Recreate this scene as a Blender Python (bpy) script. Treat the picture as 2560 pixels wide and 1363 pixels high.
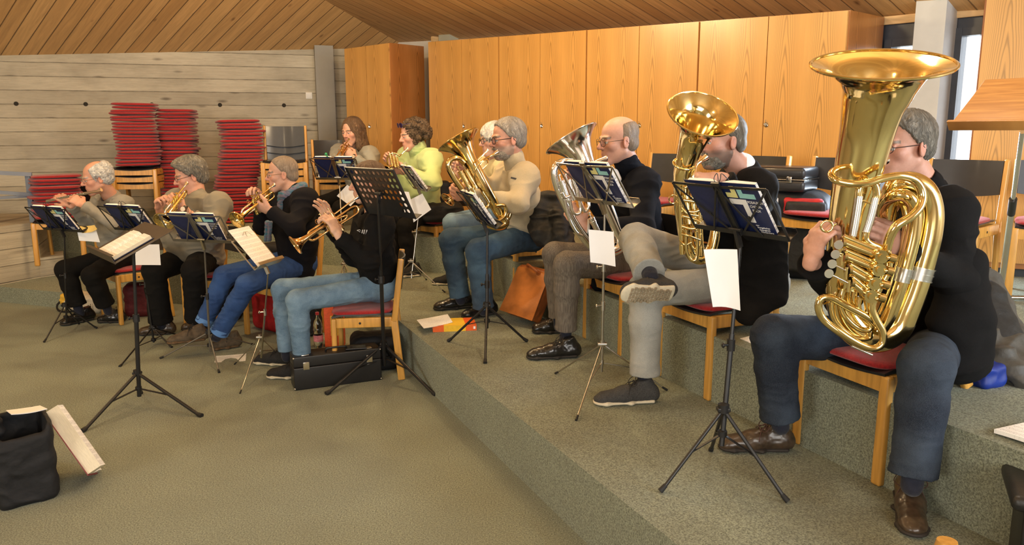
import bpy, bmesh, math, random
import numpy as np
from mathutils import Vector, Matrix, Quaternion

for _o in list(bpy.data.objects):
    bpy.data.objects.remove(_o)
SC = bpy.context.scene
COL = SC.collection
V = Vector

# ------------------------------------------------------------------ camera
FPX, PITCH, ROLL, EYE = 1971.0, math.radians(10.39), math.radians(0.164), 1.68
cam_data = bpy.data.cameras.new('camera')
cam = bpy.data.objects.new('camera', cam_data)
COL.objects.link(cam)
cam_data.sensor_fit = 'HORIZONTAL'
cam_data.sensor_width = 36.0
cam_data.lens = 36.0 * FPX / 2560.0
cam_data.clip_start = 0.02
cam.matrix_world = (Matrix.Translation((0, 0, EYE)) @ Matrix.Rotation(math.pi / 2 - PITCH, 4, 'X')
                    @ Matrix.Rotation(-ROLL, 4, 'Z'))
SC.camera = cam

# ------------------------------------------------------------------ view, world, lights
SC.view_settings.view_transform = 'Standard'
SC.view_settings.look = 'None'
SC.view_settings.exposure = 0.0
SC.view_settings.gamma = 1.0
SC.view_settings.use_curve_mapping = False
SC.cycles.use_denoising = True
SC.cycles.max_bounces = 7
SC.cycles.diffuse_bounces = 4
SC.cycles.glossy_bounces = 4
SC.cycles.caustics_reflective = False
SC.cycles.caustics_refractive = False
SC.cycles.sample_clamp_indirect = 6.0

world = bpy.data.worlds.new('world')
SC.world = world
world.use_nodes = True
_bg = world.node_tree.nodes['Background']
_bg.inputs[0].default_value = (0.86, 0.93, 1.0, 1)
_bg.inputs[1].default_value = 5.0


def area_light(name, loc, target, sx, sy, power, color):
    d = bpy.data.lights.new(name, 'AREA')
    d.shape = 'RECTANGLE'
    d.size, d.size_y, d.energy, d.color = sx, sy, power, color
    o = bpy.data.objects.new(name, d)
    COL.objects.link(o)
    o.location = loc
    o.rotation_euler = (V(target) - V(loc)).to_track_quat('-Z', 'Y').to_euler()
    return o


# daylight through the windows behind the photographer and beside the players
area_light('daylight_back_left', (-5.6, -3.7, 2.2), (-2.2, 8.0, 1.7), 3.4, 2.2, 330, (1.0, 0.95, 0.86))
area_light('daylight_back_right', (1.6, -3.7, 2.3), (0.6, 8.0, 1.6), 3.0, 2.2, 250, (1.0, 0.97, 0.92))
area_light('daylight_window', (2.75, 5.60, 1.6), (1.2, 3.0, 0.6), 0.5, 1.5, 70, (0.70, 0.84, 1.0))
area_light('daylight_side', (5.0, 0.8, 2.2), (1.6, 5.0, 1.2), 2.4, 1.8, 235, (0.84, 0.92, 1.0))
# warm lamps: three high over the hall, five under the ceiling in front of wall and cupboards
LAMPS = [(-3.9, 5.6, 3.15, 75, 0), (-2.1, 6.6, 3.05, 75, 0), (-0.55, 6.3, 3.0, 85, 0), (0.45, 4.9, 3.0, 60, 0), (1.5, 3.6, 3.0, 36, 1),
         (-3.4, 2.6, 3.5, 45, 0), (-1.0, 1.4, 3.5, 38, 0), (-5.6, 3.4, 3.5, 60, 0)]
for _x, _y, _z, _e, _c in LAMPS:
    d = bpy.data.lights.new('ceiling_lamp_light', 'POINT')
    d.shadow_soft_size = 0.10
    d.energy = _e
    d.color = ((1.0, 0.74, 0.42), (1.0, 0.88, 0.74))[_c]
    o = bpy.data.objects.new('ceiling_lamp_light', d)
    COL.objects.link(o)
    o.location = (_x, _y, _z)

# ------------------------------------------------------------------ pixel helpers (real distances in, points out)
_cp, _sp, _cr, _sr = math.cos(PITCH), math.sin(PITCH), math.cos(ROLL), math.sin(ROLL)


def ray(x, y):
    u, v = x - 1280.0, 681.5 - y
    u2, v2 = u * _cr + v * _sr, -u * _sr + v * _cr
    return V((u2, FPX * _cp + v2 * _sp, -FPX * _sp + v2 * _cp)) / (FPX * _cp + v2 * _sp)


def D(x, y, dist):
    """point seen at x, y that stands dist metres ahead of the camera"""
    return ray(x, y) * dist + V((0, 0, EYE))


def G(x, y, z=0.0):
    """point seen at x, y on the level z"""
    r = ray(x, y)
    return r * ((z - EYE) / r.z) + V((0, 0, EYE))


# ------------------------------------------------------------------ materials
MATS = {}


def mat(name, color=(0.5, 0.5, 0.5), rough=0.6, metal=0.0, noise=0.0, nscale=60, bump=0.0, bscale=200,
        spec=0.5, sheen=0.0, coat=0.0, stretch=(1, 1, 1), trans=0.0, alpha=1.0, sub=0.0, two=None):
    """plain procedural material: colour broken up by noise, and a noise bump"""
    if name in MATS:
        return MATS[name]
    m = bpy.data.materials.new(name)
    m.use_nodes = True
    nt = m.node_tree
    b = nt.nodes['Principled BSDF']
    b.inputs['Base Color'].default_value = (*color, 1)
    b.inputs['Roughness'].default_value = rough
    b.inputs['Metallic'].default_value = metal
    b.inputs['Specular IOR Level'].default_value = spec
    if sheen:
        b.inputs['Sheen Weight'].default_value = sheen
    if coat:
        b.inputs['Coat Weight'].default_value = coat
        b.inputs['Coat Roughness'].default_value = 0.12
    if trans:
        b.inputs['Transmission Weight'].default_value = trans
        b.inputs['IOR'].default_value = 1.45
    if alpha < 1:
        b.inputs['Alpha'].default_value = alpha
    if sub:
        b.inputs['Subsurface Weight'].default_value = sub
        b.inputs['Subsurface Radius'].default_value = (0.02, 0.008, 0.004)
    tc = nt.nodes.new('ShaderNodeTexCoord')
    mp = nt.nodes.new('ShaderNodeMapping')
    mp.inputs['Scale'].default_value = stretch
    nt.links.new(tc.outputs['Object'], mp.inputs['Vector'])
    if noise or two:
        n = nt.nodes.new('ShaderNodeTexNoise')
        n.inputs['Scale'].default_value = nscale
        n.inputs['Detail'].default_value = 4
        nt.links.new(mp.outputs[0], n.inputs['Vector'])
        r = nt.nodes.new('ShaderNodeMix')
        r.data_type = 'RGBA'
        a = tuple(c * (1 - noise) for c in color)
        c2 = two if two else tuple(min(1, c * (1 + noise)) for c in color)
        r.inputs[6].default_value = (*a, 1)
        r.inputs[7].default_value = (*c2, 1)
        ct = nt.nodes.new('ShaderNodeMapRange')
        ct.inputs['From Min'].default_value = 0.35
        ct.inputs['From Max'].default_value = 0.65
        nt.links.new(n.outputs['Fac'], ct.inputs['Value'])
        nt.links.new(ct.outputs[0], r.inputs[0])
        nt.links.new(r.outputs[2], b.inputs['Base Color'])
    if bump:
        n2 = nt.nodes.new('ShaderNodeTexNoise')
        n2.inputs['Scale'].default_value = bscale
        n2.inputs['Detail'].default_value = 3
        nt.links.new(mp.outputs[0], n2.inputs['Vector'])
        bp = nt.nodes.new('ShaderNodeBump')
        bp.inputs['Strength'].default_value = min(1.0, bump)
        bp.inputs['Distance'].default_value = 0.004
        nt.links.new(n2.outputs['Fac'], bp.inputs['Height'])
        nt.links.new(bp.outputs[0], b.inputs['Normal'])
    MATS[name] = m
    return m


class NT:
    """short hand for hand made node trees"""

    def __init__(s, name, rough=0.6, metal=0.0):
        s.m = bpy.data.materials.new(name)
        s.m.use_nodes = True
        s.t = s.m.node_tree
        s.b = s.t.nodes['Principled BSDF']
        s.b.inputs['Roughness'].default_value = rough
        s.b.inputs['Metallic'].default_value = metal
        MATS[name] = s.m

    def n(s, kind, **kw):
        nd = s.t.nodes.new('ShaderNode' + kind)
        for k, v in kw.items():
            if k in ('operation', 'data_type', 'blend_type', 'noise_dimensions', 'wave_type', 'bands_direction',
                     'rings_direction', 'feature', 'wave_profile', 'distance', 'attribute_name'):
                setattr(nd, k, v)
        return nd

    def l(s, a, b):
        s.t.links.new(a, b)

    def val(s, op, a, b=None, c=None):
        nd = s.n('Math', operation=op)
        for i, x in enumerate((a, b, c)):
            if x is None:
                continue
            if isinstance(x, (int, float)):
                nd.inputs[i].default_value = x
            else:
                s.l(x, nd.inputs[i])
        return nd.outputs[0]

    def noise(s, vec, scale, detail=3, rough=0.5, dist=0.0):
        nd = s.n('TexNoise')
        nd.inputs['Scale'].default_value = scale
        nd.inputs['Detail'].default_value = detail
        nd.inputs['Roughness'].default_value = rough
        nd.inputs['Distortion'].default_value = dist
        s.l(vec, nd.inputs['Vector'])
        return nd.outputs['Fac']

    def mix(s, fac, a, b, blend='MIX'):
        nd = s.n('Mix', data_type='RGBA', blend_type=blend)
        for i, x in ((0, fac), (6, a), (7, b)):
            if isinstance(x, (int, float)):
                nd.inputs[i].default_value = x
            elif isinstance(x, tuple):
                nd.inputs[i].default_value = (*x, 1)
            else:
                s.l(x, nd.inputs[i])
        return nd.outputs[2]

    def rng(s, v, a, b, c=0.0, d=1.0):
        nd = s.n('MapRange')
        for i, x in enumerate((a, b, c, d)):
            nd.inputs[i + 1].default_value = x
        s.l(v, nd.inputs[0])
        return nd.outputs[0]

    def coords(s, scale=(1, 1, 1), rot=(0, 0, 0), kind='Object'):
        tc = s.n('TexCoord')
        mp = s.n('Mapping')
        mp.inputs['Scale'].default_value = scale
        mp.inputs['Rotation'].default_value = rot
        s.l(tc.outputs[kind], mp.inputs['Vector'])
        return mp.outputs[0]

    def xyz(s, vec):
        nd = s.n('SeparateXYZ')
        s.l(vec, nd.inputs[0])
        return nd.outputs

    def comb(s, x, y, z):
        nd = s.n('CombineXYZ')
        for i, v in enumerate((x, y, z)):
            if isinstance(v, (int, float)):
                nd.inputs[i].default_value = v
            else:
                s.l(v, nd.inputs[i])
        return nd.outputs[0]

    def bump(s, h, strength=0.5, dist=0.01):
        nd = s.n('Bump')
        nd.inputs['Strength'].default_value = strength
        nd.inputs['Distance'].default_value = dist
        s.l(h, nd.inputs['Height'])
        s.l(nd.outputs[0], s.b.inputs['Normal'])

    def base(s, c):
        s.l(c, s.b.inputs['Base Color'])


def carpet_material():
    t = NT('carpet_olive', 0.95)
    c = t.coords()
    fine = t.noise(c, 150, 5, 0.8)
    mid = t.noise(c, 46, 3, 0.6)
    big = t.noise(c, 2.2, 4, 0.6)
    col = t.mix(t.rng(fine, 0.40, 0.60), (0.088, 0.098, 0.062), (0.45, 0.49, 0.355))
    col = t.mix(t.rng(mid, 0.3, 0.7, 0, 0.35), col, (0.22, 0.25, 0.21))
    col = t.mix(t.rng(big, 0.35, 0.7, 0, 0.30), col, (0.17, 0.18, 0.125))
    t.base(col)
    t.bump(fine, 0.9, 0.006)
    t.b.inputs['Specular IOR Level'].default_value = 0.1
    t.b.inputs['Sheen Weight'].default_value = 0.15
    return t.m


def plank_material(name, plank, base_a, base_b, grain=1.0):
    """boards run along local X; plank = width along local Y"""
    t = NT(name, 0.55)
    c = t.coords()
    x, y, z = t.xyz(c)
    row = t.val('FLOOR', t.val('DIVIDE', y, plank))
    fr = t.val('FRACT', t.val('DIVIDE', y, plank))
    wn = t.n('TexWhiteNoise', noise_dimensions='1D')
    t.l(row, wn.inputs['W'])
    rnd = wn.outputs['Value']
    shift = t.val('MULTIPLY', rnd, 37.0)
    g = t.comb(t.val('ADD', t.val('MULTIPLY', x, 0.55), shift), t.val('MULTIPLY', y, 9.0), shift)
    gr = t.noise(g, 2.2 * grain, 5, 0.6, 1.2)
    fine = t.noise(t.comb(t.val('MULTIPLY', x, 3.0), t.val('MULTIPLY', y, 90.0), shift), 3.0, 2, 0.5)
    col = t.mix(rnd, base_a, base_b)
    col = t.mix(t.rng(gr, 0.35, 0.7, 0, 0.55), col, tuple(v * 0.55 for v in base_a))
    col = t.mix(t.rng(fine, 0.3, 0.7, 0, 0.18), col, tuple(v * 0.6 for v in base_a))
    vo = t.n('TexVoronoi')
    vo.inputs['Scale'].default_value = 1.0
    t.l(t.comb(t.val('ADD', t.val('MULTIPLY', x, 2.1), shift), t.val('MULTIPLY', y, 5.2), 0.0), vo.inputs['Vector'])
    knot = t.rng(vo.outputs['Distance'], 0.03, 0.12, 1.0, 0.0)
    col = t.mix(t.val('MULTIPLY', knot, 0.75), col, (0.12, 0.045, 0.015))
    edge = t.val('MINIMUM', fr, t.val('SUBTRACT', 1.0, fr))
    groove = t.rng(edge, 0.0, 0.045, 1.0, 0.0)
    col = t.mix(t.val('MULTIPLY', groove, 0.75), col, (0.07, 0.03, 0.012))
    t.base(col)
    t.bump(t.val('SUBTRACT', 1.0, groove), 0.9, 0.012)
    return t.m


def veneer_material(name, a, b, scale=1.0, rough=0.32, gloss=0.25):
    """vertical cherry veneer with nested cathedral arches, mirrored leaf by leaf"""
    t = NT(name, rough)
    c = t.coords()
    x, y, z = t.xyz(c)
    leaf = 0.30 * scale
    u = t.val('DIVIDE', y, leaf)
    row = t.val('FLOOR', u)
    f = t.val('ABSOLUTE', t.val('SUBTRACT', t.val('FRACT', u), 0.5))     # 0 at the heart of a leaf
    wob = t.noise(t.comb(t.val('MULTIPLY', y, 2.0), row, t.val('MULTIPLY', z, 1.3)), 1.6, 2, 0.45)
    wn = t.n('TexWhiteNoise', noise_dimensions='1D')
    t.l(row, wn.inputs['W'])
    # arches: iso-lines of z + k f^2, straightening to the sides
    par = t.val('MULTIPLY', t.val('POWER', f, 1.5), 7.0)
    ph = t.val('ADD', t.val('ADD', t.val('MULTIPLY', z, 1.0), par),
               t.val('ADD', t.val('MULTIPLY', wob, 0.75), t.val('MULTIPLY', wn.outputs['Value'], 0.25)))
    rings = t.val('FRACT', t.val('MULTIPLY', ph, 4.6))
    line = t.rng(t.val('ABSOLUTE', t.val('SUBTRACT', rings, 0.5)), 0.0, 0.24, 1.0, 0.0)
    inside = t.rng(f, 0.20, 0.44, 1.0, 0.18)
    fine = t.noise(t.comb(t.val('MULTIPLY', t.val('ADD', x, y), 75.0), 0.0, t.val('MULTIPLY', z, 2.2)), 1.0, 2, 0.6)
    col = t.mix(t.rng(wob, 0.3, 0.7), a, b)
    col = t.mix(t.val('MULTIPLY', t.val('MULTIPLY', line, inside), 0.75), col, tuple(v * 0.42 for v in a))
    col = t.mix(t.rng(fine, 0.35, 0.7, 0, 0.22), col, tuple(v * 0.62 for v in a))
    t.base(col)
    t.b.inputs['Coat Weight'].default_value = gloss
    t.b.inputs['Coat Roughness'].default_value = 0.2
    return t.m


def concrete_material():
    """board marked concrete: level boards with joints, knots and stains"""
    t = NT('board_marked_concrete', 0.85)
    c = t.coords()
    x, y, z = t.xyz(c)
    bw = 0.165
    u = t.val('DIVIDE', z, bw)
    row = t.val('FLOOR', u)
    fr = t.val('FRACT', u)
    wn = t.n('TexWhiteNoise', noise_dimensions='1D')
    t.l(row, wn.inputs['W'])
    rnd = wn.outputs['Value']
    sh = t.val('MULTIPLY', rnd, 21.0)
    big = t.noise(t.comb(t.val('ADD', t.val('MULTIPLY', x, 0.8), sh), t.val('MULTIPLY', z, 1.5), sh), 1.4, 5, 0.6)
    grain = t.noise(t.comb(t.val('ADD', t.val('MULTIPLY', x, 2.0), sh), t.val('MULTIPLY', z, 26.0), sh), 2.4, 4, 0.6, 0.6)
    pit = t.noise(c, 45, 4, 0.7)
    col = t.mix(rnd, (0.49, 0.45, 0.355), (0.60, 0.555, 0.44))
    col = t.mix(t.rng(big, 0.42, 0.72, 0, 0.6), col, (0.21, 0.185, 0.14))
    col = t.mix(t.rng(grain, 0.4, 0.75, 0, 0.35), col, (0.27, 0.23, 0.165))
    col = t.mix(t.rng(pit, 0.62, 0.75, 0, 0.5), col, (0.17, 0.145, 0.11))
    # knots and tie holes
    vo = t.n('TexVoronoi')
    vo.inputs['Scale'].default_value = 1.0
    t.l(t.comb(t.val('ADD', t.val('MULTIPLY', x, 1.9), sh), t.val('MULTIPLY', z, 6.1), 0.0), vo.inputs['Vector'])
    col = t.mix(t.rng(vo.outputs['Distance'], 0.05, 0.16, 0.8, 0.0), col, (0.13, 0.11, 0.085))
    edge = t.val('MINIMUM', fr, t.val('SUBTRACT', 1.0, fr))
    wav = t.noise(t.comb(t.val('MULTIPLY', x, 3.0), row, 0.0), 2.0, 3, 0.6)
    joint = t.rng(edge, 0.0, 0.045, 1.0, 0.0)
    joint = t.val('MULTIPLY', joint, t.rng(wav, 0.30, 0.62, 0.15, 1.0))
    col = t.mix(t.val('MULTIPLY', joint, 0.8), col, (0.085, 0.07, 0.05))
    t.base(col)
    t.bump(t.val('ADD', t.val('MULTIPLY', joint, -1.0), t.val('MULTIPLY', t.val('ADD', grain, rnd), 0.5)), 0.7, 0.012)
    return t.m


M_CARPET = carpet_material()
M_CEIL = plank_material('pine_ceiling_boards', 0.165, (0.60, 0.34, 0.13), (0.76, 0.47, 0.20))
M_CHERRY = veneer_material('cherry_veneer', (0.60, 0.315, 0.085), (0.645, 0.35, 0.10))
M_CONC = concrete_material()
M_WHITE = mat('white_plaster', (0.72, 0.70, 0.66), 0.8, noise=0.04, nscale=3, bump=0.1)
M_GREYP = mat('grey_painted_steel', (0.26, 0.245, 0.21), 0.45, noise=0.06, nscale=4, bump=0.05)
M_BLUEP = mat('blue_grey_painted_steel', (0.20, 0.24, 0.31), 0.4, noise=0.06, nscale=8)
M_DARKF = mat('dark_window_frame', (0.035, 0.04, 0.055), 0.4, noise=0.1, nscale=12)
M_PLINTH = mat('dark_plinth', (0.03, 0.035, 0.04), 0.6, noise=0.1, nscale=10)
M_PINE = mat('raw_pine', (0.62, 0.42, 0.21), 0.6, noise=0.16, nscale=6, stretch=(1, 1, 8))
M_BEECH = mat('oiled_beech', (0.60, 0.315, 0.065), 0.38, noise=0.13, nscale=9, stretch=(6, 6, 0.6), coat=0.25)
M_BLACKPLY = mat('black_lacquered_plywood', (0.012, 0.012, 0.014), 0.42, noise=0.1, nscale=20, coat=0.3)
M_RED = mat('red_wool_felt', (0.34, 0.011, 0.014), 0.95, noise=0.2, nscale=120, bump=0.5, bscale=400, sheen=0.3)
M_BLACKM = mat('black_powder_coated_steel', (0.012, 0.012, 0.013), 0.38, noise=0.1, nscale=30)
M_CHROME = mat('chrome', (0.80, 0.78, 0.73), 0.16, 1.0, noise=0.03, nscale=20)
M_NICKEL = mat('nickel_plated_steel', (0.52, 0.50, 0.45), 0.28, 1.0, noise=0.06, nscale=20)
M_BRONZEG = mat('grey_metallic_paint', (0.17, 0.155, 0.13), 0.4, 0.4, noise=0.05, nscale=20)
M_BRASS = mat('lacquered_brass', (0.80, 0.63, 0.29), 0.11, 1.0, noise=0.05, nscale=9)
M_BRASSD = mat('golden_brass', (0.80, 0.53, 0.25), 0.15, 1.0, noise=0.06, nscale=9)
M_SILVER = mat('silver_plate', (0.90, 0.885, 0.86), 0.15, 1.0, noise=0.03, nscale=9)
M_RUBBER = mat('black_rubber', (0.012, 0.012, 0.012), 0.7, noise=0.1, nscale=50)
M_PAPER = mat('white_paper', (0.94, 0.95, 0.97), 0.7, noise=0.02, nscale=4)
M_CREAM = mat('cream_page_block', (0.72, 0.64, 0.47), 0.8, noise=0.1, nscale=200, stretch=(0.2, 0.2, 6))
M_NAVY = mat('navy_book_cloth', (0.010, 0.018, 0.075), 0.4, noise=0.1, nscale=60)
M_SKIN = None


# ------------------------------------------------------------------ object helpers
def link_mesh(name, verts, faces, material=None, parent=None, smooth=True, loc=None, mats=None, fmat=None):
    me = bpy.data.meshes.new(name)
    me.from_pydata([tuple(v) for v in verts], [], [tuple(f) for f in faces])
    me.validate()
    if smooth:
        me.shade_smooth()
    if material:
        me.materials.append(material)
    if mats:
        for m in mats:
            me.materials.append(m)
        if fmat is not None:
            me.polygons.foreach_set('material_index', np.array(fmat, dtype=np.int32)[:len(me.polygons)])
    me.update()
    o = bpy.data.objects.new(name, me)
    COL.objects.link(o)
    if parent is not None:
        o.parent = parent
        o.matrix_parent_inverse = Matrix.Identity(4)
    if loc is not None:
        o.location = loc
    return o


def tag(o, label=None, cat=None, group=None, kind=None):
    if label:
        o['label'] = label
    if cat:
        o['category'] = cat
    if group:
        o['group'] = group
    if kind:
        o['kind'] = kind
    return o


def thing(name, label, cat, loc=(0, 0, 0), rz=0.0, group=None):
    o = bpy.data.objects.new(name, None)
    o.empty_display_size = 0.05
    COL.objects.link(o)
    o.location = loc
    o.rotation_euler = (0, 0, rz)
    return tag(o, label, cat, group)


def copy_tree(o, parent=None):
    c = o.copy()
    COL.objects.link(c)
    c.parent = parent
    for ch in list(o.children):
        copy_tree(ch, c)
    return c


class MB:
    """mesh builder: collects boxes, tubes and sheets, builds ONE object"""

    def __init__(s):
        s.v, s.f, s.m, s.cur = [], [], [], 0

    def add(s, vs, fs):
        n = len(s.v)
        s.v += [V(p) for p in vs]
        s.f += [tuple(i + n for i in f) for f in fs]
        s.m += [s.cur] * len(fs)
        return s

    def box(s, c, size, M=None, bev=0.0):
        c = V(c)
        h = V(size) / 2
        M = M or Matrix.Identity(3)
        if bev <= 0:
            vs = [c + M @ V((x * h.x, y * h.y, z * h.z)) for x in (-1, 1) for y in (-1, 1) for z in (-1, 1)]
            return s.add(vs, [(0, 1, 3, 2), (4, 6, 7, 5), (0, 4, 5, 1), (2, 3, 7, 6), (0, 2, 6, 4), (1, 5, 7, 3)])
        bm = bmesh.new()
        bmesh.ops.create_cube(bm, size=1.0)
        for v in bm.verts:
            v.co = V((v.co.x * size[0], v.co.y * size[1], v.co.z * size[2]))
        bmesh.ops.bevel(bm, geom=list(bm.edges), offset=min(bev, min(size) * 0.49), segments=3, affect='EDGES', profile=0.6)
        bm.verts.index_update()
        s.add([c + M @ v.co for v in bm.verts], [tuple(v.index for v in f.verts) for f in bm.faces])
        bm.free()
        return s

    def bar(s, a, b, w, h=None, up=(0, 0, 1), bev=0.0):
        """rectangular bar from a to b, w wide, h along up"""
        a, b = V(a), V(b)
        d = b - a
        L = d.length
        x = d.normalized()
        u = V(up)
        y = u.cross(x)
        if y.length < 1e-4:
            y = V((0, 1, 0)).cross(x)
        y.normalize()
        z = x.cross(y)
        M = Matrix((x, y, z)).transposed()
        return s.box((a + b) / 2, (L, w, h if h else w), M, bev)

    def tube(s, pts, rad, n=12, closed=False, cap=True, flat=None):
        pts = [V(p) for p in pts]
        if not isinstance(rad, (list, tuple)):
            rad = [rad] * len(pts)
        k = len(pts)
        tang = []
        for i in range(k):
            if closed:
                t = pts[(i + 1) % k] - pts[i - 1]
            else:
                t = pts[min(i + 1, k - 1)] - pts[max(i - 1, 0)]
            tang.append(t.normalized() if t.length > 1e-9 else V((0, 0, 1)))
        nrm = tang[0].orthogonal().normalized()
        if flat is not None:
            nrm = (V(flat[2]) - V(flat[2]).dot(tang[0]) * tang[0]).normalized()
        vs = []
        for i in range(k):
            if i:
                q = tang[i - 1].rotation_difference(tang[i])
                nrm = q @ nrm
            nrm = (nrm - nrm.dot(tang[i]) * tang[i]).normalized()
            bn = tang[i].cross(nrm)
            for j in range(n):
                a = 2 * math.pi * j / n
                sx, sy = (flat[0], flat[1]) if flat else (1, 1)
                vs.append(pts[i] + (nrm * math.cos(a) * sx + bn * math.sin(a) * sy) * rad[i])
        fs = []
        for i in range(k - (0 if closed else 1)):
            i2 = (i + 1) % k
            for j in range(n):
                j2 = (j + 1) % n
                fs.append((i * n + j, i * n + j2, i2 * n + j2, i2 * n + j))
        if cap and not closed:
            fs.append(tuple(range(n - 1, -1, -1)))
            fs.append(tuple((k - 1) * n + j for j in range(n)))
        return s.add(vs, fs)

    def cyl(s, a, b, r, r2=None, n=16):
        return s.tube([a, b], [r, r if r2 is None else r2], n)

    def ball(s, c, r, n=10, sc=(1, 1, 1)):
        c = V(c)
        vs, fs = [], []
        for i in range(n + 1):
            th = math.pi * i / n
            for j in range(2 * n):
                ph = math.pi * j / n
                vs.append(c + V((math.sin(th) * math.cos(ph) * sc[0], math.sin(th) * math.sin(ph) * sc[1], math.cos(th) * sc[2])) * r)
        for i in range(n):
            for j in range(2 * n):
                j2 = (j + 1) % (2 * n)
                fs.append((i * 2 * n + j, (i + 1) * 2 * n + j, (i + 1) * 2 * n + j2, i * 2 * n + j2))
        return s.add(vs, fs)

    def prism(s, poly, z0, z1):
        """upright prism over a plan polygon"""
        n = len(poly)
        vs = [V((p[0], p[1], z0)) for p in poly] + [V((p[0], p[1], z1)) for p in poly]
        fs = [tuple(range(n - 1, -1, -1)), tuple(range(n, 2 * n))]
        fs += [(i, (i + 1) % n, n + (i + 1) % n, n + i) for i in range(n)]
        return s.add(vs, fs)

    def sheet(s, grid, thick=0.0):
        """grid of points (rows of rows); thick gives it a real thickness"""
        R, C = len(grid), len(grid[0])
        P = [[V(p) for p in r] for r in grid]
        if thick <= 0:
            return s.add([p for r in P for p in r],
                         [(i * C + j, i * C + j + 1, (i + 1) * C + j + 1, (i + 1) * C + j) for i in range(R - 1) for j in range(C - 1)])
        top, bot = [], []
        for i in range(R):
            for j in range(C):
                du = P[i][min(j + 1, C - 1)] - P[i][max(j - 1, 0)]
                dv = P[min(i + 1, R - 1)][j] - P[max(i - 1, 0)][j]
                nn = du.cross(dv)
                nn = nn.normalized() if nn.length > 1e-12 else V((0, 0, 1))
                top.append(P[i][j] + nn * thick / 2)
                bot.append(P[i][j] - nn * thick / 2)
        N = R * C
        fs = []
        for i in range(R - 1):
            for j in range(C - 1):
                q = (i * C + j, i * C + j + 1, (i + 1) * C + j + 1, (i + 1) * C + j)
                fs.append(q)
                fs.append(tuple(N + k for k in reversed(q)))
        rim = [j for j in range(C)] + [i * C + C - 1 for i in range(1, R)] + [(R - 1) * C + j for j in range(C - 2, -1, -1)] + [i * C for i in range(R - 2, 0, -1)]
        for a, b in zip(rim, rim[1:] + rim[:1]):
            fs.append((a, N + a, N + b, b))
        return s.add(top + bot, fs)

    def xf(s, M):
        s.v = [M @ p for p in s.v]
        return s

    def build(s, name, material, parent=None, smooth=True, loc=None, angle=40):
        mats = material if isinstance(material, (list, tuple)) else None
        o = link_mesh(name, s.v, s.f, None if mats else material, parent, smooth, loc, mats, s.m if mats else None)
        if smooth:
            try:
                o.data.set_sharp_from_angle(angle=math.radians(angle))
            except Exception:
                pass
        return o


def spline(pts, n=8, closed=False):
    """Catmull-Rom through points (tuples may carry a radius as 4th value)"""
    P = [np.array(list(p), dtype=float) for p in pts]
    k = len(P)
    out = []
    rngk = range(k if closed else k - 1)
    for i in rngk:
        p0 = P[(i - 1) % k] if closed or i > 0 else 2 * P[0] - P[1]
        p1, p2 = P[i], P[(i + 1) % k]
        p3 = P[(i + 2) % k] if closed or i + 2 < k else 2 * P[-1] - P[-2]
        for j in range(n):
            t = j / n
            out.append(0.5 * ((2 * p1) + (-p0 + p2) * t + (2 * p0 - 5 * p1 + 4 * p2 - p3) * t * t + (-p0 + 3 * p1 - 3 * p2 + p3) * t ** 3))
    if not closed:
        out.append(P[-1])
    return out


def spipe(mb, pts, n=8, seg=12, r=None, closed=False, cap=True):
    o = spline(pts, n, closed)
    if len(o[0]) == 4:
        mb.tube([V(p[:3]) for p in o], [float(p[3]) for p in o], seg, closed, cap)
    else:
        mb.tube([V(p[:3]) for p in o], [r] * len(o), seg, closed, cap)
    return mb


def text_obj(name, s, size, M, material, parent, align='LEFT', extr=0.0003, spacing=1.0):
    cu = bpy.data.curves.new(name, 'FONT')
    cu.body = s
    cu.size = size
    cu.extrude = extr
    cu.align_x = align
    cu.space_line = spacing
    cu.materials.append(material)
    o = bpy.data.objects.new(name, cu)
    COL.objects.link(o)
    o.parent = parent
    o.matrix_local = M
    return o
# ------------------------------------------------------------------ the room
H1, H2 = 0.309, 0.649
R1A, R1B = 3.6785, -2.282      # front edge of the lower platform: y = R1A + R1B x
R2A, R2B = 6.142, -2.289       # front edge of the upper platform
CU = V((0.4194, -0.4626, 0))   # one cabinet door along the cupboard front
CN = V((0.74, 0.67, 0)).normalized()   # from the hall into the cupboards
C0 = V((-0.9728, 9.5, 0))


def CP(k, off=0.0, z=0.0):
    p = C0 + CU * k + CN * off
    return V((p.x, p.y, z))


def structure(o):
    o['kind'] = 'structure'
    return o


def quad(name, pts, material, parent=None):
    return link_mesh(name, pts, [tuple(range(len(pts)))], material, parent, False)


WL0, WLD = V((-2.25, 10.98, 0)), V((0.947, 0.32, 0)).normalized()   # left concrete wall


def WP(s, off=0.0, z=0.0):
    p = WL0 + WLD * s + V((0.32, -0.947, 0)) * off
    return V((p.x, p.y, z))


structure(quad('floor', [(-11, -4.2, 0), (6, -4.2, 0), (6, 14, 0), (-11, 14, 0)], M_CARPET))
# lower platform and upper platform, fully carpeted
lower = [(3.2, R1A + R1B * 3.2), (-1.33, R1A + R1B * -1.33), (-3.1, 7.45), (-4.45, 7.95), (-4.75, 8.75), (-6.5, 9.2), (-6.5, 12.5), (5.2, 12.5), (5.2, -3.6)]
b = MB().prism(list(reversed(lower)), 0.0, H1)
structure(b.build('platform_floor_lower', M_CARPET, smooth=False))
xr = -0.55
upper = [(4.2, R2A + R2B * 4.2), (xr, R2A + R2B * xr), (-2.4, 8.15), (-4.2, 8.75), (-6.4, 9.0), (-6.4, 12.4), (5.1, 12.4), (5.1, -3.5)]
b = MB().prism(list(reversed(upper)), H1 - 0.01, H2)
structure(b.build('platform_floor_upper', M_CARPET, smooth=False))
# low carpeted step at the left
b = MB().prism([(-6.6, 8.2), (-4.05, 7.25), (-3.6, 7.9), (-4.9, 8.9), (-6.4, 9.3)], 0.0, 0.155)
structure(b.build('step_floor_left', M_CARPET, smooth=False))
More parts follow.
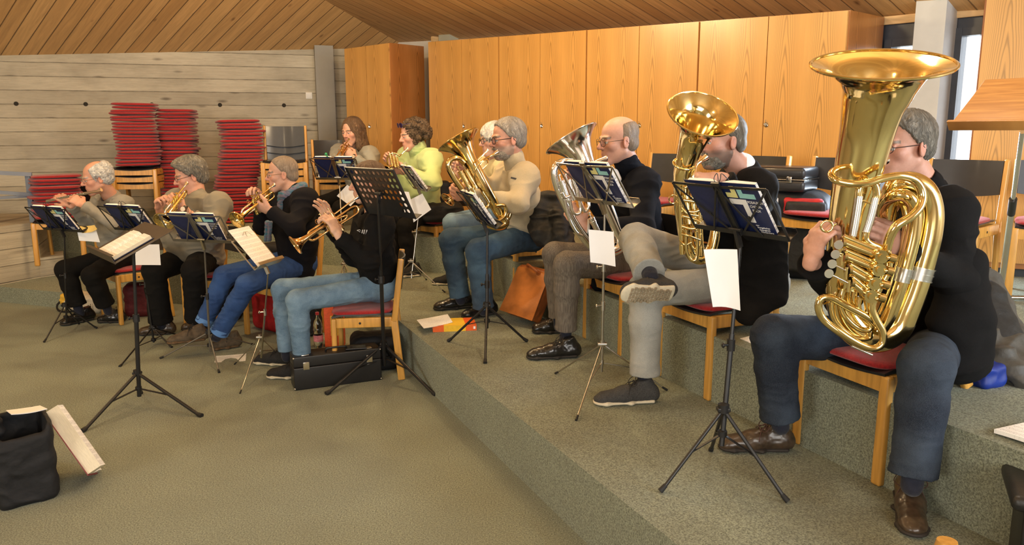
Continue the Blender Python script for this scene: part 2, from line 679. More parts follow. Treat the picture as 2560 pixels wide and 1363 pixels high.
# concrete block with slab top beside the step
b = MB().prism([(-5.26, 7.35), (-4.92, 8.12), (-5.25, 8.95), (-7.5, 9.1), (-7.5, 7.35)], 0.10, 0.735)
o = structure(b.build('wall_low_left', M_CONC, smooth=False))
b = MB().prism([(-4.93, 8.1), (-4.78, 8.3), (-4.95, 8.6), (-5.1, 8.5)], 0.10, 0.36)
structure(b.build('wall_low_footing', M_CONC, smooth=False))

# left concrete wall (local X along the wall, Z up)
wl = MB()
wl.box((-4.6, 0.10, 1.6), (12.5, 0.20, 3.2))
o = structure(wl.build('wall_left', M_CONC, smooth=False))
o.location = WP(0.0)
o.rotation_euler = (0, 0, math.atan2(WLD.y, WLD.x))
# tie holes of the formwork
hb = MB()
for sx in (-5.45, -4.68, -3.93, -3.18, -2.43, -1.62, -0.82):
    for zz in (1.985,):
        hb.cyl((sx, -0.004, zz), (sx, 0.004, zz), 0.026, n=14)
hb.cyl((-1.0, -0.004, 1.40), (-1.0, 0.004, 1.40), 0.03, n=14)
ho = hb.build('tie_holes', mat('dark_hole', (0.03, 0.026, 0.02), 0.9, noise=0.2, nscale=40), o)
rb = MB()
rb.box((-5.9, -0.012, 1.27), (3.0, 0.03, 0.03))
rb.box((-4.55, -0.012, 1.23), (0.035, 0.03, 0.1))
rb.build('formwork_ridge', M_CONC, o, smooth=False)

# wall line behind the cupboards with the window openings
WOFF = 0.66
wall = MB()


def wseg(k0, k1, z0, z1, off0=WOFF, off1=WOFF + 0.22):
    wall.prism([CP(k0, off0)[:2], CP(k1, off0)[:2], CP(k1, off1)[:2], CP(k0, off1)[:2]], z0, z1)


wseg(-2.7, 8.02, 0, 3.2)
wseg(8.48, 8.80, 0, 3.2)
wseg(9.45, 9.62, 0, 3.2)
wall.prism([(3.50, 5.52), (5.5, 4.43), (5.6, 4.65), (3.66, 5.72)], 0, 3.2)
wseg(8.02, 8.48, 0, 0.80)
wseg(8.80, 9.45, 0, 0.80)
wseg(8.02, 8.48, 2.32, 3.2)
wseg(8.80, 9.45, 2.36, 3.2)
structure(wall.build('wall_cupboards', M_WHITE, smooth=False))


def window(n, k0, k1, z0, z1):
    fr = MB()
    t = 0.055
    for a, b_ in ((k0, k0 + t / CU.length), (k1 - t / CU.length, k1)):
        fr.prism([CP(a, WOFF - 0.05)[:2], CP(b_, WOFF - 0.05)[:2], CP(b_, WOFF + 0.06)[:2], CP(a, WOFF + 0.06)[:2]], z0, z1)
    for za, zb in ((z0, z0 + t), (z1 - t, z1)):
        fr.prism([CP(k0, WOFF - 0.045)[:2], CP(k1, WOFF - 0.045)[:2], CP(k1, WOFF + 0.055)[:2], CP(k0, WOFF + 0.055)[:2]], za, zb)
    f = structure(fr.build('window_%d' % n, M_DARKF, smooth=False))
    g = MB()
    g.prism([CP(k0, WOFF)[:2], CP(k1, WOFF)[:2], CP(k1, WOFF + 0.008)[:2], CP(k0, WOFF + 0.008)[:2]], z0, z1)
    g.build('window_pane', mat('window_glass', (1, 1, 1), 0.0, trans=1.0, spec=0.3), f, smooth=False)
    return f


window(1, 8.00, 8.50, 0.80, 2.33)
window(2, 8.78, 9.47, 0.80, 2.37)
# dark lining and the pine strip over the windows
b = MB()
for k0, k1, z0, z1 in ((7.72, 8.0, 0.65, 2.44), (8.0, 8.56, 2.33, 2.44), (8.72, 8.8, 0.65, 2.44), (8.8, 9.6, 2.37, 2.44), (8.0, 8.56, 0.65, 0.8), (8.8, 9.6, 0.65, 0.8)):
    b.prism([CP(k0, WOFF - 0.03)[:2], CP(k1, WOFF - 0.03)[:2], CP(k1, WOFF + 0.0)[:2], CP(k0, WOFF + 0.0)[:2]], z0, z1)
structure(b.build('trim_1', M_DARKF, smooth=False))
b = MB()
b.prism([CP(7.7, WOFF - 0.06)[:2], CP(9.7, WOFF - 0.06)[:2], CP(9.7, WOFF)[:2], CP(7.7, WOFF)[:2]], 2.44, 2.50)
structure(b.build('trim_2', M_PINE, smooth=False))
# steel columns
b = MB()
b.prism([CP(8.47, 0.40)[:2], CP(8.80, 0.40)[:2], CP(8.80, 0.62)[:2], CP(8.47, 0.62)[:2]], 0.64, 2.62)
structure(b.build('column_window', mat('pale_grey_steel', (0.50, 0.51, 0.50), 0.5, noise=0.05, nscale=6), smooth=False))
b = MB()
b.prism([WP(0.02 + d, o_)[:2] for d, o_ in ((-0.42, 0.12), (-0.18, 0.12), (-0.18, 0.0), (-0.42, 0.0))], 0.6, 2.76)
structure(b.build('column_left', M_GREYP, smooth=False))
b = MB()
b.prism([CP(-0.72, 0.50)[:2], CP(-0.36, 0.50)[:2], CP(-0.36, 0.64)[:2], CP(-0.72, 0.64)[:2]], 1.65, 2.9)
structure(b.build('column_corner', mat('grey_green_steel', (0.36, 0.37, 0.31), 0.5, noise=0.05, nscale=6), smooth=False))
b = MB()
b.prism([CP(-0.80, 0.42)[:2], CP(-0.74, 0.42)[:2], CP(-0.74, 0.62)[:2], CP(-0.80, 0.62)[:2]], 0.64, 2.80)
structure(b.build('trim_3', M_PINE, smooth=False))

# walls behind and beside the camera
b = MB()
b.prism([(-11, -4.2), (6, -4.2), (6, -4.0), (-11, -4.0)], 0, 5.6)
structure(b.build('wall_back', M_WHITE, smooth=False))
b = MB()
b.prism([(5.4, -4.2), (5.6, -4.2), (5.6, 5.2), (5.4, 5.2)], 0, 5.6)
structure(b.build('wall_right', M_WHITE, smooth=False))
b = MB()
b.prism([(-10.4, -4.2), (-10.2, -4.2), (-10.2, 9.5), (-10.4, 9.5)], 0, 5.6)
structure(b.build('wall_far_left', M_CONC, smooth=False))


# ceiling: two sloping boarded planes and a level middle
def plane_through(a, b_, d):
    n = (V(b_) - V(a)).cross(V(d)).normalized()
    if n.z < 0:
        n = -n
    return n, V(a)


def zof(pl, x, y):
    n, a = pl
    return a.z - (n.x * (x - a.x) + n.y * (y - a.y)) / n.z


dR, dL = V((1.244, 1, -0.486)), V((-1.259, 1, -0.709))
PLR = plane_through(CP(-1.5, 0.65, 2.80), CP(7.9, 0.65, 2.50), dR)
PLL = plane_through(V((-6.16, 9.66, 2.541)), V((-2.25, 10.98, 2.736)), dL)
PLT = (V((0, 0, 1)), V((0, 0, 4.3)))


def clip(poly, f):
    out = []
    for i in range(len(poly)):
        p, q = poly[i], poly[(i + 1) % len(poly)]
        a, c = f(p), f(q)
        if a <= 0:
            out.append(p)
        if (a < 0) != (c < 0):
            t = a / (a - c)
            out.append((p[0] + (q[0] - p[0]) * t, p[1] + (q[1] - p[1]) * t))
    return out


ROOMP = [(-1.3, 12.0), (5.3, 5.4), (6.0, 4.0), (6.0, -4.4), (-11, -4.4), (-11, 9.6), (-10.5, 8.6)]
ROOMP = [(-1.5, 11.42), CP(10, 0.85)[:2], (6.2, 4.2), (6.2, -4.4), (-11.2, -4.4), (-11.2, 8.2)]
for nm, pl, dr in (('ceiling_right', PLR, dR), ('ceiling_left', PLL, dL), ('ceiling_top', PLT, V((1, 0.1, 0)))):
    poly = ROOMP
    for other in (PLR, PLL, PLT):
        if other is not pl:
            poly = clip(poly, lambda p, a=pl, c=other: zof(a, *p) - zof(c, *p))
    if len(poly) < 3:
        continue
    x = (dr - dr.dot(pl[0]) * pl[0]).normalized()
    z = pl[0]
    y = z.cross(x)
    org = V((poly[0][0], poly[0][1], zof(pl, *poly[0])))
    M = Matrix((x, y, z)).transposed().to_4x4()
    M.translation = org
    Mi = M.inverted()
    top = [Mi @ V((p[0], p[1], zof(pl, *p))) for p in poly]
    n = len(top)
    vs = top + [p + V((0, 0, 0.05)) for p in top]
    fs = [tuple(range(n)), tuple(range(2 * n - 1, n - 1, -1))] + [(i, n + i, n + (i + 1) % n, (i + 1) % n) for i in range(n)]
    o = structure(link_mesh(nm, vs, fs, M_CEIL, None, False))
    o.matrix_world = M
# fair-faced fascia where boards end over the window (lighter corner block)
b = MB()
b.box(CP(7.35, 0.50, 2.50), (0.22, 0.16, 0.07), Matrix.Rotation(math.atan2(CU.y, CU.x), 3, 'Z'))
tag(b.build('pine_offcut', M_PINE, smooth=False), 'pale raw pine offcut lying on top of the last cupboard', 'wood offcut')

# lamps under the middle ceiling
lp0 = None
for i, (x, y, z, _e, _c) in enumerate(LAMPS):
    if lp0 is None:
        t = thing('ceiling_lamp', 'small round lamp hung under the boarded ceiling', 'ceiling lamp', (x, y, z + 0.14), 0, 'round lamps under the ceiling')
        MB().tube([(0, 0, 0), (0, 0, 0.03), (0, 0, 0.08)], [0.09, 0.085, 0.03], 28).build('lamp_shade', M_GREYP, t)
        MB().cyl((0, 0, 0.08), (0, 0, 0.25), 0.008).build('cord', M_BLACKM, t)
        lp0 = t
    else:
        c = copy_tree(lp0)
        c.location = (x, y, z + 0.14)


# ------------------------------------------------------------------ cupboards
def cupboard(name, label, org, ang, widths, depth, z0, ztop, zlock, left_side=False):
    """local X runs along the front to the right, local Y into the cupboard"""
    t = thing(name, label, 'cupboard', org, ang, 'cherry veneer cupboards')
    W = sum(widths)
    zt = lambda x: ztop[0] + (ztop[1] - ztop[0]) * x / W
    c = MB()
    vs = []
    for x in (0, W):
        for y in (0.021, depth):
            for z in (z0 + 0.06, zt(x) - 0.0):
                vs.append((x, y, z))
    c.add(vs, [(0, 1, 3, 2), (4, 6, 7, 5), (0, 4, 5, 1), (2, 3, 7, 6), (0, 2, 6, 4), (1, 5, 7, 3)])
    # veneer texture runs along local Y: turn the carcass so its sides show it too
    c.build('carcass', M_CHERRY_SIDE, t, smooth=False)
    MB().box((W / 2, depth / 2 + 0.03, z0 + 0.03), (W, depth - 0.06, 0.06)).build('plinth', M_PLINTH, t, smooth=False)
    x = 0.0
    for i, w in enumerate(widths):
        g = 0.0035
        d = MB()
        a, b_ = x + (0.009 if i == 0 else g), x + w - (0.009 if i == len(widths) - 1 else g)
        zz = z0 + 0.10
        # door mesh in a frame whose local Y is along the front: veneer follows it
        vs = []
        for xx in (a - x, b_ - x):
            for yy in (0.0, 0.02):
                for z in (zz, zt(x + xx) - 0.004):
                    vs.append((-yy, xx, z))
        d.add(vs, [(0, 2, 3, 1), (4, 5, 7, 6), (0, 1, 5, 4), (2, 6, 7, 3), (0, 4, 6, 2), (1, 3, 7, 5)])
        od = d.build('door', M_CHERRY, t, smooth=False)
        od.location = (x, 0.0, 0)
        od.rotation_euler = (0, 0, -math.pi / 2)
        if i % 2 == 1:
            k = MB().tube([(0.0, 0, 0), (0.006, 0, 0), (0.006, 0, 0)], [0.019, 0.019, 0.012], 18)
            k.cyl((0.006, 0, 0), (0.014, 0, 0), 0.010)
            k.box((0.018, 0, 0), (0.012, 0.003, 0.018))
            k.box((0.012, 0.0, 0.03), (0.004, 0.004, 0.016))
            lk = k.build('lock', M_CHROME, od)
            lk.location = (0.0, 0.028, zlock)
        x += w
    return t


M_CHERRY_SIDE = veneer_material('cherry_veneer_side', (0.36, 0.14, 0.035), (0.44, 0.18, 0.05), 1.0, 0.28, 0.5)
L1 = CU.length
ang = math.atan2(CU.y, CU.x)
ctop = lambda k: 2.669 - 0.022 * k
for j, lab in enumerate(('tall cherry veneer cupboard next to the grey corner column, above the curly haired woman',
                         'tall cherry veneer cupboard behind the man in the cream jumper',
                         'tall cherry veneer cupboard behind the bald man with the silver euphonium',
                         'wide cherry veneer cupboard at the window end, behind the big tuba bell')):
    cupboard('cupboard', lab, CP(2 * j, 0.0, 0), ang, [L1, L1], 0.58, H2, (ctop(2 * j), ctop(2 * j + 2)), 1.70)
lc_c, lc_l = V((-1.42, 9.45, 0)), V((-2.05, 9.98, 0))
dv = (lc_c - lc_l)
cupboard('cupboard', 'small cherry veneer cupboard standing on its own against the concrete wall', lc_l, math.atan2(dv.y, dv.x),
         [dv.length / 2] * 2, 0.56, H2, (2.64, 2.655), 1.70)
rc = V((3.18, 5.53, 0))
cupboard('cupboard', 'cherry veneer cupboard at the right edge behind the wooden music desk', rc, math.atan2(-0.48, 0.88), [0.6, 0.6], 0.28, H2, (2.75, 2.75), 1.7)

# light switch on the concrete wall
t = thing('light_switch', 'white square light switch on the concrete wall beside the grey column', 'light switch', WP(-0.49, 0.0, 2.115), math.atan2(WLD.y, WLD.x))
MB().box((0, -0.006, 0), (0.085, 0.012, 0.085), bev=0.004).build('plate', mat('white_plastic', (0.75, 0.74, 0.70), 0.4, noise=0.02), t)
MB().box((0, -0.015, 0), (0.055, 0.010, 0.055), Matrix.Rotation(0.06, 3, 'X'), bev=0.003).build('rocker', MATS['white_plastic'], t)

# steel railing on the concrete block
t = thing('steel_railing', 'blue grey steel railing with two bars on the low concrete block', 'railing', (0, 0, 0))
pR = D(78, 500, 8.15)
b = MB()
b.bar((pR.x, pR.y, 0.735), (pR.x, pR.y, 1.245), 0.05, 0.05, up=(0, 1, 0))
b.build('post', M_BLUEP, t, smooth=False)
b = MB()
b.bar((pR.x + 0.025, pR.y, 1.225), D(-160, 424, 7.6), 0.05, 0.04)
b.build('top_rail', M_BLUEP, t, smooth=False)
for yy in (487,):
    b = MB()
    b.bar(D(88, yy, 8.1), D(-160, 470, 7.6), 0.03, 0.035)
    b.build('middle_rail', M_BLUEP, t, smooth=False)
b = MB()
b.bar(D(88, 489, 8.12), D(-160, 505, 7.5), 0.03, 0.03)
b.build('middle_rail', M_BLUEP, t, smooth=False)
# ------------------------------------------------------------------ chairs and cushions
SEAT = 0.44


def rz(v, a):
    return V((v[0] * math.cos(a) - v[1] * math.sin(a), v[0] * math.sin(a) + v[1] * math.cos(a), v[2] if len(v) > 2 else 0))


def make_chair(label, loc, ang, group, z0=0.0, rear=0.0, pads=True, back=True):
    """beech stacking chair; local x = forward. rear: height of the rear feet over the front feet"""
    t = thing('beech_chair', label, 'chair', (loc[0], loc[1], z0), ang, group)
    for s in (1, -1):
        b = MB()
        b.bar((0.195, s * 0.222, 0), (0.19, s * 0.222, SEAT), 0.034, 0.048, up=(0, 1, 0), bev=0.012)
        b.build('leg', M_BEECH, t)
        b = MB()
        b.bar((-0.245, s * 0.222, rear), (-0.205, s * 0.222, SEAT - 0.02), 0.048, 0.028, up=(0, 1, 0), bev=0.009)
        b.bar((-0.206, s * 0.222, SEAT - 0.04), (-0.262, s * 0.222, 0.83), 0.040, 0.028, up=(0, 1, 0), bev=0.009)
        b.build('leg', M_BEECH, t)
    b = MB()
    for s in (1, -1):
        b.box((-0.005, s * 0.222, SEAT - 0.033), (0.37, 0.026, 0.066), bev=0.006)
    rows = []
    for j in range(13):
        y = -0.21 + 0.42 * j / 12
        dip = 0.018 * math.cos(y / 0.21 * math.pi / 2)
        rows.append([(0.185, y, SEAT - dip), (0.185, y, SEAT - 0.068)])
    b.sheet(rows, 0.024)
    b.box((-0.205, 0, SEAT - 0.033), (0.024, 0.42, 0.06))
    b.build('seat_frame', M_BEECH, t)
    # shaped plywood seat
    g = []
    for i in range(9):
        u = i / 8
        x = 0.205 - 0.41 * u
        r = []
        for j in range(11):
            w = -1 + 2 * j / 10
            hw = 0.222 - 0.02 * u
            zz = SEAT + 0.012 - 0.016 * math.cos(w * math.pi / 2) + (-0.012 * max(0, (0.15 - u) / 0.15) ** 2) + 0.004
            r.append((x, w * hw, zz))
        g.append(r)
    MB().sheet(g, 0.011).build('seat', M_BLACKPLY, t)
    g = []
    for i in range(7):
        u = i / 6
        r = []
        for j in range(15):
            w = -1 + 2 * j / 14
            low = 0.615 - 0.022 * math.cos(w * math.pi / 2)
            zz = low + (0.822 - low) * u
            x = -0.205 - 0.056 * (zz - 0.40) / 0.43 - 0.036 * math.cos(w * math.pi / 2) + 0.012
            r.append((x, w * 0.208, zz))
        g.append(r)
    MB().sheet(g, 0.010).build('backrest', M_BLACKPLY, t)
    MB().cyl((0.02, 0.236, SEAT - 0.035), (0.02, 0.2365, SEAT - 0.035), 0.008).build('screw_hole', M_RUBBER, t)
    if pads:
        p = cushion_mesh('seat_pad')
        o = bpy.data.objects.new('seat_pad', p)
        COL.objects.link(o)
        o.parent = t
        o.location = (0.01, 0, SEAT + 0.024)
    return t


_cush = {}


def cushion_mesh(name='seat_cushion'):
    if 'm' in _cush:
        return _cush['m']
    b = MB()
    n = 36
    rings = [(0.0, 0.018), (0.55, 0.0185), (0.86, 0.017), (0.965, 0.011), (1.0, 0.0), (0.965, -0.009), (0.8, -0.013), (0.0, -0.014)]
    vs, fs = [], []
    for r, z in rings:
        for j in range(n):
            a = 2 * math.pi * j / n
            ca, sa = math.cos(a), math.sin(a)
            e = 0.42
            x = math.copysign(abs(ca) ** e, ca) * 0.205
            y = math.copysign(abs(sa) ** e, sa) * (0.225 - 0.018 * (1 - x / 0.205) / 2)
            vs.append((x * max(r, 0.001), y * max(r, 0.001), z))
    for i in range(len(rings) - 1):
        for j in range(n):
            j2 = (j + 1) % n
            fs.append((i * n + j, (i + 1) * n + j, (i + 1) * n + j2, i * n + j2))
    b.add(vs, fs)
    me = bpy.data.meshes.new(name)
    me.from_pydata([tuple(v) for v in b.v], [], b.f)
    me.shade_smooth()
    me.materials.append(M_RED)
    _cush['m'] = me
    return me


rnd = random.Random(7)


def cushion_pile(n, x, y, z, step, ang, label, group, scale=1.12, jit=0.016, drift=None, top=None):
    for i in range(n):
        o = bpy.data.objects.new('seat_cushion', cushion_mesh())
        COL.objects.link(o)
        dx, dy = (drift(i / max(1, n - 1)) if drift else (0, 0))
        o.location = (x + dx + rnd.uniform(-jit, jit), y + dy + rnd.uniform(-jit, jit), z + 0.018 + i * step)
        o.rotation_euler = (rnd.uniform(-0.02, 0.02), rnd.uniform(-0.02, 0.02), ang + rnd.uniform(-0.10, 0.10))
        o.scale = (scale, scale, step / 0.034)
        if top and i == n - 1:
            tag(o, top, 'cushion', group)
        else:
            tag(o, label, 'cushion', group)


FA = math.atan2(-0.40, -0.915)     # the way the players on the platforms face


def fdir(a):
    return V((math.cos(a), math.sin(a), 0))


# chairs under the players: front feet on the lower platform, short rear feet on the upper one
make_chair('beech chair with red pad under the tuba player', (1.52, 3.15), math.atan2(-0.37, -0.93), 'beech chairs of the players', H1, H2 - H1)
make_chair('beech chair under the man in light grey jeans', (1.09, 4.13), FA, 'beech chairs of the players', H1, H2 - H1)
make_chair('beech chair under the bald man with the silver euphonium', (0.755, 4.93), FA, 'beech chairs of the players', H1, H2 - H1)
make_chair('beech chair under the man in the cream jumper', (0.115, 6.40), FA, 'beech chairs of the players', H1, H2 - H1)
make_chair('beech chair under the woman in the lime green hoodie', (-0.72, 7.85), math.atan2(-0.62, -0.78), 'beech chairs of the players', H1, H2 - H1)
# chairs on the floor
make_chair('beech chair under the player in the black hoodie', (-1.02, 5.33), math.atan2(-0.12, -1.0), 'beech chairs of the players')
make_chair('beech chair under the man in the black coat with a scarf', (-1.90, 6.36), math.atan2(-0.79, -0.61), 'beech chairs of the players')
make_chair('beech chair under the man in the grey jumper playing the flugelhorn', (-2.55, 6.72), math.atan2(-0.80, -0.60), 'beech chairs of the players')
make_chair('beech chair under the flute player', (-3.42, 6.97), math.atan2(-0.70, -0.71), 'beech chairs of the players')
# empty chairs in front of the cupboards
FC = math.atan2(-0.67, -0.74)
make_chair('empty chair with red pad between the bald man and the gold bell', (1.12, 6.24), FC, 'empty chairs along the cupboards', H2)
make_chair('empty chair carrying the closed black instrument case', (1.65, 5.70), FC, 'empty chairs along the cupboards', H2, pads=False)
make_chair('empty chair with red pad left of the big tuba bell', (2.10, 5.28), FC, 'empty chairs along the cupboards', H2)
make_chair('empty chair with red pad behind the tuba player below the wooden desk', (2.72, 4.90), math.atan2(-0.62, -0.70), 'empty chairs along the cupboards', H2)
make_chair('beech chair cut by the right edge behind the metal pole', (3.28, 4.72), math.atan2(-0.80, -0.45), 'empty chairs along the cupboards', H2)
# the chair behind the man in the cream jumper with jackets on it
make_chair('beech chair with black jackets on it behind the cream jumper', (0.52, 5.72), FA, 'beech chairs of the players', H1, H2 - H1)


def chair_stack(n, x, y, z, ang, labels, group):
    for i in range(n):
        d = fdir(ang) * (0.028 * i)
        make_chair(labels[min(i, len(labels) - 1)], (x + d.x, y + d.y), ang, group, z + 0.078 * i, pads=False)


SA = math.atan2(-0.93, 0.30)
pA = D(352, 420, 9.0)
chair_stack(3, pA.x, pA.y, H2, math.atan2(-0.95, 0.12),
            ['lowest stacked chair under the left pile of red cushions', 'middle stacked chair under the left pile of red cushions', 'top stacked chair carrying the left pile of red cushions'],
            'chairs stacked by the concrete wall')
pT = D(715, 420, 8.85)
chair_stack(4, pT.x, pT.y, H2, math.atan2(-0.92, 0.20),
            ['lowest chair of the stack of four beside the red cushions', 'second chair from below in the stack of four', 'third chair from below in the stack of four', 'top chair of the stack of four, its black backrest highest'],
            'chairs stacked by the concrete wall')
pE = D(838, 420, 8.9)
chair_stack(2, pE.x, pE.y, H2, math.atan2(-0.92, 0.30),
            ['lower chair of the pair stacked behind the long haired woman', 'upper chair of the pair stacked behind the long haired woman'],
            'chairs stacked by the concrete wall')
pD = D(160, 560, 8.15)
make_chair('beech chair beside the concrete block with a low pile of cushions', (pD.x, pD.y), math.atan2(-0.95, 0.2), 'chairs stacked by the concrete wall', H1, pads=False)

zt = H2 + SEAT + 0.156 + 0.03
cushion_pile(20, pA.x - 0.0, pA.y - 0.02, zt, 0.0345, 0.35, 'red felt seat cushion in the tall pile on the left chair stack', 'cushions piled on the left chair stack',
             drift=lambda u: (0.02 * math.sin(u * 7), 0), top='topmost red felt cushion of the pile on the left chair stack')
pB = D(452, 420, 9.25)
cushion_pile(35, pB.x, pB.y, H2, 0.0358, 0.15, 'red felt seat cushion in the second pile, standing on the carpet', 'cushions in the second pile', scale=1.0, jit=0.02,
             top='topmost red felt cushion of the second pile')
pC = D(598, 420, 8.9)
cushion_pile(32, pC.x, pC.y, H2, 0.0352, 0.45, 'red felt seat cushion in the pile beside the stack of four chairs', 'cushions in the third pile', scale=1.12, jit=0.014,
             drift=lambda u: (0.05 * math.sin(u * 5.5 + 3.4), 0), top='topmost red felt cushion beside the stack of four chairs')
cushion_pile(13, pD.x - 0.04, pD.y, H1 + SEAT + 0.03, 0.034, 0.6, 'red felt seat cushion in the low pile behind the flute player', 'cushions in the low pile', scale=1.12, jit=0.03)

# ------------------------------------------------------------------ hymn books
M_COVERY = mat('pale_yellow_print', (0.78, 0.72, 0.30), 0.5, noise=0.03)
M_COVERT = mat('pale_teal_print', (0.30, 0.62, 0.62), 0.5, noise=0.03)
M_COVERW = mat('white_print', (0.85, 0.85, 0.85), 0.5, noise=0.02)
M_NOTES = None


def notes_material():
    t = NT('printed_music_page', 0.75)
    c = t.coords()
    x, y, z = t.xyz(c)
    ln = t.val('FRACT', t.val('MULTIPLY', y, 30.0))
    staff = t.val('FRACT', t.val('MULTIPLY', y, 260.0))
    inb = t.rng(ln, 0.25, 0.3, 0, 1)
    blob = t.noise(t.comb(t.val('MULTIPLY', x, 260.0), t.val('MULTIPLY', y, 300.0), 0.0), 1.0, 2, 0.5)
    d = t.val('MULTIPLY', t.val('MULTIPLY', t.rng(staff, 0.0, 0.3, 1, 0), inb), 0.35)
    e = t.val('MULTIPLY', t.rng(blob, 0.56, 0.62, 0, 0.75), inb)
    ink = t.val('MAXIMUM', d, e)
    t.base(t.mix(ink, (0.93, 0.93, 0.90), (0.10, 0.10, 0.11)))
    return t.m


M_NOTES = notes_material()


def hymn_book(label, M, w=0.172, h=0.240, th=0.020, group='blue hymn books on the stands', art=True):
    """open book lying on a desk: local x to the player's right, y up the slope, z towards the player. Covers face -z"""
    t = thing('hymn_book', label, 'book', (0, 0, 0), 0, group)
    t.matrix_world = M
    b = MB()
    b.box((-w / 2 - 0.006, h / 2, 0.002), (w, h, 0.003), bev=0.001)
    b.box((w / 2 + 0.006, h / 2, 0.002), (w, h, 0.003), bev=0.001)
    b.box((0, h / 2, 0.001), (0.016, h, 0.003))
    b.build('cover', M_NAVY, t)
    b = MB()
    for s in (-1, 1):
        rows = []
        for i in range(2):
            rows.append([])
        prof = []
        for j in range(13):
            u = j / 12
            x = s * (0.004 + (w - 0.008) * u)
            z = 0.0045 + th * (math.sin(min(1, u * 2.6) * math.pi / 2)) * (1 - 0.25 * u) + 0.003
            prof.append((x, z))
        vs, fs = [], []
        for x, z in prof:
            vs += [(x, 0.006, z), (x, h - 0.006, z), (x, 0.006, 0.0036), (x, h - 0.006, 0.0036)]
        k = len(prof)
        for j in range(k - 1):
            a, c = j * 4, (j + 1) * 4
            fs += [(a, c, c + 1, a + 1), (a, a + 2, c + 2, c), (a + 1, c + 1, c + 3, a + 3)]
        fs += [((k - 1) * 4, (k - 1) * 4 + 2, (k - 1) * 4 + 3, (k - 1) * 4 + 1)]
        b.add(vs, fs)
    b.build('pages', M_NOTES, t)
    if art:
        # front cover seen from behind: to the viewer's right = local -x
        def rect(u0, v0, u1, v1):
            x0, x1 = -(0.006 + w * u0), -(0.006 + w * u1)
            y0, y1 = h * (1 - v0), h * (1 - v1)
            return ((x0 + x1) / 2, (y0 + y1) / 2, -0.0003), (abs(x1 - x0), abs(y1 - y0), 0.0012)
        for nm, m, rs in (('cover_mark_yellow', M_COVERY, [(0.24, .06, .37, .28), (.07, .19, .24, .28)]),
                          ('cover_mark_teal', M_COVERT, [(0.42, .06, .55, .28), (.55, .19, .86, .28)]),
                          ('cover_mark_white', M_COVERW, [(0.09, .31, .42, .41), (.42, .31, .56, .76)])):
            b = MB()
            for r in rs:
                c, sz = rect(*r)
                b.box(c, sz)
            b.build(nm, m, t, smooth=False)
        R = Matrix.Rotation(math.pi, 4, 'Y')
        for s, u, v, size in (('POSAUNEN', .58, .375, .0175), ('CHORAL', .60, .455, .0175), ('BUCH', .62, .535, .0175)):
            text_obj('cover_title', s, size, Matrix.Translation((-(0.006 + w * u), h * (1 - v), -0.0008)) @ R @ Matrix.Scale(0.80, 4, (1, 0, 0)), M_COVERW, t)
        for s, u, v, size in (('zum', .52, .82, .009), ('Evangelischen', .54, .865, .0105), ('Gesangbuch', .56, .91, .0105), ('Württemberg', .58, .955, .0105)):
            text_obj('cover_subtitle', s, size, Matrix.Translation((-(0.006 + w * u), h * (1 - v), -0.0008)) @ R, M_COVERW, t)
    return t


# ------------------------------------------------------------------ music stands
def desk_frame(p, nh, tilt):
    """matrix of a desk: origin bottom centre, x to the player's right ... y up the slope, z = towards the player"""
    n = V((nh[0], nh[1], 0)).normalized()
    y = (-n * math.cos(tilt) + V((0, 0, 1)) * math.sin(tilt)).normalized()
    x = V((0, 0, 1)).cross(n).normalized()
    z = x.cross(y)
    if z.dot(n) < 0:
        x = -x
        z = x.cross(y)
    M = Matrix((x, y, z)).transposed().to_4x4()
    M.translation = p
    return M


def folding_desk(t, M, m, w=0.47, h=0.235, bar=0.004):
    """open wire desk with a spine, crossing struts, tray and top bar"""
    d = thing_part('desk', t)
    d.matrix_local = M
    def mk(nm, fn, smooth=True):
        b = MB()
        fn(b)
        return b.build(nm, m, d, smooth)
    def tray(b):
        b.box((0, 0.0, 0.018), (w, 0.003, 0.052))
        b.box((0, 0.010, 0.044), (w, 0.020, 0.0025))
        b.box((0, 0.012, -0.008), (w, 0.024, 0.003))
    mk('tray', tray, False)
    def spine(b):
        b.box((0, h / 2, -0.008), (0.026, h, 0.004))
        b.box((-0.014, h / 2, -0.0105), (0.003, h, 0.009))
        b.box((0.014, h / 2, -0.0105), (0.003, h, 0.009))
    mk('spine', spine, False)
    def top(b):
        for s in (1, -1):
            b.bar((0, h - 0.006, -0.006), (s * w * 0.5, h + 0.0, -0.006), 0.011, 0.003, up=(0, 0, 1))
        b.box((0, h + 0.004, -0.008), (0.04, 0.022, 0.006))
    mk('top_bar', top, False)
    for s_ in (1, -1):
        mk('side_bar', lambda b: b.bar((s_ * w * 0.5, h, -0.006), (s_ * w * 0.5, 0.0, -0.006), 0.011, 0.003, up=(0, 0, 1)), False)
    def strut(b):
        for s in (1, -1):
            b.bar((s * w * 0.5, h, -0.010), (s * 0.03, 0.015, -0.010), 0.008, 0.003, up=(0, 0, 1))
            b.bar((0, h * 0.98, -0.013), (s * w * 0.26, 0.012, -0.013), 0.008, 0.003, up=(0, 0, 1))
            b.cyl((s * w * 0.205, h * 0.42, -0.016), (s * w * 0.205, h * 0.42, -0.009), 0.005)
    mk('strut', strut, False)
    def clips(b):
        for s in (1, -1):
            b.tube(spline([V((0.002 * s, h, -0.004)), V((0.016 * s, h + 0.02, 0.01)), V((0.012 * s, h + 0.03, 0.03)), V((0.03 * s, h - 0.01, 0.035))], 5), 0.0016, 6)
    mk('page_clip', clips)
    return d


def thing_part(name, parent):
    o = bpy.data.objects.new(name, None)
    o.empty_display_size = 0.03
    COL.objects.link(o)
    o.parent = parent
    return o


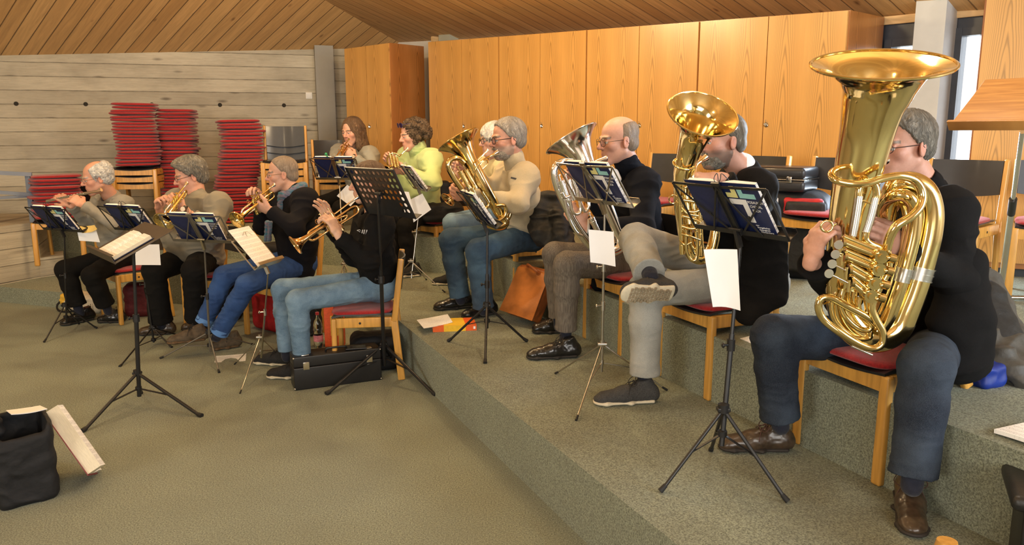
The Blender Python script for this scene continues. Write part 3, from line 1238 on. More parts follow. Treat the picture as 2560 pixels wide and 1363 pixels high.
def tripod(t, base, hub_z, feet, m, r=0.006, spread=True, rubber=True, coll=0.0, flat=False, leg_bot=None):
    """hub on the pole, three legs to the given feet, struts to a lower collar"""
    top = V((base.x, base.y, hub_z))
    low = V((base.x, base.y, hub_z - 0.10 if not flat else hub_z - 0.06))
    b = MB()
    b.cyl(top + V((0, 0, -0.012)), top + V((0, 0, 0.02)), 0.022 if r > 0.005 else 0.013)
    b.box(top, (0.05, 0.034, 0.016), bev=0.004)
    b.build('hub', m if r < 0.005 else M_BLACKM, t)
    MB().cyl(low + V((0, 0, -0.01)), low + V((0, 0, 0.012)), 0.019 if r > 0.005 else 0.011).build('lower_collar', m if r < 0.005 else M_BLACKM, t)
    for f in feet:
        f = V(f)
        b = MB()
        st = top + (f - top).normalized() * 0.015
        b.tube([st, f + (top - f).normalized() * 0.01], r, 10)
        lg = b.build('leg', m, t)
        mid = st + (f - st) * 0.5
        MB().bar(low, mid, r * 1.5, 0.004, up=(0, 0, 1)).build('strut', m, lg, smooth=False)
        MB().tube([f + (top - f).normalized() * 0.035 + V((0, 0, 0.0)), f + V((0, 0, r * 0.8))], [r * 1.25, r * 1.5], 10).build('rubber_foot', M_RUBBER, lg)


def stand(label, base, feet, hub_h, desk_p, nh, tilt, m, r=0.008, legr=0.006, desk='fold', w=0.47, h=0.235, name='music_stand', cat='music stand', knobs=(0.55,)):
    """base = point under the pole; desk_p = bottom centre of the desk"""
    base = V(base)
    t = thing(name, label, cat, base)
    L = lambda p: V(p) - base
    tripod(t, V((0, 0, 0)), hub_h, [L(f) for f in feet], m, legr)
    dp = L(desk_p)
    M = desk_frame(dp, nh, tilt)
    att = M @ V((0, h * 0.5, -0.02)) if desk != 'fold' else dp
    b = MB()
    top = att + V((0, 0, -0.035))
    lowp = V((0, 0, max(0.02, hub_h - 0.15)))
    midp = lowp + (top - lowp) * 0.55
    b.tube([lowp, midp], r, 14)
    b.tube([midp, top], r * 0.72, 12)
    b.build('pole', m, t)
    for kf in knobs:
        q = lowp + (top - lowp) * kf
        b = MB()
        b.cyl(q + V((0, 0, -0.025)), q + V((0, 0, 0.02)), r * 1.5)
        b.cyl(q, q + V((-0.03, -0.012, 0)), 0.005)
        b.ball(q + V((-0.034, -0.014, 0)), 0.011, 6, (0.6, 1, 1))
        b.build('height_clamp', m if m is not M_BRONZEG else M_BLACKM, t)
    b = MB()
    yy = 0.03 if desk == 'fold' else h * 0.5
    b.bar(top + V((0, 0, -0.02)), M @ V((0, yy, -0.012)), 0.016, 0.02)
    b.cyl(M @ V((-0.03, yy, -0.014)), M @ V((0.03, yy, -0.014)), 0.012 if desk != 'fold' else 0.008)
    b.build('desk_joint', M_BLACKM if m is M_BLACKM else M_NICKEL, t)
    if desk == 'fold':
        folding_desk(t, M, m, w, h)
    elif desk == 'solid':
        b = MB()
        b.box((0, h / 2, 0), (w, h, 0.003), bev=0.001)
        b.box((0, 0.0, 0.022), (w, 0.003, 0.05))
        b.box((0, 0.008, 0.047), (w, 0.016, 0.003))
        o = b.build('desk', M_BRONZED, t, smooth=False)
        o.matrix_local = M
    elif desk == 'perf':
        o = perforated(t, w, h)
        o.matrix_local = M
    Mw = Matrix.Translation(base) @ M
    return t, Mw


M_BRONZED = mat('dark_brown_lacquered_steel', (0.045, 0.030, 0.020), 0.4, noise=0.1, nscale=20)


def perforated(t, w, h):
    """solid desk with rows of round holes"""
    nx, ny = 10, 7
    cells = []
    b = MB()
    x0, y0 = -w / 2, 0.0
    mx, my = 0.020, 0.030
    cw, ch = (w - 2 * mx) / nx, (h - my - 0.012) / ny
    seg = 16
    full = []

    def add_quad(xa, ya, xb, yb):
        b.add([(xa, ya, 0), (xb, ya, 0), (xb, yb, 0), (xa, yb, 0)], [(0, 1, 2, 3)])
    add_quad(x0, 0, x0 + w, my)
    add_quad(x0, h - 0.012, x0 + w, h)
    add_quad(x0, my, x0 + mx, h - 0.012)
    add_quad(x0 + w - mx, my, x0 + w, h - 0.012)
    for i in range(nx):
        for j in range(ny):
            xa, ya = x0 + mx + i * cw, my + j * ch
            # row pattern: the rows near the tray open only at the ends
            holed = j >= 2 or (i in (0, 1, 8, 9) and j == 1) or (i in (0, 1) and j == 0)
            if not holed:
                add_quad(xa, ya, xa + cw, ya + ch)
                continue
            cx, cy = xa + cw / 2, ya + ch / 2
            r = min(cw, ch) * 0.33
            vs, fs = [], []
            for k in range(seg):
                a = 2 * math.pi * k / seg + math.pi / seg
                vs.append((cx + r * math.cos(a), cy + r * math.sin(a), 0))
                sc = 1 / max(abs(math.cos(a)), abs(math.sin(a)))
                vs.append((cx + cw / 2 * math.cos(a) * sc, cy + ch / 2 * math.sin(a) * sc, 0))
            for k in range(seg):
                k2 = (k + 1) % seg
                fs.append((2 * k, 2 * k + 1, 2 * k2 + 1, 2 * k2))
            cs = [(cx + sx * cw / 2, cy + sy * ch / 2, 0) for sx, sy in ((1, 1), (-1, 1), (-1, -1), (1, -1))]
            base = len(vs)
            vs += cs
            for q, kk in enumerate((seg // 8 - 1, 3 * seg // 8 - 1, 5 * seg // 8 - 1, 7 * seg // 8 - 1)):
                fs.append((2 * kk + 1, base + q, 2 * ((kk + 1) % seg) + 1))
            b.add(vs, fs)
    n = len(b.v)
    top = [v + V((0, 0, 0.0015)) for v in b.v]
    back = [v - V((0, 0, 0.0015)) for v in b.v]
    b2 = MB()
    b2.add(top, b.f)
    b2.add(back, [tuple(reversed(f)) for f in b.f])
    b2.box((0, 0.0, 0.024), (w, 0.003, 0.05))
    b2.box((0, h, -0.004), (w, 0.003, 0.010))
    for s in (-1, 1):
        b2.box((s * w / 2, h / 2, -0.004), (0.003, h, 0.010))
    return b2.build('desk', M_BLACKM, t, smooth=False)


def loose_sheets(label, M, w, h, n=1, name='sheet_music', group=None, curl=0.0, m=None):
    b = MB()
    for k in range(n):
        g = [[(-w / 2 + w * i / 6 + 0.002 * k, h * j / 4, 0.001 + 0.0012 * k + curl * math.sin(i / 6 * math.pi)) for i in range(7)] for j in range(5)]
        b.sheet(g, 0.0006)
    o = b.build(name, m or M_NOTES)
    o.matrix_world = M
    return tag(o, label, 'sheet music', group)


PN = (0.88, 0.47)
# 1 flute player's stand
bs = G(180, 822, 0)
t, M = stand('black folding stand of the flute player with a small desk', (-3.72, 6.40, 0), [G(110, 857), G(182, 818) + V((0.0, 0.1, 0)), G(243, 822)], 0.24,
             D(160, 576, 6.25), (0.42, 0.91), 0.95, M_BLACKM, 0.008, 0.006)
hymn_book('blue hymn book on the flute player\'s stand', M @ Matrix.Translation((0, 0.004, 0.004)))
# 2 stand in front of the man in the grey jumper (left)
t, M = stand('black folding stand between the flute player and the grey jumper, its foot on a boom', G(385, 862), [G(299, 918), G(452, 840), G(430, 870)], 0.14,
             D(345, 576, 5.95), (0.40, 0.92), 0.95, M_BLACKM, 0.008, 0.006)
hymn_book('blue hymn book on the stand left of the brown desk', M @ Matrix.Translation((0, 0.004, 0.004)))
# 3 grey metallic stand
t, M = stand('grey metallic folding stand with flat feet before the belly of the grey jumper', G(527, 896), [G(400, 897), G(548, 933), G(635, 862)], 0.20,
             D(510, 604, 5.35), (0.25, 0.97), 0.98, M_BRONZEG, 0.008, 0.0055)
hymn_book('blue hymn book on the grey metallic stand', M @ Matrix.Translation((0, 0.004, 0.004)))
# 4 nickel stand with loose sheets, seen edge on
t, M = stand('thin nickel stand holding loose music, seen from the side', G(655, 925), [G(600, 985), G(715, 905), G(586, 912)], 0.24,
             D(670, 664, 5.0), (0.97, -0.22), 0.86, M_NICKEL, 0.0065, 0.0035, w=0.30, h=0.23)
loose_sheets('white music sheet with a notched corner on the thin nickel stand', M @ Matrix.Translation((0.0, 0.006, 0.006)), 0.24, 0.30, 2)
# 5 front stand with the solid brown desk
t, M = stand('black stand at the front left with a solid dark brown desk', G(350, 1010), [G(205, 1082), G(505, 1043), G(352, 985)], 0.20,
             D(256, 645, 4.50), (-0.76, -0.65), 0.46, M_BLACKM, 0.013, 0.010, desk='solid', w=0.55, h=0.36)
DESK5 = M
# 6 orchestra stand with holes
t, M = stand('black orchestra stand with a perforated desk before the hooded player', G(962, 945), [G(815, 988), G(1090, 990), G(990, 915)], 0.24,
             D(979, 540, 4.86), (0.68, 0.73), 1.08, M_BLACKM, 0.013, 0.011, desk='perf', w=0.47, h=0.34)
# 7 the long haired woman's stand
t, M = stand('silver wire stand of the long haired woman with a green clip', G(862, 715, H1), [G(835, 740, H1), G(905, 735, H1), G(870, 690, H1)], 0.2,
             D(848, 448, 7.1), (0.15, 0.99), 0.95, M_NICKEL, 0.0065, 0.004, w=0.42)
hymn_book('blue hymn book on the silver stand of the long haired woman', M @ Matrix.Translation((0, 0.004, 0.004)))
b = MB()
spipe(b, [(0.0, 0.235, 0.0), (0.01, 0.26, 0.01), (0.025, 0.25, 0.02), (0.02, 0.215, 0.02), (0.0, 0.20, 0.02)], r=0.006, seg=8)
b.ball((0.01, 0.262, 0.01), 0.012, 6)
o = b.build('page_clip', mat('green_plastic', (0.02, 0.30, 0.12), 0.4, noise=0.05))
o.matrix_world = M @ Matrix.Translation((0.05, -0.0, 0.015))
tag(o, 'green plastic clip on the silver wire stand', 'clip')
# 8 stand of the woman in lime
t, M = stand('thin silver stand of the woman in the lime hoodie, seen obliquely', (-0.86, 6.62, H1), [G(1113, 732, H1), G(1066, 700, H1), G(968, 720, H1)], 0.26,
             D(1052, 474, 6.75), (0.93, 0.38), 0.95, M_NICKEL, 0.0065, 0.004, w=0.42)
hymn_book('blue hymn book on the stand of the woman in lime', M @ Matrix.Translation((0, 0.004, 0.004)))
# 9 stand of the man in the cream jumper
t, M = stand('black folding stand before the man in the cream jumper', (-0.16, 4.86, H1), [G(1120, 855, H1), G(1318, 855, H1), G(1213, 910, H1)], 0.27,
             D(1218, 560, 4.92), (0.95, 0.28), 0.95, M_BLACKM, 0.010, 0.008, knobs=(0.45,))
hymn_book('blue hymn book on the stand of the man in the cream jumper', M @ Matrix.Translation((0, 0.004, 0.004)))
# 10 stand of the bald man
t, M = stand('nickel folding stand before the bald man with the silver euphonium', (0.47, 3.98, H1), [G(1440, 1053, H1), G(1388, 935, H1), G(1668, 977, H1)], 0.26,
             D(1512, 508, 3.95), (0.86, 0.5), 0.98, M_NICKEL, 0.0075, 0.0042, knobs=(0.42, 0.66))
hymn_book('blue hymn book on the nickel stand before the bald man', M @ Matrix.Translation((0, 0.004, 0.004)))
# 11 the nearest stand
t, M = stand('nearest black folding stand before the crossed legs in grey jeans', (0.815, 2.90, H1), [G(1650, 1232, H1), G(1970, 1258, H1), G(1777, 1128, H1)], 0.30,
             D(1852, 583, 3.02), (0.85, 0.52), 0.95, M_BLACKM, 0.0105, 0.0075, knobs=(0.50,))
hymn_book('large blue hymn book on the nearest stand', M @ Matrix.Translation((0, 0.004, 0.004)))
# ------------------------------------------------------------------ soft bodies: blended solids meshed as one surface
_hr = np.random.RandomState(3)
_LAT = _hr.rand(64, 64, 64).astype(np.float32)


def vnoise(P):
    """smooth value noise at points P (n,3), -1..1"""
    i = np.floor(P).astype(np.int64)
    f = P - i
    f = f * f * (3 - 2 * f)
    i &= 63
    j = (i + 1) & 63
    L = _LAT
    x0, y0, z0, x1, y1, z1 = i[:, 0], i[:, 1], i[:, 2], j[:, 0], j[:, 1], j[:, 2]
    fx, fy, fz = f[:, 0], f[:, 1], f[:, 2]
    a = L[x0, y0, z0] * (1 - fx) + L[x1, y0, z0] * fx
    b = L[x0, y1, z0] * (1 - fx) + L[x1, y1, z0] * fx
    c = L[x0, y0, z1] * (1 - fx) + L[x1, y0, z1] * fx
    d = L[x0, y1, z1] * (1 - fx) + L[x1, y1, z1] * fx
    return ((a * (1 - fy) + b * fy) * (1 - fz) + (c * (1 - fy) + d * fy) * fz) * 2 - 1


def A3(p):
    return np.array([p[0], p[1], p[2]], dtype=np.float64)


class Solid:
    """list of blended primitives. Each op: (mode, k, lo, hi, fn) with fn(x, y, z) -> distance"""

    def __init__(s, vox=0.008):
        s.vox, s.ops = vox, []

    def _op(s, mode, k, lo, hi, fn):
        s.ops.append((mode, k, np.minimum(lo, hi), np.maximum(lo, hi), fn))
        return s

    def cone(s, a, b, ra, rb, k=0.02, mode='u'):
        a, b = A3(a), A3(b)
        ba = b - a
        L2 = max(1e-9, ba @ ba)
        r = max(ra, rb)

        def fn(x, y, z):
            px, py, pz = x - a[0], y - a[1], z - a[2]
            t = np.clip((px * ba[0] + py * ba[1] + pz * ba[2]) / L2, 0, 1)
            return np.sqrt((px - ba[0] * t) ** 2 + (py - ba[1] * t) ** 2 + (pz - ba[2] * t) ** 2) - (ra + (rb - ra) * t)
        return s._op(mode, k, np.minimum(a, b) - r, np.maximum(a, b) + r, fn)

    def stub(s, a, b, ra, rb, k=0.02):
        """cone from a to b with a flat end at b"""
        a, b = A3(a), A3(b)
        ba = b - a
        L = max(1e-6, np.linalg.norm(ba))
        w = ba / L
        r = max(ra, rb)

        def fn(x, y, z):
            px, py, pz = x - a[0], y - a[1], z - a[2]
            h = px * w[0] + py * w[1] + pz * w[2]
            t = np.clip(h / L, 0, 1.6)
            d = np.sqrt((px - w[0] * t * L) ** 2 + (py - w[1] * t * L) ** 2 + (pz - w[2] * t * L) ** 2) - (ra + (rb - ra) * np.minimum(t, 1))
            return np.maximum(d, h - L)
        return s._op('u', k, np.minimum(a, b) - r, np.maximum(a, b) + r, fn)

    def chain(s, pts, k=0.02, mode='u'):
        """pts: (point, radius)"""
        for (a, ra), (b, rb) in zip(pts, pts[1:]):
            s.cone(a, b, ra, rb, k, mode)
        return s

    def oval(s, a, b, u, sa, sb, k=0.03, mode='u'):
        """limb from a to b with oval section: sa=(along u, across) at a, sb at b; rounded ends"""
        a, b, u = A3(a), A3(b), A3(u)
        ba = b - a
        L = np.linalg.norm(ba)
        w = ba / max(L, 1e-9)
        u = u - (u @ w) * w
        u /= max(np.linalg.norm(u), 1e-9)
        v = np.cross(w, u)
        r = max(*sa, *sb)

        def fn(x, y, z):
            px, py, pz = x - a[0], y - a[1], z - a[2]
            h = px * w[0] + py * w[1] + pz * w[2]
            t = np.clip(h / max(L, 1e-9), 0, 1)
            over = h - t * L
            pu = px * u[0] + py * u[1] + pz * u[2]
            pv = px * v[0] + py * v[1] + pz * v[2]
            ru = sa[0] + (sb[0] - sa[0]) * t
            rv = sa[1] + (sb[1] - sa[1]) * t
            rm = np.minimum(ru, rv)
            return (np.sqrt((pu / ru) ** 2 + (pv / rv) ** 2 + (over / rm) ** 2) - 1) * rm
        return s._op(mode, k, np.minimum(a, b) - r, np.maximum(a, b) + r, fn)

    def ell(s, c, r, M=None, k=0.02, mode='u'):
        c = A3(c)
        R = np.array(M if M is not None else np.eye(3), dtype=float)   # columns = axes
        rr = np.array(r, dtype=float)
        ext = np.abs(R) @ rr
        rm = rr.min()

        def fn(x, y, z):
            px, py, pz = x - c[0], y - c[1], z - c[2]
            q = 0
            g = 0
            for i in range(3):
                e = (px * R[0, i] + py * R[1, i] + pz * R[2, i])
                q = q + (e / rr[i]) ** 2
                g = g + (e / rr[i] ** 2) ** 2
            k0 = np.sqrt(q)
            k1 = np.sqrt(g)
            return np.where(k1 > 1e-6, k0 * (k0 - 1) / np.maximum(k1, 1e-6), -rm)
        return s._op(mode, k, c - ext, c + ext, fn)

    def boxr(s, c, half, M=None, rad=0.01, k=0.0, mode='u'):
        c = A3(c)
        R = np.array(M if M is not None else np.eye(3), dtype=float)
        hh = np.array(half, dtype=float) - rad
        ext = np.abs(R) @ np.array(half, dtype=float)

        def fn(x, y, z):
            px, py, pz = x - c[0], y - c[1], z - c[2]
            q = [np.abs(px * R[0, i] + py * R[1, i] + pz * R[2, i]) - hh[i] for i in range(3)]
            out = np.sqrt(sum(np.maximum(a, 0) ** 2 for a in q))
            return out + np.minimum(np.maximum(np.maximum(q[0], q[1]), q[2]), 0) - rad
        return s._op(mode, k, c - ext, c + ext, fn)

    def cut(s, p, n, k=0.004):
        """remove everything on the side the normal n points to"""
        p, n = A3(p), A3(n)
        n = n / np.linalg.norm(n)

        def fn(x, y, z):
            return -((x - p[0]) * n[0] + (y - p[1]) * n[1] + (z - p[2]) * n[2])
        s.ops.append(('cutall', k, None, None, fn))
        return s

    def custom(s, mode, k, lo, hi, fn):
        return s._op(mode, k, A3(lo), A3(hi), fn)

    def mesh(s):
        los = [o[2] for o in s.ops if o[0] == 'u']
        his = [o[3] for o in s.ops if o[0] == 'u']
        vx = s.vox
        pad = 3 * vx + 0.006
        lo = np.min(los, axis=0) - pad
        hi = np.max(his, axis=0) + pad
        n = np.ceil((hi - lo) / vx).astype(int) + 1
        D_ = np.full(n, 0.08, dtype=np.float32)
        ax = [(lo[i] + vx * np.arange(n[i])).astype(np.float32) for i in range(3)]
        for mode, k, a, b, fn in s.ops:
            if mode == 'cutall':
                sl = (slice(None),) * 3
            else:
                m = max(k, 0) + 2.5 * vx + 0.012
                i0 = np.clip(np.floor((a - m - lo) / vx).astype(int), 0, n)
                i1 = np.clip(np.ceil((b + m - lo) / vx).astype(int) + 1, 0, n)
                if np.any(i1 <= i0):
                    continue
                sl = tuple(slice(i0[i], i1[i]) for i in range(3))
            x = ax[0][sl[0]][:, None, None]
            y = ax[1][sl[1]][None, :, None]
            z = ax[2][sl[2]][None, None, :]
            d = fn(x, y, z).astype(np.float32)
            cur = D_[sl]
            if mode == 'u':
                if k > 0:
                    h = np.maximum(k - np.abs(cur - d), 0) / k
                    D_[sl] = np.minimum(cur, d) - h * h * k * 0.25
                else:
                    D_[sl] = np.minimum(cur, d)
            else:
                if mode in ('s', 'cutall'):
                    d = -d if mode == 's' else -d
                if k > 0:
                    h = np.maximum(k - np.abs(cur - d), 0) / k
                    D_[sl] = np.maximum(cur, d) + h * h * k * 0.25
                else:
                    D_[sl] = np.maximum(cur, d)
        return surface_nets(D_, lo, vx)


def surface_nets(D_, lo, vx):
    ins = D_ < 0
    n = D_.shape
    c = ins[:-1, :-1, :-1].astype(np.int8)
    cnt = np.zeros_like(c)
    for dx in (0, 1):
        for dy in (0, 1):
            for dz in (0, 1):
                cnt += ins[dx:n[0] - 1 + dx, dy:n[1] - 1 + dy, dz:n[2] - 1 + dz]
    act = (cnt > 0) & (cnt < 8)
    I = np.argwhere(act)
    if len(I) == 0:
        return np.zeros((0, 3)), np.zeros((0, 4), int)
    idx = np.full(act.shape, -1, dtype=np.int32)
    idx[act] = np.arange(len(I))
    cor = {}
    for dx in (0, 1):
        for dy in (0, 1):
            for dz in (0, 1):
                cor[(dx, dy, dz)] = D_[I[:, 0] + dx, I[:, 1] + dy, I[:, 2] + dz]
    acc = np.zeros((len(I), 3))
    num = np.zeros(len(I))
    for a in cor:
        for axis in range(3):
            if a[axis] == 1:
                continue
            b = list(a)
            b[axis] = 1
            b = tuple(b)
            da, db = cor[a], cor[b]
            m = (da < 0) != (db < 0)
            t = da[m] / (da[m] - db[m])
            p = np.tile(np.array(a, dtype=float), (m.sum(), 1))
            p[:, axis] = t
            acc[m] += p
            num[m] += 1
    verts = lo + (I + acc / num[:, None]) * vx
    quads = []
    for axis in range(3):
        o1, o2 = [(1, 2), (2, 0), (0, 1)][axis]
        sl_a = [slice(None)] * 3
        sl_b = [slice(None)] * 3
        sl_a[axis] = slice(0, -1)
        sl_b[axis] = slice(1, None)
        A, B = ins[tuple(sl_a)], ins[tuple(sl_b)]
        E = np.argwhere(A != B)
        E = E[(E[:, o1] > 0) & (E[:, o2] > 0) & (E[:, o1] < n[o1] - 1) & (E[:, o2] < n[o2] - 1)]
        if len(E) == 0:
            continue
        e1 = np.zeros(3, int)
        e1[o1] = 1
        e2 = np.zeros(3, int)
        e2[o2] = 1
        g = lambda P: idx[P[:, 0], P[:, 1], P[:, 2]]
        q = np.stack([g(E - e1 - e2), g(E - e2), g(E), g(E - e1)], 1)
        flip = ~A[E[:, 0], E[:, 1], E[:, 2]]
        q[flip] = q[flip][:, ::-1]
        quads.append(q)
    Q = np.concatenate(quads)
    return verts, Q[(Q >= 0).all(1)]


def drop_crumbs(v, q, keep=0.004):
    """leave out islands with very few vertices"""
    n = len(v)
    par = np.arange(n)
    for _ in range(60):
        m = np.minimum.reduce([par[q[:, i]] for i in range(4)])
        new = par.copy()
        for i in range(4):
            np.minimum.at(new, q[:, i], m)
        new = new[new]
        if (new == par).all():
            break
        par = new
    for _ in range(20):
        par = par[par]
    cnt = np.bincount(par, minlength=n)
    ok = cnt[par] > max(30, keep * n)
    mp = np.cumsum(ok) - 1
    return v[ok], mp[q[ok[q[:, 0]]]]


def vnormals(v, q):
    a = v[q[:, 2]] - v[q[:, 0]]
    b = v[q[:, 3]] - v[q[:, 1]]
    fn = np.cross(a, b)
    n = np.zeros_like(v)
    for i in range(4):
        np.add.at(n, q[:, i], fn)
    return n / np.maximum(np.linalg.norm(n, axis=1), 1e-12)[:, None]


def smooth_mesh(v, q, it=2, f=0.5):
    for _ in range(it):
        s = np.zeros_like(v)
        c = np.zeros(len(v))
        for i in range(4):
            j = (i + 1) % 4
            np.add.at(s, q[:, i], v[q[:, j]])
            np.add.at(s, q[:, j], v[q[:, i]])
            np.add.at(c, q[:, i], 1)
            np.add.at(c, q[:, j], 1)
        v = v * (1 - f) + f * s / np.maximum(c, 1)[:, None]
    return v


def build_solid(name, sol, material, parent=None, disp=None, it=1, crumbs=True, color=None):
    v, q = sol.mesh()
    if crumbs and len(v):
        v, q = drop_crumbs(v, q)
    if it:
        v = smooth_mesh(v, q, it)
    if disp is not None:
        v = v + vnormals(v, q) * disp(v)[:, None]
    me = bpy.data.meshes.new(name)
    me.vertices.add(len(v))
    me.vertices.foreach_set('co', v.astype(np.float32).ravel())
    me.loops.add(len(q) * 4)
    me.loops.foreach_set('vertex_index', q.astype(np.int32).ravel())
    me.polygons.add(len(q))
    me.polygons.foreach_set('loop_start', np.arange(0, len(q) * 4, 4, dtype=np.int32))
    me.update(calc_edges=True)
    me.shade_smooth()
    me.materials.append(material)
    if color is not None:
        at = me.color_attributes.new('tint', 'FLOAT_COLOR', 'POINT')
        at.data.foreach_set('color', color(v).astype(np.float32).ravel())
    o = bpy.data.objects.new(name, me)
    COL.objects.link(o)
    if parent is not None:
        o.parent = parent
    return o


# fabric creases: low folds plus finer ones
def folds(amp=0.006, sc=9.0, seed=0.0, dirv=(1, 1, 2.2), fine=0.3):
    dv = np.array(dirv, dtype=float)

    def f(v):
        w = vnoise(v * 6.0 + seed + 11)
        p = v * sc * dv + seed + w[:, None] * 0.8
        a = vnoise(p)
        r = 1 - np.abs(a) * 2.0
        b = vnoise(v * sc * 2.7 + seed + 5)
        return amp * (r * 0.7 + b * fine)
    return f


# ------------------------------------------------------------------ people
def skin_material():
    t = NT('skin', 0.5)
    at = t.n('Attribute', attribute_name='tint')
    c = t.coords()
    n = t.noise(c, 90, 3, 0.6)
    oi = t.n('ObjectInfo')
    col = t.mix(t.rng(n, 0.3, 0.7, 0, 0.16), at.outputs['Color'], (0.36, 0.13, 0.08))
    t.base(col)
    t.b.inputs['Subsurface Weight'].default_value = 0.12
    t.b.inputs['Subsurface Radius'].default_value = (0.012, 0.005, 0.003)
    t.b.inputs['Subsurface Scale'].default_value = 0.5
    t.bump(t.noise(c, 500, 2, 0.5), 0.12, 0.002)
    return t.m


M_SKIN = skin_material()
M_EYEW = mat('eye_white', (0.75, 0.72, 0.68), 0.2)
M_IRIS = mat('eye_iris', (0.06, 0.09, 0.11), 0.15)
M_GLASSF = mat('dark_spectacle_frame', (0.015, 0.014, 0.018), 0.3, noise=0.05)
M_GLASSM = mat('thin_metal_spectacle_frame', (0.30, 0.27, 0.22), 0.3, 0.9, noise=0.05)
M_LENS = mat('spectacle_lens', (0.95, 0.97, 1.0), 0.02, trans=1.0, spec=0.4)
M_LENS.node_tree.nodes['Principled BSDF'].inputs['IOR'].default_value = 1.02


def hair_mat(name, a, b):
    """strands fan out from the crown of the head (object origin = head centre, z up)"""
    if name in MATS:
        return MATS[name]
    t = NT(name, 0.5)
    c = t.coords((1, 1, 1))
    x, y, z = t.xyz(c)
    wv = t.noise(c, 16, 2, 0.5)
    ang = t.val('ADD', t.val('ARCTAN2', y, t.val('ADD', x, 0.045)), t.val('MULTIPLY', wv, 0.8))
    rad = t.val('SQRT', t.val('ADD', t.val('MULTIPLY', x, x), t.val('MULTIPLY', y, y)))
    st = t.comb(t.val('MULTIPLY', ang, 17.0), t.val('MULTIPLY', z, 9.0), t.val('MULTIPLY', rad, 14.0))
    n = t.noise(st, 1.6, 3, 0.6)
    n2 = t.noise(st, 5.0, 2, 0.6)
    t.base(t.mix(t.rng(t.val('ADD', t.val('MULTIPLY', n, 0.5), t.val('MULTIPLY', n2, 0.5)), 0.38, 0.62), a, b))
    t.bump(n2, 0.9, 0.008)
    t.b.inputs['Specular IOR Level'].default_value = 0.35
    return t.m


def fabric(name, col, noise=0.12, bs=500, nscale=40, two=None, bump=0.35, rough=0.9, sheen=0.15):
    return mat(name, col, rough, noise=noise, nscale=nscale, bump=bump, bscale=bs, spec=0.2, sheen=sheen, two=two)


def denim(name, dark, light):
    """denim with worn, paler patches"""
    if name in MATS:
        return MATS[name]
    t = NT(name, 0.85)
    c = t.coords()
    n = t.noise(c, 5.0, 4, 0.6)
    f = t.noise(c, 420, 3, 0.7)
    col = t.mix(t.rng(n, 0.38, 0.68), dark, light)
    col = t.mix(t.rng(f, 0.35, 0.65, 0, 0.35), col, tuple(min(1, v * 1.6 + 0.02) for v in light))
    t.base(col)
    t.bump(f, 0.4, 0.003)
    t.b.inputs['Specular IOR Level'].default_value = 0.2
    return t.m


def frame3(fwd, up):
    f = V(fwd).normalized()
    u = V(up)
    u = (u - u.dot(f) * f).normalized()
    l = u.cross(f)
    return f, l, u


def head_parts(root, c, fwd, up, sc, hair, skin, P, neckbase):
    """c: centre of the head at eye height between the ears. Returns functions for body building"""
    f, l, u = frame3(fwd, up)

    def W(x, y, z):
        return c + (f * x + l * y + u * z) * sc
    R = Matrix((f, l, u)).transposed()
    return W, R


def add_head(S, W, R, sc, P):
    w = P.get('jaw', 1.0)
    S.ell(W(-.012, 0, .035), [.098 * sc, .078 * sc, .083 * sc], R, 0.0)
    S.ell(W(.026, 0, -.030), [.066 * sc, .061 * w * sc, .088 * sc], R, 0.02 * sc)
    for s in (1, -1):
        S.cone(W(.0, .052 * s * w, -.055), W(.066, .018 * s, -.100), .020 * sc, .019 * sc, 0.022 * sc)
        S.ell(W(.060, .043 * s, -.022), [.022 * sc, .022 * sc, .022 * sc], R, 0.022 * sc)
        S.cone(W(.080, .040 * s, .020), W(.088, .012 * s, .018), .0095 * sc, .010 * sc, 0.012 * sc)
    S.cone(W(.074, -.010, -.101), W(.074, .010, -.101), .020 * sc, .020 * sc, 0.02 * sc)
    if P.get('double_chin'):
        S.ell(W(.028, 0, -.105), [.045 * sc, .050 * sc, .028 * sc], R, 0.02 * sc)
    S.ell(W(.072, 0, -.062), [.024 * sc, .036 * sc, .026 * sc], R, 0.02 * sc)
    # sockets, nose, lips
    for s in (1, -1):
        S.ell(W(.098, .031 * s, .001), [.018 * sc, .019 * sc, .013 * sc], R, 0.012 * sc, 's')
    nl = P.get('nose', 1.0)
    S.cone(W(.086, 0, .012), W(.104 + .008 * nl, 0, -.026), .0085 * sc, .0125 * sc, 0.010 * sc)
    for s in (1, -1):
        S.ell(W(.097, .013 * s, -.031), [.011 * sc, .008 * sc, .008 * sc], R, 0.007 * sc)
        S.ell(W(.104, .0065 * s, -.040), [.004 * sc, .003 * sc, .004 * sc], R, 0.003 * sc, 's')
    for s in (1, -1):
        S.cone(W(.088, .020 * s, -.060), W(.0935, .003 * s, -.057), .0048 * sc, .0062 * sc, 0.006 * sc)
        S.cone(W(.087, .017 * s, -.066), W(.0915, .003 * s, -.068), .0048 * sc, .0066 * sc, 0.006 * sc)
        # eye lids
        S.cone(W(.0835, .044 * s, .004), W(.0895, .022 * s, .0055), .0050 * sc, .0050 * sc, 0.005 * sc)
        # ears
        ec = W(-.008, .078 * s, -.012)
        Re = R @ Matrix.Rotation(0.35 * s, 3, 'Z') @ Matrix.Rotation(-0.2, 3, 'Y')
        S.ell(ec, [.019 * sc, .008 * sc, .033 * sc], Re, 0.007 * sc)
        S.ell(ec + (R @ V((.001, .008 * s, .004))) * sc, [.010 * sc, .005 * sc, .019 * sc], Re, 0.004 * sc, 's')


HAIRS = {}


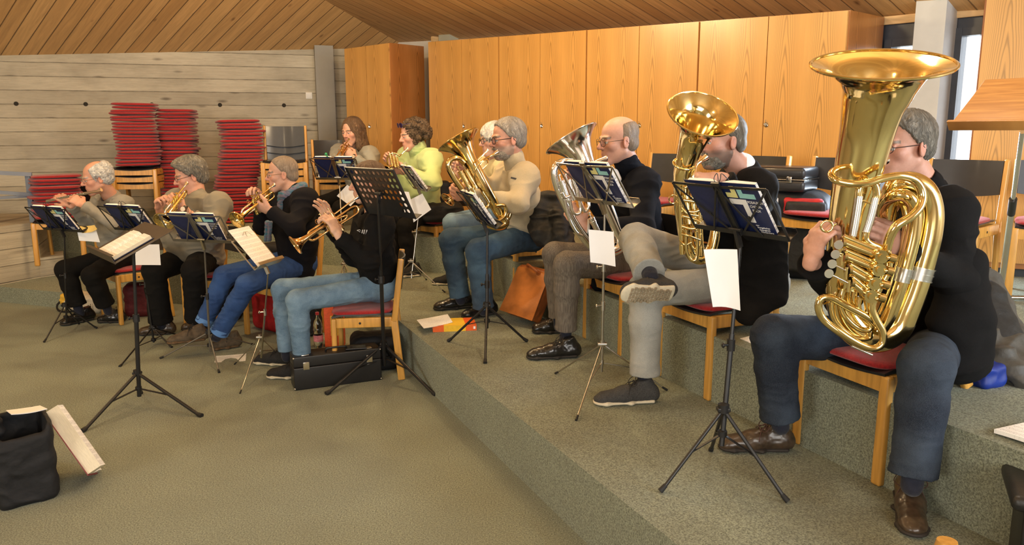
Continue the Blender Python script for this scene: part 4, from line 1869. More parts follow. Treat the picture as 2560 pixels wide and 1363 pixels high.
def add_hair(root, W, R, sc, style, material, P):
    S = Solid(P.get('hvox', 0.0055))
    n = np.array
    amp, fr, st = 0.004, 60, (1.0, 1.0, 0.35)
    x = style

    def hairline(px, pz, nx=.80, nz=-.60):
        S.cut(W(px, 0, pz), R @ V((nx, 0, nz)), 0.008 * sc)
    if style in ('short', 'thick', 'buzz', 'bald_sides', 'balding_curly'):
        t = {'short': .010, 'thick': .022, 'buzz': .004, 'bald_sides': .0028, 'balding_curly': .016}[style]
        S.ell(W(-.014, 0, .036), [(.098 + t) * sc, (.079 + t) * sc, (.084 + t) * sc], R, 0.0)
        S.ell(W(-.045, 0, -.025), [(.062 + t * .6) * sc, (.066 + t * .4) * sc, (.050) * sc], R, 0.02 * sc)
        if style == 'thick':
            S.ell(W(.045, .01, .098), [.050 * sc, .055 * sc, .030 * sc], R, 0.03 * sc)
            S.ell(W(-.06, 0, -.045), [.050 * sc, .060 * sc, .045 * sc], R, 0.03 * sc)
        # keep ears and face free
        for s in (1, -1):
            S.ell(W(.012, .092 * s, -.024), [.030 * sc, .030 * sc, .036 * sc], R, 0.006 * sc, 's')
        hl = {'short': (.070, .085), 'thick': (.078, .075), 'buzz': (.060, .088), 'bald_sides': (.006, .03), 'balding_curly': (.045, .04)}[style]
        if style in ('bald_sides', 'balding_curly'):
            S.ell(W(.02, 0, .105), [(.112 if style == 'bald_sides' else .10) * sc, .066 * sc, .088 * sc], R, 0.012 * sc, 's')
            hairline(hl[0], hl[1], .95, .10 if style == 'bald_sides' else -.25)
        else:
            hairline(*hl)
        S.cut(W(-.03, 0, -.072), R @ V((0.35, 0, -1)), 0.008 * sc)
        amp, fr = {'short': (.0035, 75), 'thick': (.008, 45), 'buzz': (.0012, 160), 'bald_sides': (.0012, 160), 'balding_curly': (.008, 70)}[style]
    elif style == 'curly':
        rr = random.Random(5)
        S.ell(W(-.028, 0, .025), [.110 * sc, .100 * sc, .098 * sc], R, 0.0)
        for k in range(95):
            th = rr.uniform(0, 2 * math.pi)
            ph = rr.uniform(-0.75, 1.0)
            cx, cy, cz = math.cos(th) * math.sqrt(max(0, 1 - ph * ph)), math.sin(th) * math.sqrt(max(0, 1 - ph * ph)), ph
            if cx > 0.45 and cz < 0.55:
                continue
            S.ell(W(-.035 + cx * .118, cy * .112, .018 + cz * .108), [.024 * sc] * 3, R, 0.006 * sc)
        S.ell(W(.125, 0, -.035), [.075 * sc, .072 * sc, .092 * sc], R, 0.01 * sc, 's')
        amp, fr = .010, 95
    elif style == 'long':
        S.ell(W(-.016, 0, .036), [.108 * sc, .088 * sc, .092 * sc], R, 0.0)
        for s in (1, -1):
            S.oval(W(-.010, .074 * s, .03), W(-.005, .082 * s, -.15), R @ V((1, 0, 0)), (.062 * sc, .022 * sc), (.058 * sc, .022 * sc), 0.03 * sc)
            S.oval(W(-.005, .082 * s, -.12), W(.03, .072 * s, -.205), R @ V((1, 0, 0)), (.056 * sc, .022 * sc), (.028 * sc, .014 * sc), 0.03 * sc)
        S.oval(W(-.075, 0, .0), W(-.070, 0, -.16), R @ V((0, 1, 0)), (.075 * sc, .035 * sc), (.080 * sc, .030 * sc), 0.03 * sc)
        S.ell(W(.115, 0, -.020), [.085 * sc, .060 * sc, .115 * sc], R, 0.01 * sc, 's')
        S.ell(W(.03, 0, -.13), [.08 * sc, .058 * sc, .09 * sc], R, 0.01 * sc, 's')
        amp, fr = .005, 70
    elif style == 'bob':
        S.ell(W(-.014, 0, .036), [.116 * sc, .096 * sc, .100 * sc], R, 0.0)
        for s in (1, -1):
            S.oval(W(-.005, .080 * s, .02), W(-.010, .086 * s, -.065), R @ V((1, 0, 0)), (.065 * sc, .024 * sc), (.050 * sc, .020 * sc), 0.03 * sc)
        S.oval(W(-.070, 0, .0), W(-.068, 0, -.07), R @ V((0, 1, 0)), (.08 * sc, .038 * sc), (.075 * sc, .03 * sc), 0.03 * sc)
        S.ell(W(.125, 0, -.040), [.080 * sc, .070 * sc, .090 * sc], R, 0.01 * sc, 's')
        amp, fr = .006, 60
    Rn = np.array(R)

    def disp(v):
        loc = (v - A3(W(0, 0, 0))) @ Rn
        if style in ('curly', 'balding_curly'):
            q = loc * fr + vnoise(loc * 25 + 3)[:, None] * 1.2
        else:
            an = np.arctan2(loc[:, 1], loc[:, 0] + .045) + vnoise(loc * 14 + 3) * .35
            q = np.stack([an * 13, loc[:, 2] * 22, np.hypot(loc[:, 0], loc[:, 1]) * 25], 1)
        return amp * sc * (.4 - 1.6 * np.abs(vnoise(q)))
    o = build_solid('hair', S, material, root, disp, 0, crumbs=False)
    Mh = R.to_4x4()
    Mh.translation = W(0, 0, 0)
    o.data.transform(Mh.inverted())
    o.matrix_world = Mh
    return o


def add_eyes(root, W, R, sc, closed=False):
    for s in (1, -1):
        b = MB()
        b.ball(W(.0765, .0315 * s, .0), .0128 * sc, 10)
        e = b.build('eye', M_EYEW, root)
        b = MB()
        c = W(.0765, .0315 * s, .0)
        g = (R @ V((1, 0, -0.25))).normalized()
        b.ball(c + g * .0092 * sc, .0058 * sc, 8)
        b.build('iris', M_IRIS, e)
        rows = []
        for j in range(7):
            a = -1.0 + 2.0 * j / 6
            rows.append(V((.0905 - .007 * abs(a) ** 2, (.0315 + a * .019) * s, .0245 + .004 * (1 - a * a))))
        yield rows, s


def add_glasses(root, W, R, sc, frame, round_=True, thick=.0016, up=False):
    b = MB()
    ring = {}
    zo = .098 if up else -.002
    xo = .098 if up else .104
    for s in (1, -1):
        pts = []
        for k in range(20):
            a = 2 * math.pi * k / 20
            e = 0.75
            cx = math.copysign(abs(math.cos(a)) ** e, math.cos(a)) * .0235
            cz = math.copysign(abs(math.sin(a)) ** e, math.sin(a)) * (.019 if round_ else .0145)
            pts.append(W(xo - .006 * abs(cx + .0235 * 1) / .05, .033 * s + cx * s, zo + cz))
        b.tube(pts, thick * sc, 6, closed=True)
        ring[s] = pts
        b.tube([W(xo - .006, .0565 * s, zo + .004), W(.05, .074 * s, zo + .004), W(-.004, .0805 * s, zo + .004), W(-.022, .080 * s, zo - .018)], thick * sc * 1.0, 6)
    b.tube([W(xo, -.0095, zo + .004), W(xo + .002, 0, zo + .008), W(xo, .0095, zo + .004)], thick * sc, 6)
    g = b.build('spectacles', frame, root)
    if up:
        lb = MB()
        for s in (1, -1):
            c = sum(ring[s], V((0, 0, 0))) / 20
            pts = [c] + ring[s]
            lb.add(pts, [(0, 1 + k, 1 + (k + 1) % 20) for k in range(20)])
        lb.build('lens', mat('dark_sunglass_lens', (0.01, 0.015, 0.05), 0.08), g, smooth=False)
    return g


def add_hand(S, wrist, d, pn, side, sc=1.0, curl=0.9, spread=0.10, thumb=0.6, fc=None):
    """wrist, d = direction of the knuckles, pn = where the palm faces, side: +1 thumb towards (pn x d)"""
    d = V(d).normalized()
    pn = V(pn)
    pn = (pn - pn.dot(d) * d).normalized()
    t = pn.cross(d) * side              # towards the thumb
    w = V(wrist)
    S.oval(w - d * .02 * sc, w + d * .03 * sc, t, (.027 * sc, .018 * sc), (.034 * sc, .016 * sc), .012)
    S.oval(w + d * .03 * sc, w + d * .088 * sc, t, (.034 * sc, .015 * sc), (.040 * sc, .0125 * sc), .012)
    lens = [.044, .050, .047, .036]
    for k in range(4):
        off = (1.5 - k) * .0205 * sc
        cu = fc[k] if fc else curl
        base = w + d * (.088 - .004 * abs(k - 1)) * sc + t * off
        dd = (d + t * (1.5 - k) * spread * .5).normalized()
        p = base
        r = (.0098 if k < 3 else .0085) * sc
        ang = cu * 0.75
        axis = dd.cross(pn).normalized()
        L = [lens[k], lens[k] * .62, lens[k] * .50]
        q = Quaternion(axis, ang)
        vdir = q @ dd
        for seg in range(3):
            p2 = p + vdir * L[seg] * sc
            S.cone(p, p2, r * (1.02 - .06 * seg), r * (.98 - .08 * seg), .004 if seg else .008)
            p = p2
            vdir = Quaternion(axis, cu * (1.0 if seg == 0 else .75)) @ vdir
    # thumb leaves the side of the palm near its base
    b0 = w + d * .022 * sc + t * .026 * sc + pn * .004 * sc
    td = (d * .62 + t * .62 + pn * .45 * thumb).normalized()
    b1 = b0 + td * .040 * sc
    td2 = (d * .92 + t * .05 + pn * thumb * .9).normalized()
    b2 = b1 + td2 * .033 * sc
    b3 = b2 + (td2 * .8 + pn * .35 * thumb).normalized() * .026 * sc
    S.chain([(b0, .0155 * sc), (b1, .0125 * sc), (b2, .0112 * sc), (b3, .0092 * sc)], .008)


def shoe(root, heel, toe, up, mats, w=.053, style='lace', name='shoe', hgt=.062, zs=1.28):
    """heel and toe are points on the ground line of the shoe"""
    heel, toe = V(heel), V(toe)
    d = (toe - heel)
    L = d.length
    f, l, u = frame3(d, up)
    R = Matrix((f, l, u)).transposed()

    def W(x, y, z):
        return heel + f * x * L + l * y + u * z * zs
    S = Solid(0.0045)
    S.oval(W(.10, 0, .034), W(.55, 0, .036), l, (w * .80, .042), (w * .88, .042), .02)
    S.oval(W(.50, 0, .034), W(.84, 0, .026), l, (w * .90, .044), (w * .86, .033), .02)
    S.ell(W(.885, 0, .022), [.115 * L, w * .80, .024], R, .015)
    S.oval(W(.14, 0, .05), W(.22, 0, hgt + .022), l, (w * .66, .04), (w * .66, .042), .02)
    S.oval(W(.30, 0, .06), W(.52, 0, .050), l, (w * .55, .03), (w * .6, .02), .02)
    S.cut(W(0, 0, .010), -u, .001)
    S.cut(W(.2, 0, hgt + .036), (u * 1.0 + f * .25), .004)
    sh = build_solid(name, S, mats[0], root, lambda v: .0012 * vnoise(v * 90))
    S2 = Solid(0.004)
    S2.oval(W(.10, 0, .011), W(.45, 0, .010), l, (w * .88, .014), (w * .80, .013), .02)
    S2.oval(W(.45, 0, .010), W(.82, 0, .011), l, (w * .86, .013), (w * 1.0, .013), .02)
    S2.ell(W(.88, 0, .011), [.13 * L, w * .94, .014], R, .02)
    S2.cut(W(0, 0, 0), -u, .001)
    build_solid('sole', S2, mats[1], sh)
    if style in ('lace', 'sneaker'):
        b = MB()
        for k in range(4):
            x = .36 + .075 * k
            z = .088 - .011 * k
            b.tube([W(x, -.022, z - .008), W(x + .02, 0, z + .004), W(x + .03, .022, z - .008)], .0018, 6)
            b.tube([W(x, .022, z - .008), W(x + .02, 0, z + .005), W(x + .03, -.022, z - .008)], .0018, 6)
        for s in (1, -1):
            spipe(b, [W(.36, 0, .09), W(.33, .03 * s, .105), W(.40, .055 * s, .085), W(.44, .03 * s, .075), W(.38, .004 * s, .092)], r=.0018, seg=6)
            spipe(b, [W(.37, 0, .09), W(.46, .03 * s, .075), W(.50, .052 * s, .045)], r=.0018, seg=6)
        b.build('shoelace', mats[2], sh)
    return sh


def mix3(a, b, t):
    return V(a) * (1 - t) + V(b) * t


def person(label, P):
    """P holds joints in world space and the look of the clothes"""
    J = {k: V(v) for k, v in P['J'].items()}
    base = V((J['hip'].x, J['hip'].y, P.get('ground', 0)))
    t = thing('person', label, 'person', (0, 0, 0))
    t.location = (0, 0, 0)
    sc = P.get('hs', 1.0)
    f, l, u = frame3(P['face'], P.get('up', (0, 0, 1)))
    c = J['head']
    R = Matrix((f, l, u)).transposed()

    def W(x, y, z):
        return c + (f * x + l * y + u * z) * sc
    tf = V(P['front']).normalized()          # chest direction
    tl = V((0, 0, 1)).cross(tf).normalized()  # person's left
    vox = P.get('vox', 0.0062)
    # ---- body: one surface: head, neck, trunk core, arms, hands
    S = Solid(P.get('bvox', 0.0052))
    add_head(S, W, R, sc, P)
    nk = mix3(J['shL'], J['shR'], .5) + V((0, 0, .035))
    S.cone(W(-.018, 0, -.055), nk - tf * .005, .052 * sc, .060 * sc, .02)
    ch = mix3(nk, J['hip'], .35)
    S.oval(nk - V((0, 0, .06)), J['hip'] + V((0, 0, .05)), tl, (.10, .06), (.09, .06), .02)
    fa = P.get('fat', 1.0)
    for sd in 'LR':
        sh, el, wr = J['sh' + sd], J['el' + sd], J['wr' + sd]
        S.cone(nk - V((0, 0, .05)), sh, .045, .045, .02)
        S.cone(sh, el, .042, .036, .02)
        S.cone(el, wr, .036, .025, .015)
        h = P.get('hand' + sd)
        if h:
            add_hand(S, wr, h['d'], h['n'], h.get('side', 1 if sd == 'L' else -1), h.get('sc', 1.08), h.get('curl', .9), h.get('spread', .1), h.get('thumb', .6), h.get('fc'))
    skin = np.array(P.get('skin', (0.60, 0.34, 0.24)))
    nose, lip, chk = A3(W(.108, 0, -.028)), A3(W(.095, 0, -.062)), [A3(W(.075, .04, -.025)), A3(W(.075, -.04, -.025))]
    ears = [A3(W(-.005, .082, -.012)), A3(W(-.005, -.082, -.012))]

    def tint(v):
        col = np.tile(skin, (len(v), 1))
        def blend(p, r, tgt, a):
            w = np.clip(1 - np.linalg.norm(v - p, axis=1) / (r * sc), 0, 1)[:, None] * a
            return col * (1 - w) + np.array(tgt) * w
        col = blend(nose, .035, (0.58, 0.22, 0.16), .7)
        for e in chk:
            col = blend(e, .05, (0.62, 0.26, 0.19), .6)
        for e in ears:
            col = blend(e, .04, (0.60, 0.22, 0.15), .6)
        col = blend(lip, .019, (0.48, 0.16, 0.13), .95)
        if P.get('beard'):
            # stubble and beard colour around jaw and mouth
            loc = (v - A3(c)) @ np.array(R) / sc
            m = (loc[:, 2] < -.035) & (loc[:, 0] > -.01) & (loc[:, 2] > -.14)
            m &= ~((np.abs(loc[:, 1]) < .022) & (loc[:, 2] > -.072) & (loc[:, 2] < -.054))
            w = (m * np.clip((-.03 - loc[:, 2]) / .02, 0, 1) * (np.linalg.norm(v - A3(c), axis=1) < .16 * sc))[:, None] * P.get('beard_a', .75)
            col = col * (1 - w) + np.array(P['beard']) * w
        if P.get('brow', True):
            bc = P.get('browc', (0.22, 0.17, 0.13))
            loc = (v - A3(c)) @ np.array(R) / sc
            m = (np.abs(loc[:, 2] - .023 + np.abs(np.abs(loc[:, 1]) - .03) * .15) < .0055) & (np.abs(loc[:, 1]) > .010) & (np.abs(loc[:, 1]) < .052) & (loc[:, 0] > .055)
            col[m] = np.array(bc)
        return np.concatenate([col, np.ones((len(v), 1))], 1)
    build_solid('body', S, M_SKIN, t, None, 0, color=tint)
    for rows, s in add_eyes(t, W, R, sc):
        pass
    if P.get('hair'):
        add_hair(t, W, R, sc, P['hair'], P['hairm'], P)
    if P.get('beard') and P.get('beard3d'):
        B = Solid(0.005)
        B.ell(W(.045, 0, -.085), [.058 * sc, .055 * sc, .042 * sc], R, 0)
        B.ell(W(.088, 0, -.052), [.018 * sc, .030 * sc, .010 * sc], R, .01)
        B.ell(W(.0, 0, -.02), [.10 * sc, .045 * sc, .05 * sc], R, .01, 's')
        B.ell(W(.100, 0, -.064), [.018 * sc, .018 * sc, .007 * sc], R, .004, 's')
        build_solid('beard', B, P['beardm'], t, lambda v: .0035 * vnoise(v * 160), 0)
    if P.get('glasses'):
        add_glasses(t, W, R, sc, P['glasses'], P.get('round', True), P.get('gthick', .0014), P.get('glasses_up', False))
    # ---- upper garment
    g = P['top']
    T = Solid(vox)
    hip = J['hip']
    ht, hw, hd = g.get('hem', 0.0), g.get('w', .165) * 1.0, g.get('d', .12)
    shm = mix3(J['shL'], J['shR'], .5)
    sw = (J['shL'] - J['shR']).length / 2
    ax = (J['shL'] - J['shR']).normalized()
    belly = mix3(shm, hip, .62) + tf * g.get('belly', 0.0)
    chest = mix3(shm, hip, .28) + tf * .01
    T.oval(shm - V((0, 0, .045)), chest, ax, (sw * .86, .085), (sw * .98, hd * .98), .05)
    T.oval(chest, belly, ax, (sw * .98, hd), (hw, hd * g.get('fat', 1.0)), .06)
    T.oval(belly, hip + V((0, 0, .03 + ht)) + tf * .01, ax, (hw, hd * g.get('fat', 1.0)), (hw * 1.03, hd * .98), .06)
    for sd in 'LR':
        sh, el, wr = J['sh' + sd], J['el' + sd], J['wr' + sd]
        ar = g.get('arm', .056)
        cuff = g.get('cuff', .90)
        T.cone(shm + V((0, 0, .014)), sh + V((0, 0, -.006)), .076, ar * 1.06, .06)
        T.cone(mix3(shm, sh, .75) - V((0, 0, .06)), sh, .085, ar * 1.02, .06)
        T.cone(sh, el, ar * 1.02, ar * .93, .10)
        e2 = mix3(el, wr, cuff)
        if cuff > 0.05:
            T.stub(el, e2, ar * .92, ar * g.get('wrist', .72), .035)
            T.stub(mix3(el, wr, cuff - .10), e2 + (wr - el).normalized() * .012, ar * .70, ar * .78, .02)
    # neck opening
    nd = g.get('neck', .0)
    T.cone(nk + V((0, 0, -.02)) - tf * .004, nk + V((0, 0, .03 + nd)), .072, .066, .03)
    T.cone(nk + tf * .02 + V((0, 0, .00)), W(-.01, 0, -.03), .056 * sc, .052 * sc, .008, 's')
    T.cut(nk + V((0, 0, .035 + nd)) + tf * .03, V((0, 0, 1)) + tf * g.get('neckslope', .35), .006) if g.get('cutneck', True) and (P['J']['head'][2] - nk.z) > .0 and False else None
    up_ = build_solid(g.get('name', 'jumper'), T, g['m'], t, folds(g.get('fold', .006), g.get('fs', 9), seed=hip.x * 7, fine=.35), 1)
    if g.get('collar'):
        cl = Solid(.005)
        q = W(-.015, 0, -.085)
        qa = mix3(nk, q, g.get('collar_h', .75))
        cl.cone(nk + V((0, 0, -.02)), qa, .084, .074 * g.get('collar_r', 1), .0)
        cl.cone(nk - V((0, 0, .05)), mix3(nk, W(-.01, 0, -.02), 1.0), .064, .061 * g.get('collar_r', 1), .003, 's')
        build_solid('collar', cl, g.get('collarm', g['m']), up_, folds(.003, 20), 1)
    # ---- trousers
    k = P['legs']
    if k:
        Q = Solid(vox)
        th, kn, an = k.get('thigh', .085), k.get('knee', .064), k.get('ankle', .050)
        Q.oval(hip + tl * .07 + V((0, 0, .005)), hip - tl * .07 + V((0, 0, .005)), V((0, 0, 1)), (.105, .125), (.105, .125), .05)
        Q.oval(hip + V((0, 0, .0)), hip + (shm - hip).normalized() * .09, tl, (hw * .96, .105), (hw * .9, .105), .04)
        for sd in 'LR':
            if 'kn' + sd not in J:
                continue
            sgn = 1 if sd == 'L' else -1
            hj = hip + tl * .085 * sgn + tf * .02
            Q.cone(hj, J['kn' + sd], th * 1.05, kn * 1.08, .03)
            e = J['an' + sd]
            kk = J['kn' + sd]
            cut = mix3(kk, e, k.get('len', 1.0))
            Q.cone(kk, mix3(kk, e, .35), kn * 1.02, kn * .98, .03)
            Q.stub(mix3(kk, e, .35), cut, kn * .98, an * 1.04, .03)
            Q.stub(mix3(kk, cut, .975), cut, an * 1.07, an * 1.09, .0)
            Q.stub(mix3(kk, cut, .955), mix3(kk, cut, .962), an * .99, an * .99, .0)
            sk = Solid(.006)
            sk.cone(mix3(kk, e, .72), e + (e - kk).normalized() * .03, .040, .036, .01)
            build_solid('sock', sk, P.get('sockm', M_SOCK), t, folds(.002, 30), 1)
        Q.cut(V((0, 0, P.get('cutz', -5))), V((0, 0, -1)))
        build_solid('trousers', Q, k['m'], t, folds(k.get('fold', .006) * .6, k.get('fs', 10), seed=hip.y * 5, fine=.35), 1)
    for sd in 'LR':
        s_ = P.get('shoe' + sd)
        if s_:
            shoe(t, s_[0], s_[1], s_[2] if len(s_) > 2 else (0, 0, 1), P['shoem'], style=P.get('shoestyle', 'lace'))
    return t, W, R


M_SOCK = fabric('dark_sock', (0.02, 0.022, 0.035), bs=300)
# ------------------------------------------------------------------ the players
HG_GREY = hair_mat('grey_hair', (0.20, 0.175, 0.145), (0.50, 0.465, 0.41))
HG_WHITE = hair_mat('white_hair', (0.48, 0.48, 0.47), (0.85, 0.85, 0.82))
HG_SALT = hair_mat('dark_grey_hair', (0.09, 0.08, 0.065), (0.34, 0.32, 0.27))
HG_BROWN = hair_mat('brown_hair', (0.085, 0.05, 0.028), (0.26, 0.165, 0.10))
HG_CURL = hair_mat('grey_brown_curly_hair', (0.05, 0.03, 0.016), (0.22, 0.15, 0.09))
HG_FAIR = hair_mat('short_fair_grey_hair', (0.27, 0.20, 0.145), (0.44, 0.36, 0.28))
F_GREYJ = fabric('grey_knit', (0.27, 0.26, 0.225), noise=0.06, nscale=300)
F_GREYB = fabric('beige_grey_knit', (0.235, 0.215, 0.165), noise=0.06, nscale=300)
F_COAT = fabric('black_wool_coat', (0.006, 0.006, 0.009), noise=0.2, nscale=300, sheen=0.0)
F_HOOD = fabric('black_sweatshirt', (0.005, 0.005, 0.0055), noise=0.2, nscale=300, sheen=0.0)
F_LIGHTG = fabric('pale_grey_knit', (0.33, 0.33, 0.29), noise=0.08, nscale=300)
F_LIME = fabric('lime_green_fleece', (0.56, 0.70, 0.33), noise=0.05, nscale=300)
F_CREAM = fabric('cream_fleece', (0.56, 0.49, 0.34), noise=0.05, nscale=200)
F_CREAM2 = fabric('yellow_cream_knit', (0.62, 0.56, 0.34), noise=0.05, nscale=200)
F_NAVYF = fabric('dark_navy_fleece', (0.005, 0.007, 0.013), noise=0.2, nscale=200, sheen=0.0)
F_BLACKT = fabric('black_trouser_cloth', (0.006, 0.0057, 0.0054), noise=0.15, nscale=200, sheen=0.0)
F_DEN1 = denim('blue_denim', (0.018, 0.045, 0.14), (0.035, 0.085, 0.24))
F_DEN2 = denim('washed_blue_denim', (0.07, 0.13, 0.21), (0.20, 0.31, 0.42))
F_DEN3 = denim('dark_blue_denim', (0.022, 0.042, 0.075), (0.055, 0.105, 0.16))
F_DEN4 = denim('light_grey_denim', (0.24, 0.245, 0.225), (0.36, 0.365, 0.34))
F_DEN5 = denim('indigo_denim', (0.006, 0.009, 0.018), (0.034, 0.048, 0.070))
F_TWEED = None


def corduroy():
    t = NT('striped_grey_corduroy', 0.9)
    c = t.coords()
    x, y, z = t.xyz(c)
    n = t.noise(c, 300, 3, 0.7)
    w = t.noise(t.comb(t.val('MULTIPLY', x, 190.0), t.val('MULTIPLY', y, 190.0), t.val('MULTIPLY', z, 12.0)), 1.0, 2, 0.5)
    col = t.mix(t.rng(w, 0.35, 0.65), (0.085, 0.07, 0.056), (0.19, 0.165, 0.135))
    col = t.mix(t.rng(n, 0.35, 0.65, 0, 0.5), col, (0.13, 0.115, 0.095))
    t.base(col)
    t.bump(w, 0.4, 0.002)
    return t.m


F_TWEED = corduroy()
SH_BLACK = (mat('black_shoe_leather', (0.010, 0.010, 0.010), 0.28, noise=0.2, nscale=30, coat=0.2), mat('black_sole', (0.02, 0.018, 0.016), 0.7, noise=0.2), M_RUBBER)
SH_BROWN = (mat('brown_olive_leather', (0.055, 0.036, 0.022), 0.35, noise=0.35, nscale=25, coat=0.15), mat('dark_brown_sole', (0.022, 0.017, 0.014), 0.7, noise=0.2), mat('brown_lace', (0.075, 0.035, 0.028), 0.8, noise=0.2))
SH_SUEDE = (mat('olive_suede', (0.085, 0.062, 0.038), 0.85, noise=0.25, nscale=40), mat('tan_brown_sole', (0.11, 0.065, 0.03), 0.8, noise=0.25), M_RUBBER)
SH_SNEAK = (mat('dark_grey_knit_upper', (0.045, 0.045, 0.045), 0.9, noise=0.4, nscale=300, bump=0.4), mat('off_white_sole', (0.66, 0.60, 0.45), 0.6, noise=0.06), M_RUBBER)
SH_BLKW = (mat('black_knit_upper', (0.012, 0.012, 0.012), 0.85, noise=0.4, nscale=200, bump=0.4), mat('white_sole', (0.62, 0.57, 0.42), 0.6, noise=0.06), M_RUBBER)
SH_WHITE = (mat('cream_mesh_upper', (0.55, 0.52, 0.38), 0.8, noise=0.2, nscale=120), mat('white_sole_clean', (0.68, 0.66, 0.56), 0.6, noise=0.05), mat('cream_lace', (0.6, 0.58, 0.45), 0.8, noise=0.05))

# 1 -- flute player
p_flute, W1, R1 = person('older man with white curls playing a silver flute, in a grey jumper', dict(
    J=dict(head=D(243, 444, 6.66), shL=D(308, 512, 6.64), shR=D(256, 508, 6.98), elL=D(292, 566, 6.42), wrL=D(208, 512, 6.44),
           elR=D(214, 556, 6.95), wrR=D(176, 512, 6.74), hip=D(297, 645, 7.02), knR=D(163, 674, 6.76), knL=D(230, 690, 6.50),
           anR=D(198, 778, 6.78), anL=D(268, 772, 6.62)),
    face=(-0.80, -0.58, -0.22), front=(-0.75, -0.66, 0), hs=1.12, hair='balding_curly', hairm=HG_WHITE, glasses=M_GLASSM,
    handL=dict(d=(-0.85, 0.15, 0.5), n=(-0.3, 0.6, -0.5), curl=0.75, sc=1.1), handR=dict(d=(-0.75, 0.1, 0.62), n=(0.3, 0.3, -0.7), curl=0.6, sc=1.1),
    skin=(0.62, 0.33, 0.23), browc=(0.45, 0.40, 0.36), top=dict(m=F_GREYJ, name='jumper', w=.165, d=.125, fold=.008, fs=11, belly=.02),
    legs=dict(m=F_BLACKT, len=.86, ankle=.072, knee=.074, thigh=.09, fold=.007), shoeL=(G(312, 806), G(246, 806)), shoeR=(G(236, 798), G(152, 816)), shoem=SH_BLACK))
# 2 -- grey jumper with flugelhorn
p_flug, W2, R2 = person('stout man with spectacles playing a flugelhorn, in a beige grey jumper', dict(
    J=dict(head=D(475, 438, 6.33), shL=D(548, 512, 6.12), shR=D(442, 504, 6.48), elL=D(535, 578, 5.92), wrL=D(458, 522, 5.98),
           elR=D(420, 566, 6.28), wrR=D(398, 526, 6.14), hip=D(503, 640, 6.48), knR=D(386, 676, 6.02), knL=D(484, 678, 5.95),
           anR=D(402, 806, 6.12), anL=D(492, 800, 6.10)),
    face=(-0.82, -0.52, -0.28), front=(-0.66, -0.75, 0), hs=1.14, hair='thick', hairm=HG_SALT, glasses=M_GLASSF, round=False, jaw=1.1, double_chin=True,
    handL=dict(d=(-0.75, 0.05, 0.5), n=(-0.5, 0.3, 0.3), curl=0.7, sc=1.15), handR=dict(d=(0.12, -0.25, 0.62), n=(0.70, -0.25, -0.1), curl=1.15, sc=1.1),
    skin=(0.63, 0.34, 0.24), top=dict(m=F_GREYB, name='jumper', w=.225, d=.165, fat=1.28, belly=.06, arm=.066, fold=.010, fs=9, cuff=.62),
    legs=dict(m=F_BLACKT, len=.97, thigh=.105, knee=.082, ankle=.085, fold=.008), shoeR=(G(438, 834), G(346, 838)), shoeL=(G(530, 826), G(455, 826)), shoem=SH_BROWN))
# 3 -- coat and scarf
p_coat, W3, R3 = person('man with cropped hair playing a trumpet, in a black coat and blue scarf', dict(
    J=dict(head=D(706, 434, 5.94), shL=D(764, 502, 5.76), shR=D(712, 498, 6.10), elL=D(738, 572, 5.56), wrL=D(676, 526, 5.62),
           elR=D(655, 566, 6.02), wrR=D(650, 506, 5.92), hip=D(745, 655, 6.12), knR=D(562, 690, 5.88), knL=D(618, 712, 5.60),
           anR=D(508, 812, 5.86), anL=D(545, 836, 5.66)),
    face=(-0.95, -0.28, -0.10), front=(-0.80, -0.60, 0), hs=1.06, hair='buzz', hairm=HG_FAIR, glasses=M_GLASSM, round=False,
    handL=dict(d=(-0.8, 0.1, 0.25), n=(-0.2, 0.7, 0.4), curl=1.0, sc=1.1), handR=dict(d=(-0.25, -0.3, 0.85), n=(-0.2, -0.8, 0.1), curl=1.0, sc=1.1),
    skin=(0.62, 0.36, 0.26), top=dict(m=F_COAT, name='coat', w=.185, d=.135, hem=-.06, arm=.064, fold=.006, fs=8),
    legs=dict(m=F_DEN1, len=.93, thigh=.09, knee=.07, ankle=.062, fold=.009, fs=14), shoeR=(D(520, 850, 5.78), D(418, 862, 5.66), (0.1, 0.1, 1)), shoeL=(G(600, 866), G(528, 876)), shoem=SH_SUEDE))
# 4 -- hooded player
p_hood, W4, R4 = person('young player in a black hooded sweatshirt and light jeans, head behind the perforated desk', dict(
    J=dict(head=D(921, 455, 5.20), shL=D(950, 562, 5.06), shR=D(920, 554, 5.42), elL=D(922, 655, 4.90), wrL=D(846, 588, 4.88),
           elR=D(880, 640, 5.38), wrR=D(826, 566, 5.18), hip=D(948, 712, 5.36), knR=D(706, 724, 5.32), knL=D(744, 752, 5.00),
           anR=D(716, 882, 5.32), anL=D(756, 905, 5.02)),
    face=(-0.97, -0.22, -0.12), front=(-0.93, -0.36, 0), hs=1.08, hair='short', hairm=HG_BROWN,
    handL=dict(d=(-0.35, 0.12, 0.72), n=(-0.75, 0.4, -0.2), curl=0.8, sc=1.15), handR=dict(d=(-0.2, -0.15, 0.9), n=(-0.4, -0.8, 0.0), curl=0.35, sc=1.15, spread=.25),
    skin=(0.66, 0.42, 0.30), top=dict(m=F_HOOD, name='hooded_sweatshirt', w=.16, d=.12, arm=.062, fold=.009, fs=10),
    legs=dict(m=F_DEN2, len=.97, thigh=.082, knee=.066, ankle=.052, fold=.006, fs=16), shoeR=(G(732, 915), G(636, 908)), shoeL=(G(770, 946), G(668, 944)), shoem=SH_BLKW))
